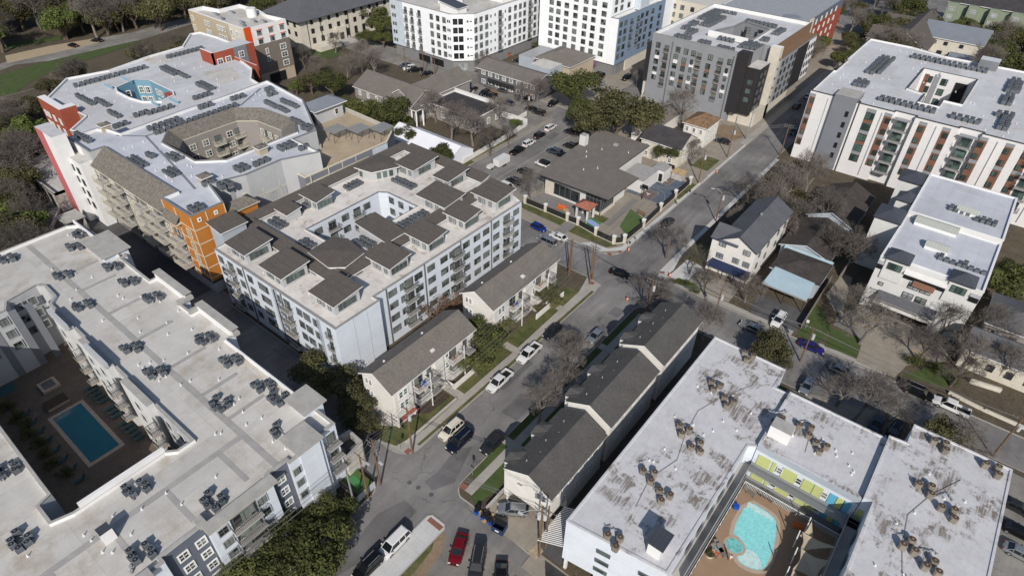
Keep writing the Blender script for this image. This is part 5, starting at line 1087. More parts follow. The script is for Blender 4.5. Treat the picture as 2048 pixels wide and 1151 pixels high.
# sails
for i, (pts, lab) in enumerate((([(3.1, 65.4, 4.6), (2.5, 62.6, 4.0), (5.2, 62.0, 3.6)], 'tan shade sail nearest the lime-door galleries'), ([(2.6, 63.2, 4.3), (7.3, 63.6, 4.8), (3.2, 60.2, 4.0)], 'tan shade sail in the middle of the stretched row by the pool'), ([(3.3, 60.6, 4.4), (7.0, 61.0, 4.8), (6.4, 57.4, 3.8), (3.4, 57.0, 4.2)], 'large tan shade sail over the lower end of the pool patio'), ([(3.5, 57.0, 4.4), (6.6, 56.0, 4.0), (3.2, 52.8, 4.2)], 'tan shade sail at the bottom edge by the white posts'))):
    pts = [(x*.949, y*.949, z+4.1) for x, y, z in pts]; b = MB(); n = len(pts); c = Vector((0, 0, 0))
    for p in pts: c += Vector(p)/n
    c.z -= .25; ed = []
    for j in range(n):
        a, b_ = Vector(pts[j]), Vector(pts[(j+1) % n])
        for t_ in range(6): q = a.lerp(b_, t_/6); q = q.lerp(c, .24*math.sin(math.pi*t_/6)); ed.append(q)
    for j in range(len(ed)): b.face([ed[j], ed[(j+1) % len(ed)], c], 'sail')
    for p in ed: pass
    tag(b.build('shade_sail'), lab, 'shade sail', 'shade sails beside the curved pool')
for i, (x, y) in enumerate(((3.0, 65.6), (2.5, 62.6), (3.1, 59.9), (3.2, 56.6), (7.3, 63.7), (6.8, 58))):
    x, y = x*.949, y*.949; tag(MB().tube((x, y, 5.3), (x-.2, y, 9.1), .09, .07, 'white', 8, True).build('sail_post'), 'white post holding a shade sail beside the curved pool', 'post', 'sail posts beside the curved pool')
# --- B1 court floor and pool
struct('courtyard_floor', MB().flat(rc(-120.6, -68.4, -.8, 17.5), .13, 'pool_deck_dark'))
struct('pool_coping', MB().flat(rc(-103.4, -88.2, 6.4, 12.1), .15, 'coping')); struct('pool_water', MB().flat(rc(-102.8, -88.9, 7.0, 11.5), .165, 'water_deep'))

# --- clubhouse
B = Bld('clubhouse', 'low stone and glass clubhouse with one wide flat brown roof', 'clubhouse', -75, 135)
pl = [(-85.0, 118.6), (-63.9, 119.2), (-63.8, 133.6), (-70.6, 134.6), (-70.8, 152), (-87.2, 152)]
b = MB(); b.flat(ccw(pl), 6.3, 'shingle_brown'); b.sides(ccw(pl), 6.0, 6.3, 'frame_dark'); b.flat(ccw(pl), 6.0, 'conc_wall', down=True); B.part('roof', b)
b = MB(); w = [(-83.6, 121.2), (-67.2, 121.2), (-67.0, 133), (-72, 133), (-72, 150.8), (-85.6, 150.8)]; b.sides(ccw(w), 0, 6.0, 'white_render'); B.part('wall', b)
B.box('stone_pier', -83.9, -81.2, 120.9, 121.3, 0, 4.2, 'limestone'); B.box('glass_wall', -81, -73.2, 120.95, 121.18, .9, 3.9, 'glass_dark')
for x in (-81, -79.3, -77.6, -75.9, -73.4): B.box('mullion', x-.06, x+.06, 120.88, 121.0, .9, 3.9, 'frame_grey')
B.box('corner_glass', -71.2, -66.9, 120.9, 121.18, .8, 5.6, 'glass_dark'); B.box('corner_glass', -67.18, -66.85, 120.9, 127.2, .8, 5.6, 'glass_dark')
for i in range(5): B.box('mullion', -71.2+i*1.05, -71.1+i*1.05, 120.8, 120.95, .8, 5.6, 'frame_grey')
for i in range(7): B.box('mullion', -66.9, -66.76, 121+i*1.0, 121.1+i*1.0, .8, 5.6, 'frame_grey')
B.box('mullion', -71.2, -66.78, 120.82, 120.93, 4.0, 4.12, 'frame_grey'); B.box('mullion', -66.88, -66.78, 121, 127.2, 4.0, 4.12, 'frame_grey')
B.box('stone_base', -71.3, -66.5, 120.6, 120.9, 0, .8, 'limestone'); B.box('stone_base', -66.8, -66.4, 120.6, 127.4, 0, .8, 'limestone')
B.win('y', 121.1, [-80.5, -77.5, -73.5], [5.0], 1.1, .5, 1, 'frame_grey', 'glass_green'); B.box('chimney', -86.2, -84.4, 139.6, 141.4, 0, 9.2, 'white_render', 'cap_conc')
B.vents([(-82, 137), (-80.5, 134.6), (-79.6, 141), (-77, 128), (-74.6, 131), (-73, 144)], 6.3, .5); B.part('roof_box', MB().box(-78.6, -77.4, 145.2, 146.2, 6.3, 6.8, 'metal_grey'))
B.box('service_room', -70.6, -64.0, 137, 145.6, 0, 3.6, 'white_render', 'roof_patch'); B.box('service_room', -66.3, -62.4, 145.6, 150.6, 0, 3.5, 'white_render', 'roof_patch'); B.win('y', 145.5, [-63.2], [1.6], 1.0, 2.2, 1, 'frame_dark', 'black', name='door')
B.done()
B = Bld('gate_pavilion', 'small pavilion with terracotta hip roof on white pillars', 'pavilion', -69.2, 117.4)
B.hip(-70.6, -67.4, 116, 119.0, 3.6, 4.9, 'tile_red', ov=.6, trim='frame_dark')
for x in (-70.6, -67.5):
    for y in (116.0, 118.9): B.box('pillar', x-.2, x+.2, y-.2, y+.2, .1, 3.6, 'white_render')
pts = [(-84.6, 113.3), (-78.2, 113.4), (-71.5, 113.4), (-68.4, 113.5), (-62.6, 112.5), (-57.4, 112.2), (-55.7, 114.2), (-55.6, 123), (-56.0, 132.5), (-56.2, 141), (-56.4, 150)]
for i, (x, y) in enumerate(pts):
    t = thing('gate_pillar', 'white stone fence pillar around the clubhouse garden', 'pillar', (x, y, 0), 0, 'stone pillars of the clubhouse fence')
    MB().box(-.32, .32, -.32, .32, 0, 2.2, 'limestone').build('shaft', t); MB().box(-.42, .42, -.42, .42, 2.2, 2.4, 'trim_white').build('cap', t)
for i, (a, b_) in enumerate(zip(pts, pts[1:])):
    d = Vector(b_)-Vector(a); an = math.atan2(d.y, d.x); q = MB(); L_ = d.length-.7
    q.rbox((a[0]+b_[0])/2, (a[1]+b_[1])/2, an, L_, .05, .25, 1.75, 'fence_dark'); q.rbox((a[0]+b_[0])/2, (a[1]+b_[1])/2, an, L_, .14, 0.1, .3, 'limestone')
    tag(q.build('mesh_fence'), ('dark mesh fence panel in front of the clubhouse terrace, leftmost', 'dark mesh fence panel in front of the clubhouse terrace, by the gate', 'dark gate between two stone pillars at the clubhouse steps', 'dark mesh fence panel in front of the green play mat', 'dark mesh fence panel left of the street corner', 'short dark mesh fence panel cutting the street corner', 'dark mesh fence panel beside the artificial turf', 'dark mesh fence panel between turf and ball court', 'dark mesh fence panel beside the near end of the ball court', 'dark mesh fence panel beside the far end of the ball court')[i], 'fence')
for i, y in enumerate((135.0, 150.4)):
    t = thing('basketball_hoop', ('black basketball hoop at the near end of the blue court', 'basketball hoop at the far end of the blue court')[i], 'basketball hoop', (-62.5, y, .13), 0 if i == 0 else math.pi)
    MB().tube((0, -.5, 0), (0, .3, 3.0), .12, .1, 'black', 8).build('pole', t); MB().box(-.9, .9, .35, .42, 2.7, 3.8, 'black').build('backboard', t)
    q = MB()
    for k in range(12): a0, a1 = k*math.pi/6, (k+1)*math.pi/6; q.tube((.23*math.cos(a0), .75+.23*math.sin(a0), 3.05), (.23*math.cos(a1), .75+.23*math.sin(a1), 3.05), .02, .02, 'plastic_orange', 4)
    q.build('rim', t)

# --- small houses
B = Bld('house', 'old house with very dark gambrel roof and pale stone gable', 'house', -70, 161)
B.gable(-75.6, -63.4, 156.2, 166.6, 5.6, 8.4, 'x', 'limestone', 'shingle_black', 0, .4); B.win('x', -63.3, [159, 161.4, 163.6], [4.6, 1.8], .9, 1.3, 1, 'trim_white', trim='trim_white'); B.win('y', 156.1, [-73.5, -70, -66], [4, 1.6], 1.0, 1.3, 2, 'trim_white', trim='trim_white'); B.done()
B = Bld('house', 'white wooden house with worn rusty-brown hip roof beside the grey block', 'house', -67, 177)
B.hip(-70.4, -63.4, 172.4, 181.6, 6.2, 8.6, 'shingle_rust', 'white_warm', 0, .5); B.win('y', 172.3, [-69.2, -67.0, -64.8], [4.8, 2.0], .9, 1.3, 1, 'trim_white', trim='trim_white'); B.win('x', -63.3, [174.4, 179], [4.6, 1.8], .9, 1.3, 1, 'trim_white', trim='trim_white'); B.done()
B = Bld('house', 'small house with pale grey roof half hidden behind the gambrel house', 'house', -79, 172)
B.gable(-83, -76.6, 164, 182, 4.2, 6.4, 'y', 'white_warm', 'shingle_brown', 0, .4); B.done()
B = Bld('house', 'three-storey white house with grey L-shaped roof and navy porch', 'house', -31, 126)
B.gable(-34.8, -26.8, 117.0, 138, 8.8, 11.0, 'y', 'white_warm', 'shingle_slate', 0, .4, ridge=-30.8, trim='frame_navy')
B.gable(-36.4, -31, 116.98, 123.4, 8.7, 10.6, 'x', 'white_warm', 'shingle_slate', 0, .38, trim='frame_navy')
B.win('y', 116.85, [-33.9], [8.0, 4.9], 1.5, 1.3, 2, 'frame_navy', 'glass_blind', pane=True); B.win('y', 116.85, [-28.5], [8.0], 1.5, 1.3, 2, 'frame_grey', 'glass_blind', pane=True); B.win('y', 116.85, [-30.3, -28.0], [5.2], 1.4, 1.3, 2, 'frame_grey', 'glass_blind', pane=True)
B.win('x', -26.7, [120, 125, 131, 135], [6.8, 3.8], .8, 1.4, 1, 'frame_grey')
b = MB(); b.face([(-35.4, 115.0, 2.9), (-26.6, 115.0, 2.9), (-26.6, 117, 3.7), (-35.4, 117, 3.7)], 'navy_awning'); b.box(-35.4, -26.6, 115, 117, 2.75, 2.88, 'frame_navy'); B.part('porch_roof', b)
for x in (-35.2, -32, -29.4, -26.8): B.box('porch_post', x-.08, x+.08, 115.1, 115.26, .1, 2.8, 'frame_navy')
B.box('porch_deck', -35.3, -26.7, 115, 117, .1, .5, 'brown_siding'); B.box('chimney', -30.9, -30.5, 128, 128.4, 10.6, 11.6, 'cap_grey'); B.done()
B = Bld('house', 'low dark-roofed house with a pale blue carport roof in front', 'house', -18.6, 124)
b = MB(); b.face([(-23.4, 115.4, 3.6), (-14.2, 115.4, 3.6), (-14.6, 121.2, 4.3), (-23.2, 121.8, 4.3)], 'carport_blue'); b.face([(-23.4, 115.4, 3.45), (-23.2, 121.8, 4.1), (-14.6, 121.2, 4.1), (-14.2, 115.4, 3.45)], 'ice_panel'); b.box(-23.5, -14.1, 115.3, 115.42, 3.3, 3.6, 'cap_grey'); B.part('carport_roof', b)
for x in (-23.0, -18.6, -14.5): B.box('post', x-.08, x+.08, 115.6, 115.76, .1, 3.5, 'frame_dark')
B.hip(-23.8, -14, 121.4, 130.4, 3.9, 5.4, 'shingle_dark', 'pale_blue', 0, .4, 'ice_panel'); b = MB(); b.face([(-24.4, 130.2, 4.1), (-13.8, 130.2, 4.1), (-13.8, 131.2, 4.4), (-24.4, 131.2, 4.4)], 'carport_blue'); B.part('flashing', b); B.done()
B = Bld('house', 'low rambling house with rusty leaf-strewn dark roof between bare trees', 'house', -20, 138)
B.gable(-25.4, -15, 131.6, 145.6, 4.0, 5.8, 'y', 'pale_blue', 'shingle_dark', 0, .5, trim='ice_panel'); B.done()
B = Bld('house', 'house with black gable roof and pale blue eaves below the big white block', 'house', -19.5, 155)
B.gable(-24.6, -14.8, 146.4, 164.6, 5.2, 7.4, 'y', 'pale_blue', 'shingle_dark', 0, .5, trim='ice_panel'); B.done()
B = Bld('house', 'grey hip-roofed house to the right of the white condominium', 'house', 20, 133)
B.hip(15.2, 27, 127.4, 138.4, 6.0, 8.6, 'shingle_slate', 'taupe_siding', 0, .5); B.win('y', 127.3, [17, 20, 23], [4.4, 1.6], 1, 1.3, 1, 'frame_dark'); B.done()
B = Bld('house', 'cream stone house with dark windows behind the bare tree at the right edge', 'house', 20, 121)
B.gable(13.6, 30, 119.2, 126.8, 4.6, 6.8, 'x', 'limestone', 'shingle_slate', 0, .5); B.win('y', 119.1, [15.4, 18.4, 21.4, 24.4], [2.4], 1.1, 1.5, 2, 'frame_dark', 'glass_dark'); B.done()
# fraternity house etc.
B = Bld('fraternity_house', 'large L-shaped house with grey-brown roof and white porch columns', 'house', -150, 138)
B.gable(-166.6, -140.4, 127.6, 140.6, 6.2, 9.6, 'x', 'taupe_siding', 'shingle_brown', 0, .5); B.gable(-152.6, -142, 130, 156.6, 6.1, 9.2, 'y', 'taupe_siding', 'shingle_brown', 0, .5)
B.box('porch_roof', -142.4, -137.4, 126.8, 130.4, 5.6, 5.9, 'trim_white', 'shingle_brown')
for x, y in ((-137.7, 127.1), (-139.6, 127.1), (-137.7, 130)): B.part('column', MB().cyl(x, y, 0, 5.6, .25, 'trim_white'))
B.win('y', 127.5, [-164, -160, -156, -147, -144], [4.6, 1.7], .9, 1.5, 2, 'trim_white', trim='trim_white'); B.win('x', -140.3, [132.4, 136, 139], [4.6, 1.8], .9, 1.5, 2, 'trim_white', trim='trim_white'); B.done()
B = Bld('annex', 'low annex with nearly black flat roof and white back parapet', 'annex', -131, 142)
B.shell([(-141.8, 136), (-121.4, 136), (-122, 148.8), (-141.8, 148.8)], 4.8, 'taupe_siding', 'shingle_black', ph=.3, cap='trim_white'); B.box('parapet_wall', -141.8, -122, 148.9, 149.2, 0, 5.6, 'white_render'); B.win('x', -121.3, [138, 142, 146], [2.4], 1.2, 1.8, 2, 'trim_white', trim='trim_white'); B.win('y', 135.9, [-139, -135, -130, -125], [2.4], 1.2, 1.8, 2, 'trim_white', trim='trim_white'); B.done()
b = Bld('party_tent', 'long white event tent with a ridged roof in the garden', 'tent', -123, 118)
b.gable(-136, -111.4, 113.6, 123.6, 3.0, 5.6, 'x', 'tent_white', 'tent_white', 0, .15, t=.05)
B = Bld('motel', 'long two-storey grey apartment row with brown roof and orange fence', 'apartment row', -135, 172)
B.gable(-147.6, -122.4, 167.4, 177.6, 6.2, 8.0, 'x', 'dark_brick', 'shingle_brown', 0, .7); B.win('y', 167.3, [-145+3.1*i for i in range(8)], [4.9, 1.9], 1.5, 1.2, 2, 'trim_white', trim='trim_white'); B.box('balcony', -142, -130, 165.9, 167.4, 3.0, 3.15, 'frame_dark'); B.box('railing', -142, -130, 165.9, 165.95, 3.15, 4.1, 'frame_dark'); B.done()
tag(MB().box(-141, -136, 164.2, 164.3, .1, 1.5, 'wood_panel').build('board_fence'), 'orange wooden fence in front of the grey apartment row', 'fence')
B = Bld('house', 'pale blue-grey house with brown hip roof in front of the white tower', 'house', -131, 195)
B.hip(-137.4, -122.6, 187.8, 203.6, 6.4, 9.6, 'shingle_brown', 'tan', 0, .6); B.box('side_block', -134, -125.4, 179.8, 187.2, 0, 7.2, 'pale_blue', 'roof_grey'); B.box('side_block', -147, -138.6, 190, 204, 0, 5.0, 'pale_blue', 'metal_grey'); B.win('y', 179.7, [-132, -128], [4.6], 1, 1.4, 1, 'trim_white'); B.done()
# upper right
B = Bld('church_hall', 'cluster of grey shingled gables with cream stone gable end', 'hall', -38, 308)
B.gable(-45, -29, 288, 332, 7.4, 12.5, 'y', 'limestone', 'shingle_taupe', 0, .6); B.gable(-51, -33, 294, 304, 7, 10.6, 'x', 'limestone', 'shingle_taupe', 0, .5); B.gable(-51, -33, 316, 327, 7, 10.6, 'x', 'limestone', 'shingle_taupe', 0, .5); B.done()
B = Bld('house', 'long cream house with blue-grey roof beyond the white block', 'house', -22, 316)
B.gable(-34.6, -12.6, 306.6, 325.4, 8.4, 12.0, 'x', 'limestone', 'metal_seam', 0, .5); B.win('y', 306.5, [-29, -25, -19.5], [6.8], 1.4, 1.3, 1, 'frame_dark', 'glass_dark'); B.win('y', 306.5, [-30, -26, -22], [2.4], 1.8, 3.0, 2, 'frame_dark', 'glass_dark'); B.gable(-21.6, -14, 296, 306, 4, 5.6, 'x', 'limestone', 'metal_seam', 0, .4); B.win('y', 295.9, [-19.6, -16], [2], 1.6, 2.4, 1, 'frame_dark', 'black'); B.done()
B = Bld('apartment_building', 'sage green apartments with black roof and stair slots at the top right', 'apartment block', -8, 362)
B.gable(-34, 60, 354, 372, 12, 16, 'x', 'sage', 'shingle_black', 0, .6)
for i in range(9): B.box('bay', -34+i*8, -30+i*8, 351.6, 354, 0, 12, 'sage')
B.win('y', 351.5, [-32+8*i for i in range(9)], [9.6, 6.4, 3], 2.4, 1.6, 3, 'trim_white', 'glass_blind'); B.done()
# ---------------------------------------------------------------- rooftop condensers
def ac_mesh(kind):
    b = MB()
    if kind == 'tan':
        for x in (-.3, .3):
            for y in (-.3, .3): b.box(x-.05, x+.05, y-.05, y+.05, 0, .15, 'black')
        b.prism([(-.5, -.3), (-.3, -.5), (.3, -.5), (.5, -.3), (.5, .3), (.3, .5), (-.3, .5), (-.5, .3)], .12, .95, 'ac_tan'); b.cyl(0, 0, .95, 1.02, .42, 'ac_tan', 'ac_brown', 14); b.cyl(0, 0, 1.02, 1.06, .14, 'ac_tan', n=8)
    else:
        b.box(-.42, .42, -.42, .42, .08, .92, 'ac_body'); b.box(-.46, .46, -.46, .46, 0, .1, 'cap_conc'); b.cyl(0, 0, .92, .96, .36, 'ac_body', 'ac_dark', 12); b.cyl(0, 0, .96, .99, .12, 'ac_body', n=8)
        for i in range(4): b.box(-.43, .43, -.43, .43, .2+i*.17, .22+i*.17, 'ac_dark')
        for x in (-.42, .42):
            for y in (-.42, .42): b.box(x-.03, x+.03, y-.03, y+.03, .08, .95, 'ac_body')
    return b
AC = {k: ac_mesh(k) for k in ('grey', 'tan')}; AC['tan'].v = [(x*.86, y*.86, z*.92) for x, y, z in AC['tan'].v]; ACM = {k: AC[k].mesh('air_conditioner') for k in AC}
REST = MB(); NAC = [0]
def place_ac(pts, z, label, group, kind='grey', stuff=False):
    for x, y in pts:
        if stuff or NAC[0] >= 298:
            o = len(REST.v); b = AC['grey']; jx, jy = random.uniform(-.12, .12), random.uniform(-.12, .12); REST.v += [(x+jx+v[0]*1.15, y+jy+v[1]*1.15, z+v[2]*1.25) for v in b.v]
            for f, m in zip(b.f, b.m): REST.f.append(tuple(o+i for i in f)); REST.m.append(REST.mi(b.mats[m]))
        else:
            NAC[0] += 1; o = inst('air_conditioner', ACM[kind], None, (x, y, z), random.choice((0, math.pi/2))+random.uniform(-.05, .05)); tag(o, label, 'air conditioner', group)
            k = .86*random.uniform(.94, 1.06) if kind == 'grey' else 1; o.scale = (k, k, k*random.uniform(.9, 1.15)); o.rotation_euler[2] += random.uniform(-.12, .12)
def lines(px, z, label, group, stuff=False, pitch=1.12):
    if stuff: pitch = 1.4      # px = rows (x0,y0,x1,y1,rows)
    for (a, b_, c, d, n) in px:
        p, q = U(a, b_, z+.5), U(c, d, z+.5); along = abs(q.x-p.x) > abs(q.y-p.y)
        if along: y0 = (p.y+q.y)/2; L_ = abs(q.x-p.x); x0 = min(p.x, q.x); k = max(2, int(L_/pitch)); pts = [(x0+i*pitch, y0+(j-(n-1)/2)*1.25) for i in range(k) for j in range(n)]
        else: x0 = (p.x+q.x)/2; L_ = abs(q.y-p.y); y0 = min(p.y, q.y); k = max(2, int(L_/pitch)); pts = [(x0+(j-(n-1)/2)*1.25, y0+i*pitch) for i in range(k) for j in range(n)]
        place_ac(pts, z, label, group, stuff=stuff)
def pipes(name, x, y, z, label, ln=2.2):
    b = MB(); p = Vector((x-ln/2, y-.4, z+.2))
    for k in range(7):
        q = p+Vector((ln/7, random.uniform(-.5, .5), random.uniform(-.08, .12))); q.z = max(q.z, z+.1); b.tube(p, q, .06, .06, 'steel', 5); b.box(q.x-.08, q.x+.08, q.y-.08, q.y+.08, z, q.z+.06, 'metal_grey'); p = q
    tag(b.build(name), label, 'pipes', 'refrigerant pipes between rooftop air conditioners')
random.seed(21)
# wing roofs with tan fan units
for i, (x, y, z, lab) in enumerate(((1497, 712, 11.9, 'nearest the leafy street corner of the long wing'), (1431, 771, 11.9, 'upper of the pair below the far end of the long wing'), (1457, 803, 11.9, 'lower of the pair below the far end of the long wing'), (1368, 860, 11.9, 'upper middle of the long stained wing'), (1396, 893, 11.9, 'just below the upper middle of the long stained wing'), (1298, 948, 11.9, 'lower middle of the long stained wing'), (1328, 990, 11.9, 'just below the lower middle of the long stained wing'), (1228, 1078, 11.9, 'nearest the street end of the long stained wing'), (1560, 843, 12.5, 'beside the box hatch of the middle wing'), (1612, 858, 12.5, 'left of centre on the middle wing'), (1642, 893, 12.5, 'nearest the gallery edge of the middle wing'), (1882, 888, 13.2, 'at the upper corner of the parking-lot wing'), (1986, 936, 13.2, 'at the outer corner of the parking-lot wing'), (1852, 975, 13.2, 'upper middle of the parking-lot wing'), (1898, 1022, 13.2, 'below the upper middle of the parking-lot wing'), (1820, 1090, 13.2, 'lower middle of the parking-lot wing'), (1866, 1132, 13.2, 'lowest on the parking-lot wing'))):
    p = U(x, y, z+.5); o3 = random.choice((((-.8, .3), (.6, .5), (.1, -.9)), ((-.7, -.6), (.6, -.5), (0, .8)), ((-.9, 0), (.5, .6), (.7, -.8))))
    place_ac([(p.x+a, p.y+b_) for a, b_ in o3], z, 'tan drum air conditioner '+lab, 'drum air conditioners '+lab, 'tan')
    pipes('pipe_run', p.x-1, p.y+1.6, z, 'tangle of silver pipes among the drum air conditioners on the stained roofs')
for i, (x, y, lab) in enumerate(((160, 467, 'at the far corner of the pool block'), (150, 492, 'second from the far corner of the pool block'), (14, 517, 'by the left picture edge near the far parapet'), (126, 550, 'on the wide far end of the pool block'), (225, 532, 'behind the stair tower over the dark alley'), (257, 562, 'along the alley parapet beyond the stair tower'), (305, 594, 'at the first white parapet recess of the alley side'), (165, 610, 'beside the angled corner of the pool court'), (262, 694, 'between pool court and grey roof walkway, farther'), (312, 742, 'between pool court and grey roof walkway, nearer'), (412, 677, 'at the second white parapet recess of the alley side'), (462, 720, 'on the alley side past the second parapet recess'), (440, 806, 'close to the near corner of the pool court'), (528, 770, 'farther of two behind the corner stair roof'), (556, 795, 'directly behind the corner stair roof'), (562, 862, 'small one by the raised square roof slab'), (272, 976, 'below the white parapet of the pool court'), (427, 1000, 'behind the long cornice of the balcony bay'), (284, 1106, 'at the bottom edge behind the dark blue wall'), (14, 938, 'at the left edge below the pool court'), (40, 1080, 'big one in the lower left corner'))):
    p = U(x, y, 13.4); pts = random.choice(([(-1.3, -.7), (-.4, -1.1), (.5, -.8), (-.6, .8), (.3, 1.0), (1.1, .7)], [(-1.2, -.9), (-.4, -.5), (.4, -.9), (-.2, .6), (.6, .9), (1.3, .4)], [(-1.4, .2), (-.8, -.8), (.1, -.9), (.2, .9), (1.0, .5), (1.1, -.5)]))
    if i in (15,): pts = pts[:3]
    place_ac([(p.x+a+random.uniform(-.12, .12), p.y+b_+random.uniform(-.12, .12)) for a, b_ in pts], 12.95, 'grey air conditioner '+lab, 'air conditioners '+lab)
    pipes('pipe_run', p.x, p.y+.2, 12.95, 'silver pipes between the air conditioners of the pool block')
e = lambda x, y: (400+x*.3476, 280+y*.3476)
for rows, lab in (([(840, 268, 965, 222, 2)], 'left of the octagonal room'), ([(1110, 228, 1265, 272, 2)], 'right of the octagonal room'), ([(405, 465, 520, 505, 2)], 'on the left side of the white courtyard'), ([(560, 605, 680, 575, 3)], 'in the near corner of the white courtyard roof'), ([(905, 575, 1020, 610, 2)], 'tucked behind the hexagonal brown roof'), ([(1150, 485, 1330, 400, 2)], 'along the right side of the white courtyard'), ([(580, 378, 625, 390, 2)], 'small pair beside the far-left roof room')):
    lines([(*e(r[0], r[1]), *e(r[2], r[3]), r[4]) for r in rows], 13.2, 'grey air conditioner '+lab, 'air conditioners '+lab)
ii = lambda x, y: (1350+x*.3476, 350+y*.3476)
for (x, y, n, z, lab) in ((1640, 200, 8, 12.95, 'by the farther condominium skylight'), (1790, 262, 8, 12.95, 'at the far right condominium edge'), (1585, 485, 5, 12.15, 'above the condominium balcony row'), (1725, 532, 5, 12.15, 'behind the right pyramid roof')):
    p = U(*ii(x, y), z+.5); place_ac([(p.x+(k % 4-1.5)*1.1, p.y+(k//4-.5)*1.2) for k in range(n)], z, 'grey air conditioner '+lab, 'air conditioners '+lab)
a_ = lambda x, y: (x*.3423, y*.3423)
for r, lab in (((760, 920, 860, 980, 2), 'behind the long shingled front slope'), ((990, 900, 1060, 935, 2), 'left of the shingled courtyard hole'), ((985, 985, 1040, 1040, 2), 'on the white roof above the orange tower')):
    lines([(*a_(r[0], r[1]), *a_(r[2], r[3]), r[4])], 18.3, 'grey air conditioner '+lab, 'air conditioners '+lab)
lines([(*a_(*r[:2]), *a_(*r[2:4]), r[4]) for r in ((870, 748, 1095, 682, 1), (920, 778, 1415, 596, 1), (1170, 628, 1260, 600, 1), (1360, 578, 1450, 550, 1), (1545, 522, 1600, 520, 1), (1570, 552, 1640, 535, 1), (1550, 600, 1700, 655, 1), (1650, 590, 1755, 630, 1), (1710, 700, 1800, 740, 1), (1780, 745, 1840, 760, 2), (1630, 862, 1760, 830, 2), (1750, 865, 1820, 850, 1), (1480, 955, 1620, 920, 1), (1390, 985, 1480, 955, 2), (860, 905, 925, 930, 1), (430, 790, 560, 830, 1), (1200, 1080, 1230, 1060, 1))], 18.3, '', '', True)
m_ = lambda x, y: (300+x*.1955, 350+y*.1955)
lines([(*m_(430, 350), *m_(600, 290), 2), (*m_(720, 110), *m_(880, 65), 2)], 18.3, '', '', True)
lines([(*a_(*r[:2]), *a_(*r[2:4]), r[4]) for r in ((455, 505, 610, 450, 1), (530, 475, 875, 388, 1), (990, 337, 1215, 268, 1), (1200, 297, 1265, 295, 2), (965, 395, 1040, 440, 2), (1045, 430, 1120, 460, 1), (1150, 495, 1265, 520, 2), (1140, 575, 1250, 540, 1), (790, 672, 900, 645, 1), (870, 660, 1045, 608, 1), (450, 560, 560, 618, 1), (560, 585, 655, 625, 1), (640, 655, 710, 692, 1), (665, 738, 775, 712, 1))], 15.5, '', '', True)
o_ = lambda x, y: (1240+x*.1955, y*.1955)
lines([(*o_(*r[:2]), *o_(*r[2:4]), r[4]) for r in ((580, 370, 780, 412, 2), (820, 430, 980, 462, 2), (1010, 485, 1220, 530, 2), (640, 285, 740, 275, 2), (680, 340, 820, 300, 2), (710, 245, 830, 220, 2), (830, 190, 1040, 110, 3), (870, 260, 1060, 170, 3), (1060, 120, 1240, 160, 1), (1310, 212, 1620, 290, 2), (1020, 395, 1220, 430, 2), (1250, 480, 1400, 425, 3), (1360, 500, 1470, 460, 2), (1590, 345, 1690, 292, 2), (1470, 410, 1525, 388, 2))], 20.9, '', '', True)
c_ = lambda x, y: (1248+x*.391, y*.391)
lines([(*c_(*r[:2]), *c_(*r[2:4]), r[4]) for r in ((1265, 372, 1340, 285, 2), (1310, 372, 1385, 290, 1), (1195, 435, 1225, 402, 2), (1230, 440, 1260, 412, 1), (1480, 290, 1890, 370, 2), (1320, 500, 1610, 578, 2), (1685, 590, 1850, 638, 2), (1965, 465, 2020, 400, 2), (2010, 470, 2040, 420, 1), (1935, 525, 2000, 480, 2), (1910, 585, 1960, 570, 2), (1925, 655, 1985, 575, 2))], 19.5, '', '', True)
tag(REST.build('air_conditioners'), 'rows of grey air conditioners crowding the farther flat roofs', 'air conditioners', 'air conditioners on the farther flat roofs', 'stuff')

# ---------------------------------------------------------------- vehicles
def ring(x, w_, zb, zt, r=.6): return [(x, -w_*.9, zb), (x, -w_, zb+.16), (x, -w_, zb+(zt-zb)*.62), (x, -w_*.95, zt-.06), (x, -w_*r, zt), (x, w_*r, zt), (x, w_*.95, zt-.06), (x, w_, zb+(zt-zb)*.62), (x, w_, zb+.16), (x, w_*.9, zb)]
def loft(b, rs, m):
    for p, q in zip(rs, rs[1:]):
        n = len(p)
        for i in range(n): b.face([p[i], q[i], q[(i+1) % n], p[(i+1) % n]], m)
    b.face(rs[0][::-1], m); b.face(rs[-1], m)
KINDS = {'sedan': (4.75, 1.84, 1.44, .95, (-1.95, -1.25, .35, 1.2), .98), 'suv': (4.75, 1.9, 1.72, 1.05, (-2.25, -2.0, .45, 1.25), 1.02), 'big_suv': (5.2, 2.02, 1.88, 1.15, (-2.5, -2.25, .6, 1.35), 1.12), 'hatch': (4.1, 1.78, 1.52, .98, (-1.95, -1.6, .4, 1.15), .98), 'wagon': (4.8, 1.82, 1.5, .96, (-2.25, -1.85, .4, 1.2), .98), 'van': (5.1, 1.98, 1.75, 1.02, (-2.4, -2.15, .9, 1.75), 1.0), 'pickup': (5.9, 2.0, 1.88, 1.12, (-.75, -.6, .95, 1.65), 1.1), 'jeep': (4.4, 1.88, 1.9, 1.15, (-2.1, -2.05, .55, .85), 1.12), 'coupe': (4.8, 1.9, 1.36, .94, (-1.9, -1.0, .2, 1.1), .98)}
PROTO = {}
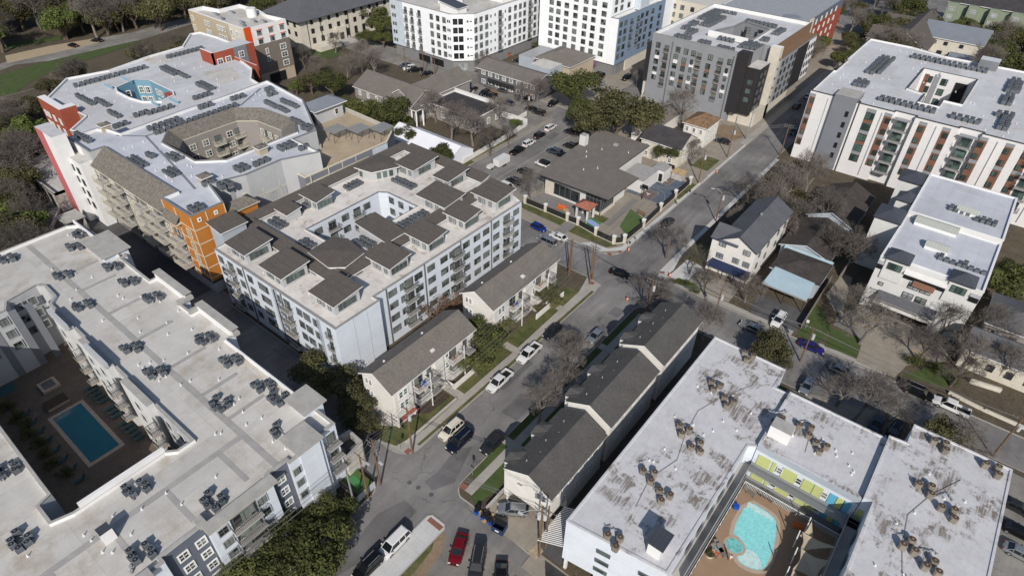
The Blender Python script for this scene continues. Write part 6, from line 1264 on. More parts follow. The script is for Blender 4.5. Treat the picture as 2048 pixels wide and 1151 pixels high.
def proto(kind, paint, top=None):
    k = (kind, paint, top)
    if k in PROTO: return PROTO[k]
    L, W, H_, belt, (g0, g1, g2, g3), hood = KINDS[kind]; w_ = W/2; zb = .22 if kind not in ('pickup', 'jeep', 'big_suv') else .34
    def zt(x):
        if x < g0: return belt-(.02 if kind in ('sedan', 'coupe') else .05)-(.18 if x < -L/2+.06 else 0)
        if x < g3: return belt
        return max(belt-.30*((x-g3)/(L/2-g3))**2-.04, zb+.3)-(.14 if x > L/2-.07 else 0)
    def hw(x): t = abs(x)/(L/2); return w_*(1-.16*t**6-(.05 if t > .985 else 0))
    body = MB(); xs = [-L/2, -L/2+.08, -L/2+.5, g0-.02, (g0+g1)/2, -.6, 0, .6, g2, g3, (g3*2+L/2)/3, (g3+L/2*2)/3, L/2-.25, L/2-.08, L/2]
    xs = sorted(set(max(-L/2, min(L/2, x)) for x in xs))
    if kind == 'pickup':
        xs = [x for x in xs if x >= g0-.05]; loft(body, [ring(x, hw(x), zb, zt(x), .7) for x in xs], paint)
        x0, x1 = -L/2, g0-.04
        body.box(x0, x1, -w_*.97, w_*.97, zb+.1, .62, paint).box(x0+.1, x1, -w_*.78, w_*.78, .62, .66, 'black')
        for s_ in (-1, 1): body.box(x0, x1, s_*w_*.78, s_*w_*.98, .62, belt, paint)
        body.box(x0, x0+.1, -w_*.78, w_*.78, .6, belt, paint)
    else: loft(body, [ring(x, hw(x), zb, zt(x), .7) for x in xs], paint)
    wb, wr = w_*.9, w_*(.70 if kind != 'jeep' else .84); zr = H_
    base = [(g0, -wb, belt-.03), (g3, -wb*.94, belt-.06), (g3, wb*.94, belt-.06), (g0, wb, belt-.03)]; top_ = [(g1, -wr, zr-.06), (g2, -wr, zr-.05), (g2, wr, zr-.05), (g1, wr, zr-.06)]
    gl = MB()
    for i in range(4): gl.face([base[i], base[(i+1) % 4], top_[(i+1) % 4], top_[i]], 'car_glass')
    tp = top or paint; rr = [(g1-.03, -wr-.03, zr-.05), (g2+.05, -wr-.03, zr-.04), (g2+.05, wr+.03, zr-.04), (g1-.03, wr+.03, zr-.05)]; r2 = [(g1+.15, -wr+.14, zr+.03), (g2-.12, -wr+.14, zr+.02), (g2-.12, wr-.14, zr+.02), (g1+.15, wr-.14, zr+.03)]
    body.face(r2, tp)
    for i in range(4): body.face([rr[i], rr[(i+1) % 4], r2[(i+1) % 4], r2[i]], tp)
    for i in range(4): body.tube(base[i], top_[i], .055, .045, tp, 5)
    for s_ in (-1, 1):
        for xb in ((-.35,) if kind in ('coupe', 'jeep', 'pickup') else (-.3, -1.35 if kind not in ('sedan',) else -1.25)):
            t0 = Vector((xb, s_*wb*.975, belt-.03)); t1 = Vector((xb-.02, s_*wr*1.0, zr-.06)); body.tube(t0, t1, .05, .045, paint if not top else 'black', 5)
        body.box(-L*.30, L*.30, s_*w_*.985, s_*w_*1.0, zb+.02, zb+.12, 'black')
    if kind in ('suv', 'big_suv', 'wagon'):
        for s_ in (-1, 1): body.box(g1+.3, g2-.1, s_*wr*.86-.025, s_*wr*.86+.025, zr+.04, zr+.09, 'steel')
    body.box(L/2-.02, L/2+.02, -.45, .45, zb+.2, zb+.42, 'black').box(-L/2-.02, -L/2+.02, -.25, .25, zb+.3, zb+.45, 'trim_white')
    root = bpy.data.objects.new('proto', None)
    parts = [('body', body.mesh('body'), (0, 0, 0), 0, None), ('window_glass', gl.mesh('window_glass'), (0, 0, 0), 0, None)]
    R_ = .33 if kind in ('sedan', 'hatch', 'wagon', 'coupe', 'van') else .38
    q = MB(); q.tube((0, -.1, 0), (0, .1, 0), R_, R_, 'tyre', 16, True); rm = MB(); rm.tube((0, -.108, 0), (0, .108, 0), R_*.62, R_*.62, 'rim', 10, True)
    wm, rmm = q.mesh('wheel'), rm.mesh('rim')
    for sx in (-1, 1):
        for sy in (-1, 1): parts.append(('wheel', wm, (sx*L*.305, sy*(w_-.085), R_), 0, rmm))
    hl = MB().box(-.05, .05, -.18, .18, -.08, .08, 'lamp_clear').mesh('headlight'); tl = MB().box(-.04, .04, -.14, .14, -.12, .12, 'lamp_red').mesh('taillight'); mi = MB().box(-.09, .09, -.12, .12, -.07, .08, paint).mesh('mirror')
    for sy in (-1, 1): parts += [('headlight', hl, (L/2-.06, sy*w_*.68, belt-.30), 0, None), ('taillight', tl, (-L/2+.03, sy*w_*.76, belt-.22), 0, None), ('mirror', mi, (g3-.35, sy*(w_+.08), belt+.05), 0, None)]
    PROTO[k] = parts; return parts
def paintm(n, c, metal=.3, rough=.25):
    mat(n, c, rough, .02, .5, metal=metal, spec=.6); return n
paintm('paint_white', (.62, .62, .62), 0); paintm('paint_black', (.008, .008, .01)); paintm('paint_charcoal', (.03, .03, .033)); paintm('paint_navy', (.008, .012, .028)); paintm('paint_silver', (.32, .34, .36), .6); paintm('paint_grey', (.12, .125, .135), .5); paintm('paint_red', (.16, .005, .01)); paintm('paint_blue', (.01, .03, .22)); paintm('paint_violet', (.025, .02, .16)); paintm('paint_cream', (.6, .56, .47), 0); paintm('paint_slate', (.05, .07, .1)); paintm('paint_brown', (.12, .04, .025))
def car(kind, paint, f, r, label, group=None, top=None, z=0.0, tilt=None):
    p, q = U(*f, .8+z), U(*r, .8+z); d = p-q; c = (p+q)/2; an = math.atan2(d.y, d.x)
    if kind == 'proto_y': pass
    t = thing('car' if kind not in ('pickup', 'van', 'suv', 'big_suv', 'jeep') else {'pickup': 'pickup_truck', 'van': 'minivan', 'suv': 'suv', 'big_suv': 'suv', 'jeep': 'jeep'}[kind], label, {'pickup': 'pickup truck', 'van': 'minivan', 'suv': 'suv', 'big_suv': 'suv', 'jeep': 'off-roader'}.get(kind, 'car'), (c.x, c.y, z), an, group)
    for n, me, loc, rz, sub in proto(kind, paint, top):
        o = inst(n, me, t, loc, rz)
        if sub: inst('rim', sub, o, (0, 0, 0))
    return t
def snap(kind, paint, f, r, label, group=None, **k):     # kerbside cars stand parallel to the street grid
    t = car(kind, paint, f, r, label, group, **k); a = t.rotation_euler[2]; t.rotation_euler[2] = round(a/(math.pi/2))*math.pi/2+random.uniform(-.02, .02); return t
G1 = 'cars parked along the avenue'; zb_ = lambda x, y: (600+x*.3423, y*.3423); zh = lambda x, y: (1000+x*.3476, 200+y*.3476)
snap('van', 'paint_white', (770, 1100), (808, 1066), 'white vehicle with roof bars parked by the new concrete walkway', G1)
snap('suv', 'paint_black', (716, 1148), (756, 1112), 'black vehicle cut by the bottom edge behind the white one')
car('sedan', 'paint_red', (909, 1118), (924, 1072), 'dark red sedan parked nose-down beside the dirt lot')
car('big_suv', 'paint_charcoal', (950, 1150), (959, 1100), 'dark grey vehicle parked between the red sedan and the bottom edge')
car('coupe', 'paint_black', (1000, 1175), (1003, 1130), 'black car cut off at the bottom beside the dark grey one')
car('wagon', 'paint_silver', (1003, 1014), (1050, 1018), 'silver station wagon under the townhouse carport', z=.13)
snap('suv', 'paint_cream', (888, 872), (916, 842), 'cream small suv with sunroof parked by the corner lawn', G1, top=None)
snap('big_suv', 'paint_navy', (903, 898), (935, 862), 'dark navy suv driving down the avenue')
snap('sedan', 'paint_charcoal', (970, 900), (1000, 869), 'charcoal sedan parked by the townhouse verge', G1)
snap('pickup', 'paint_white', (980, 778), (1018, 743), 'white pickup with ladder rack bed, nearer of the two parked below the oak', G1)
snap('pickup', 'paint_white', (1040, 720), (1076, 689), 'white crew-cab pickup with open white bed, farther of the two', G1)
snap('sedan', 'paint_charcoal', (1092, 673), (1117, 648), 'dark sedan parked ahead of the farther white pickup', G1)
snap('sedan', 'paint_silver', (1178, 682), (1205, 656), 'silver sedan parked opposite the pickups', G1)
car('sedan', 'paint_black', (1254, 549), (1227, 540), 'black car crossing the intersection')
car('coupe', 'paint_charcoal', (1322, 454), (1347, 434), 'dark coupe driving along the fenced clubhouse garden')
snap('hatch', 'paint_blue', (1090, 459), (1065, 447), 'bright blue hatchback parked on the cross street'); snap('van', 'paint_silver', (1082, 475), (1107, 486), 'silver minivan parked across from the blue hatchback'); snap('sedan', 'paint_white', (1104, 466), (1131, 477), 'white sedan parked by the clubhouse steps')
G2 = 'cars parked along the far side street'
snap('suv', 'paint_white', zb_(1490, 725), zb_(1438, 758), 'white suv farthest up the side street row', G2); snap('suv', 'paint_black', zb_(1430, 765), zb_(1373, 805), 'black suv between the two white suvs of the side street', G2); snap('suv', 'paint_white', zb_(1365, 815), zb_(1310, 850), 'white suv in front of the black pickup on the side street', G2); snap('pickup', 'paint_black', zb_(1308, 855), zb_(1236, 898), 'black pickup parked ahead of the white trailer', G2)
G3 = 'cars parked nose-in beside the clubhouse'
for a, b_, k, m, lab in (((1542, 845), (1618, 852), 'suv', 'paint_charcoal', 'charcoal suv nearest the rubbish pile beside the clubhouse'), ((1452, 872), (1524, 893), 'big_suv', 'paint_slate', 'slate blue suv beside the clubhouse'), ((1500, 900), (1562, 900), 'sedan', 'paint_black', 'black car tucked beside the clubhouse eaves'), ((1385, 945), (1448, 965), 'jeep', 'paint_white', 'white off-roader with black roof by the clubhouse chimney'), ((1278, 985), (1350, 1012), 'suv', 'paint_black', 'black suv behind the bare tree by the clubhouse'), ((1212, 1040), (1290, 1065), 'suv', 'paint_charcoal', 'dark suv beside the white car by the clubhouse'), ((1250, 1095), (1178, 1078), 'suv', 'paint_white', 'white suv nearest the white apartment block corner'), ((1555, 752), (1600, 775), 'hatch', 'paint_charcoal', 'dark hatchback by the rubbish pile')):
    snap(k, m, zb_(*a), zb_(*b_), lab, G3, top='black' if k == 'jeep' else None, z=.13)
G4 = 'cars in the lot behind the fraternity house'
for a, b_, k, m, lab in (((940, 505), (1000, 497), 'suv', 'paint_silver', 'silver suv by the white lattice wall'), ((975, 520), (1036, 517), 'sedan', 'paint_charcoal', 'dark sedan beside the silver suv'), ((1075, 493), (1142, 497), 'sedan', 'paint_silver', 'silver sedan in front of the orange fence'), ((1045, 542), (1105, 540), 'suv', 'paint_black', 'black suv in the middle of the lot'), ((1085, 556), (1142, 556), 'big_suv', 'paint_black', 'second black suv close to the annex wall'), ((1155, 520), (1215, 525), 'sedan', 'paint_grey', 'grey sedan below the grey apartment row'), ((1185, 585), (1245, 605), 'sedan', 'paint_slate', 'slate sedan half hidden by bare trees'), ((1300, 560), (1360, 575), 'suv', 'paint_black', 'black suv under the bare trees'), ((1325, 625), (1380, 640), 'sedan', 'paint_charcoal', 'dark sedan above the white garden wall'), ((1368, 650), (1425, 657), 'suv', 'paint_charcoal', 'charcoal suv nearest the white garden wall'), ((1455, 610), (1500, 590), 'suv', 'paint_black', 'black suv beneath the big oak')):
    snap(k, m, zb_(*a), zb_(*b_), lab, G4, z=.13)
G5 = 'cars in the lot by the chamfered white block'
for a, b_, k, m, lab in (((590, 382), (640, 374), 'sedan', 'paint_slate', 'blue-grey sedan by the tree in the small lot'), ((612, 398), (665, 392), 'suv', 'paint_white', 'white suv in the small lot'), ((640, 408), (706, 404), 'pickup', 'paint_black', 'black pickup in the small lot'), ((715, 428), (765, 420), 'sedan', 'paint_black', 'black car at the right end of the small lot'), ((1312, 322), (1366, 320), 'sedan', 'paint_silver', 'silver sedan beside the pale blue house'), ((1250, 350), (1306, 352), 'sedan', 'paint_black', 'black sedan near the brown bin'), ((1716, 428), (1770, 443), 'big_suv', 'paint_black', 'black suv beside the pink-blossom tree'), ((1672, 488), (1724, 492), 'sedan', 'paint_white', 'white sedan behind the big oak'), ((1724, 484), (1780, 484), 'sedan', 'paint_silver', 'silver sedan next to the white one behind the oak'), ((1722, 516), (1766, 526), 'sedan', 'paint_black', 'black sedan nearest the street behind the oak'), ((1885, 462), (1930, 440), 'suv', 'paint_black', 'black suv driving in the shadow of the grey block')):
    car(k, m, zb_(*a), zb_(*b_), lab, G5, z=.13)
car('sedan', 'paint_charcoal', (1434, 277), (1457, 284), 'dark sedan parked by the pole in front of the rusty-roofed house', z=.13)
snap('sedan', 'paint_slate', (1582, 268), (1595, 255), 'blue-grey sedan driving out of the tower shadow')
G6 = 'cars parked in shade along the upper avenue'
for i in range(9):
    y = 222+i*11.5
    t = snap(('suv', 'sedan', 'big_suv')[i % 3], ('paint_black', 'paint_silver', 'paint_charcoal', 'paint_white', 'paint_grey')[i % 5], P((-52.4, y+2, .8)), P((-52.4, y-2, .8)), 'car parked in deep shade along the upper avenue', G6)
for i, (y, x) in enumerate(((262, -45.6), (292, -45.6), (330, -48), (366, -50))):
    snap(('sedan', 'suv')[i % 2], ('paint_white', 'paint_black', 'paint_grey', 'paint_silver')[i], P((x, y+2, .8)), P((x, y-2, .8)), ('white sedan on the sunlit upper avenue', 'black suv near the top of the avenue', 'grey sedan far up the tree-lined avenue', 'silver suv farthest up the avenue')[i])
snap('sedan', 'paint_silver', (1489, 648), (1518, 657), 'grey-blue sedan on the cross street in tree shade'); snap('suv', 'paint_white', (1552, 642), (1563, 634), 'white suv half hidden behind the olive tree', z=.13)
snap('sedan', 'paint_violet', (1643, 700), (1605, 683), 'deep violet-blue sedan parked below the grass corner', G1); snap('sedan', 'paint_silver', (1704, 748), (1667, 731), 'silver sedan driving on the cross street'); car('sedan', 'paint_silver', (1608, 781), (1622, 758), 'silver sedan parked nose-out on the dirt drive', z=.13)
snap('big_suv', 'paint_black', (1862, 793), (1812, 771), 'black suv parked ahead of the white pickup on the cross street'); snap('pickup', 'paint_white', (1874, 799), (1932, 823), 'white crew-cab pickup parked on the cross street')
for i, (x, y, k, m, lab) in enumerate(((1755, 845, 'sedan', 'paint_slate', 'slate sedan in the shadow between the wings'), (1790, 860, 'suv', 'paint_navy', 'navy suv in the shadow behind the middle wing'))): car(k, m, (x-8, y+12), (x+8, y-12), lab, z=.13)
car('suv', 'paint_black', (75, 406), (95, 388), 'black suv parked below the garage arches'); car('sedan', 'paint_black', (138, 88), (151, 91), 'black car on the creek road, left one', 'cars on the creek road'); car('sedan', 'paint_black', (186, 79), (200, 80), 'black car on the creek road, right one', 'cars on the creek road')
for i, (x, y) in enumerate(((2035, 1010), (2040, 1060), (2046, 1105))): snap('sedan', ('paint_charcoal', 'paint_black', 'paint_silver')[i], (x+14, y+6), (x-12, y-4), ('charcoal car in the striped lot at the right edge, top one', 'black car in the striped lot at the right edge', 'silver car in the striped lot at the right edge, bottom one')[i], z=.13)
for i in range(9): struct('parking_line', MB().box(23, 28, 45+i*2.8, 45.12+i*2.8, .135, .142, 'line_white'))
# white box trailer and a small cart
p = U(*zb_(1178, 945), 1); t = thing('trailer', 'white enclosed box trailer parked on the side street', 'trailer', (p.x, p.y, 0))
MB().box(-1.1, 1.1, -2.4, 2.4, .55, 2.5, 'paint_white').build('box', t)
for s_ in (-1, 1):
    for y in (-.4, .4): MB().tube((s_*1.0, y, .33), (s_*1.15, y, .33), .33, .33, 'tyre', 12, True).build('wheel', t)
MB().tube((0, -2.4, .5), (0, -3.6, .45), .05, .05, 'frame_dark', 6).build('drawbar', t)
p = U(*zb_(1112, 975), .7); t = thing('generator_cart', 'small white generator cart ahead of the box trailer', 'cart', (p.x, p.y, 0)); MB().box(-.6, .6, -.9, .9, .5, 1.3, 'paint_white').build('box', t)
for s_ in (-1, 1): MB().tube((s_*.6, 0, .28), (s_*.72, 0, .28), .28, .28, 'tyre', 10, True).build('wheel', t)
p = U(748, 872, .6); t = thing('utility_trailer', 'small black utility trailer with white tailgate on the corner lawn', 'trailer', (p.x, p.y, .13), .5)
MB().box(-.9, .9, -.6, .6, .45, .55, 'black').box(-.9, .9, -.62, -.56, .5, 1.0, 'black').box(-.9, .9, .56, .62, .5, 1.0, 'black').build('bed', t); MB().box(-.95, -.9, -.6, .6, .45, 1.1, 'paint_white').build('tailgate', t)
for s_ in (-1, 1): MB().tube((0, s_*.65, .28), (0, s_*.78, .28), .28, .28, 'tyre', 10, True).build('wheel', t)
p = U(*zb_(1205, 315), .9); t = thing('dumpster', 'rusty brown dumpster with dark lid beside the white block', 'dumpster', (p.x, p.y, .13)); MB().box(-1.8, 1.8, -1.1, 1.1, .1, 1.4, 'tile_red').build('bin', t); MB().box(-1.8, 1.8, -1.1, 1.1, 1.4, 1.5, 'black').build('lid', t)

# ---------------------------------------------------------------- trees
def bare_mesh(seed, m1='bark_grey', m2='twig', dens=1.0, ht=8.6):
    rn = random.Random(seed); tr, tw = MB(), MB()
    def grow(p, d, L, r, lev):
        n = 2 if lev < 3 else 1; q = p
        for _ in range(n):
            d = (d+Vector((rn.uniform(-.22, .22), rn.uniform(-.22, .22), rn.uniform(-.05, .16)))).normalized(); q2 = q+d*L/n; r2 = r*.84
            (tr if lev < 3 else tw).tube(q, q2, r, r2, m1 if lev < 3 else m2, 6 if lev < 2 else (4 if lev < 4 else 3)); q, r = q2, r2
        if lev >= 6: return
        k = (4, 3, 4, 3, 4, 3)[lev]
        for i in range(k):
            if lev > 3 and rn.random() > dens: continue
            a = 2*math.pi*(i+rn.random()*.7)/k; sp = rn.uniform(.55, 1.0) if lev < 2 else rn.uniform(.4, 1.0)
            x = d.orthogonal().normalized(); y = d.cross(x); nd = (d+(x*math.cos(a)+y*math.sin(a))*sp); nd.z += .10 if lev < 3 else -.02
            st = p.lerp(q, rn.uniform(.55, 1)) if lev > 0 else q
            grow(st, nd.normalized(), L*rn.uniform(.62, .84), max(r*.64, .013), lev+1)
    grow(Vector((0, 0, 0)), Vector((0, 0, 1)), ht*.27, .24, 0)
    rs = sorted(math.hypot(v[0], v[1]) for v in tw.v); k = 4.6/rs[int(len(rs)*.93)]; zs = sorted(v[2] for v in tw.v); kz = 8.8/zs[int(len(zs)*.97)]
    for b in (tr, tw): b.v = [(v[0]*k, v[1]*k, v[2]*kz) for v in b.v]
    return tr.mesh('trunk'), tw.mesh('crown')
def oak_mesh(seed, leaf, n=6500, rad=4.0, lobes=16, size=.34, holes=.0):
    rn = random.Random(seed); tr, cr_ = MB(), MB(); L_ = []
    for i in range(lobes):
        a = rn.uniform(0, 2*math.pi); rr = rad*math.sqrt(rn.random())*.80; z = 4.3+rn.uniform(-.9, 1.3)*(1-rr/rad*.8); L_.append((Vector((rr*math.cos(a), rr*math.sin(a), z)), rn.uniform(1.1, 1.75)))
    tr.tube((0, 0, 0), (.1, .1, 1.6), .32, .24, 'bark', 8)
    for c, r in L_[:10]: m_1 = Vector((.1, .1, 1.6)).lerp(c, .55)+Vector((rn.uniform(-.3, .3), rn.uniform(-.3, .3), .3)); tr.tube((.1, .1, 1.5), m_1, .16, .09, 'bark', 5); tr.tube(m_1, c, .09, .03, 'bark', 4)
    for i in range(n):
        c, r = L_[i % lobes]
        while True:
            d = Vector((rn.gauss(0, 1), rn.gauss(0, 1), rn.gauss(.15, 1))); 
            if d.length > .1: break
        d.normalize(); bump = 1+.22*math.sin(d.x*5+c.x)*math.sin(d.y*5+c.y)*math.cos(d.z*4); p = c+Vector((d.x, d.y, d.z*.78))*r*bump*(rn.random()**.33)
        nn = (d+Vector((rn.gauss(0, .6), rn.gauss(0, .6), rn.gauss(.25, .6)))).normalized(); x = nn.orthogonal().normalized(); x.rotate(Matrix.Rotation(rn.uniform(0, 6.28), 3, nn)); y = nn.cross(x); s_ = size*rn.uniform(.5, 1.15)
        cr_.face([p-x*s_*.5, p-y*s_*.42+x*.1*s_, p+x*s_*.5, p+y*s_*.42], leaf)
    return tr.mesh('trunk'), cr_.mesh('crown')
TM = {'bare': [bare_mesh(s) for s in (1, 2, 3)], 'bare_brown': [bare_mesh(s, 'bark', 'twig_brown', .9) for s in (5, 6)], 'oak': [oak_mesh(s, 'leaf_oak') for s in (11, 12, 13)], 'olive': [oak_mesh(s, 'leaf_olive', 5200, lobes=13) for s in (21, 22)], 'fresh': [oak_mesh(31, 'leaf_fresh', 4200, lobes=11)], 'rust': [oak_mesh(41, 'leaf_rust', 1500, lobes=12, size=.28)], 'pink': [oak_mesh(51, 'leaf_pink', 2600, lobes=9, size=.26)], 'shrub': [oak_mesh(61, 'leaf_oak', 1500, 2.4, 7, .3)], 'bushy': [oak_mesh(71, 'leaf_olive', 2200, 3.0, 9, .3)]}
TC = [0]
def tree(kind, x, y, r, label, group=None, hs=1.0, name=None):
    TC[0] += 1; v = TM[kind][TC[0] % len(TM[kind])]; s_ = r/{'shrub': 2.6, 'bushy': 3.2}.get(kind, 4.3 if kind[:4] != 'bare' else 4.6)
    t = thing(name or ('shrub' if kind in ('shrub', 'bushy') else 'bare_tree' if kind[:4] == 'bare' else 'live_oak' if kind in ('oak', 'olive') else 'tree'), label, 'shrub' if kind in ('shrub', 'bushy') else 'tree', (x, y, 0), random.uniform(0, 6.28), group)
    t.scale = (s_, s_, s_*hs); inst('trunk', v[0], t, (0, 0, 0) if kind not in ('shrub', 'bushy') else (0, 0, -2.6)); inst('crown', v[1], t, (0, 0, 0) if kind not in ('shrub', 'bushy') else (0, 0, -2.6)); return t
def treep(kind, px, py, zc, r, label, group=None, hs=1.0, **k):
    if kind[:4] == 'bare': zc = 5.4*r/4.6*hs
    elif kind not in ('shrub', 'bushy'): zc = 4.5*r/4.3*hs
    p = U(px, py, zc); return tree(kind, p.x, p.y, r, label, group, hs, **k)
random.seed(33)
for a in (('oak', 505, 1125, 5, 4.2, 'dark live oak in front of the slate-blue panel at the bottom edge'), ('oak', 575, 1065, 5, 4.2, 'live oak below the arched balconies of the pool block'), ('oak', 650, 1095, 5, 5.0, 'largest live oak leaning over the street at the bottom left'), ('oak', 590, 1135, 5, 4.4, 'live oak between two others at the bottom edge by the pole'), ('oak', 668, 1020, 4, 3.6, 'live oak nearest the stone stair corner of the pool block'), ('oak', 610, 1020, 4, 2.6, 'small live oak squeezed against the pool block wall'), ('oak', 470, 1148, 5, 3.2, 'live oak cut off by the bottom edge below the dark wall'),
          ('olive', 620, 738, 5, 4.6, 'live oak filling the alley below the white block corner'), ('olive', 672, 762, 5, 4.4, 'live oak in the alley beside the blank white wall'), ('olive', 712, 800, 5, 4.2, 'live oak in the alley beside the walk-up gable'), ('olive', 722, 845, 3.5, 3.2, 'smaller live oak at the mouth of the alley'),
          ('oak', 965, 668, 5, 5.2, 'dense live oak between the two walk-ups'), ('oak', 952, 716, 3.4, 4.2, 'lower dense oak crown beside the walk-up stairs'), ('olive', 1004, 655, 4.4, 3.4, 'open-crowned tree right of the dense oak'), ('olive', 1088, 580, 4, 3.8, 'olive green tree in front of the farther walk-up'), ('olive', 1112, 600, 3, 2.2, 'small olive tree by the far end of the walk-ups'),
          ('oak', 1148, 165, 9, 9.0, 'tall dark live oak above the side street'), ('oak', 1160, 218, 6, 6.2, 'live oak below the tall one by the side street'), ('olive', 1240, 215, 7, 10.5, 'broad spreading live oak behind the clubhouse'), ('olive', 1290, 232, 5, 8, 'live oak at the right of the broad one behind the clubhouse'), ('olive', 1190, 238, 5, 7.5, 'live oak left of the broad one behind the clubhouse'), ('fresh', 1160, 258, 2.5, 2.0, 'small bright green tree by the rubbish pile'),
          ('oak', 780, 218, 6, 7.2, 'live oak against the terrace wall in front of the frat house'), ('olive', 745, 250, 5, 5.2, 'olive oak in front of the terrace wall, nearest the pergolas'), ('oak', 815, 262, 5, 4.4, 'oak at the far side of the frat house lawn'), ('olive', 620, 160, 5, 5.0, 'olive oak beside the rusty green tree'), ('oak', 722, 215, 6, 6.6, 'live oak partly in the pavilion shadow'), ('oak', 800, 240, 5, 4.0, 'live oak nearest the white tent'), ('olive', 690, 205, 6, 4.4, 'olive-toned oak behind the terrace pavilion'), ('oak', 660, 158, 6, 6.8, 'dark oak above the grey roof pavilion'), ('oak', 740, 160, 5, 3.4, 'round green tree left of the frat house roof'), ('fresh', 590, 170, 5, 3.6, 'rusty green tree below the red-orange building'), ('oak', 884, 304, 4, 4.6, 'oak in front of the white tent'), ('oak', 850, 285, 3.5, 2.6, 'smaller oak at the near end of the white tent'),
          ('oak', 1335, 298, 5, 4.4, 'dark oak in front of the gambrel house'), ('fresh', 1030, 245, 3, 2.6, 'light green tree in the walled garden'), ('fresh', 1632, 78, 8, 6.0, 'fresh green tree at the end of the grey block'), ('oak', 2018, 560, 6, 6.0, 'dark oak at the right edge beside the condominium'), ('oak', 2040, 540, 6, 4.4, 'oak cut off by the right picture edge'), ('olive', 1546, 688, 4.5, 4.8, 'broad olive-green tree over the cross street corner'), ('olive', 1560, 715, 3.5, 2.8, 'lower crown beside the pale roof corner'), ('pink', 1186, 125, 3.5, 2.8, 'pink blossom tree in front of the white tower'),
          ('oak', 760, 45, 7, 7, 'dark oak between the limestone hall and white block'), ('oak', 732, 70, 5, 4.6, 'oak beside the limestone hall entrance'), ('oak', 765, 72, 5, 4.6, 'oak at the left corner of the white block'), ('olive', 1075, 88, 3, 2.4, 'small green tree between the two white blocks')):
    treep(*a[:5], a[5])
BR = 'bare trees lining the avenue'
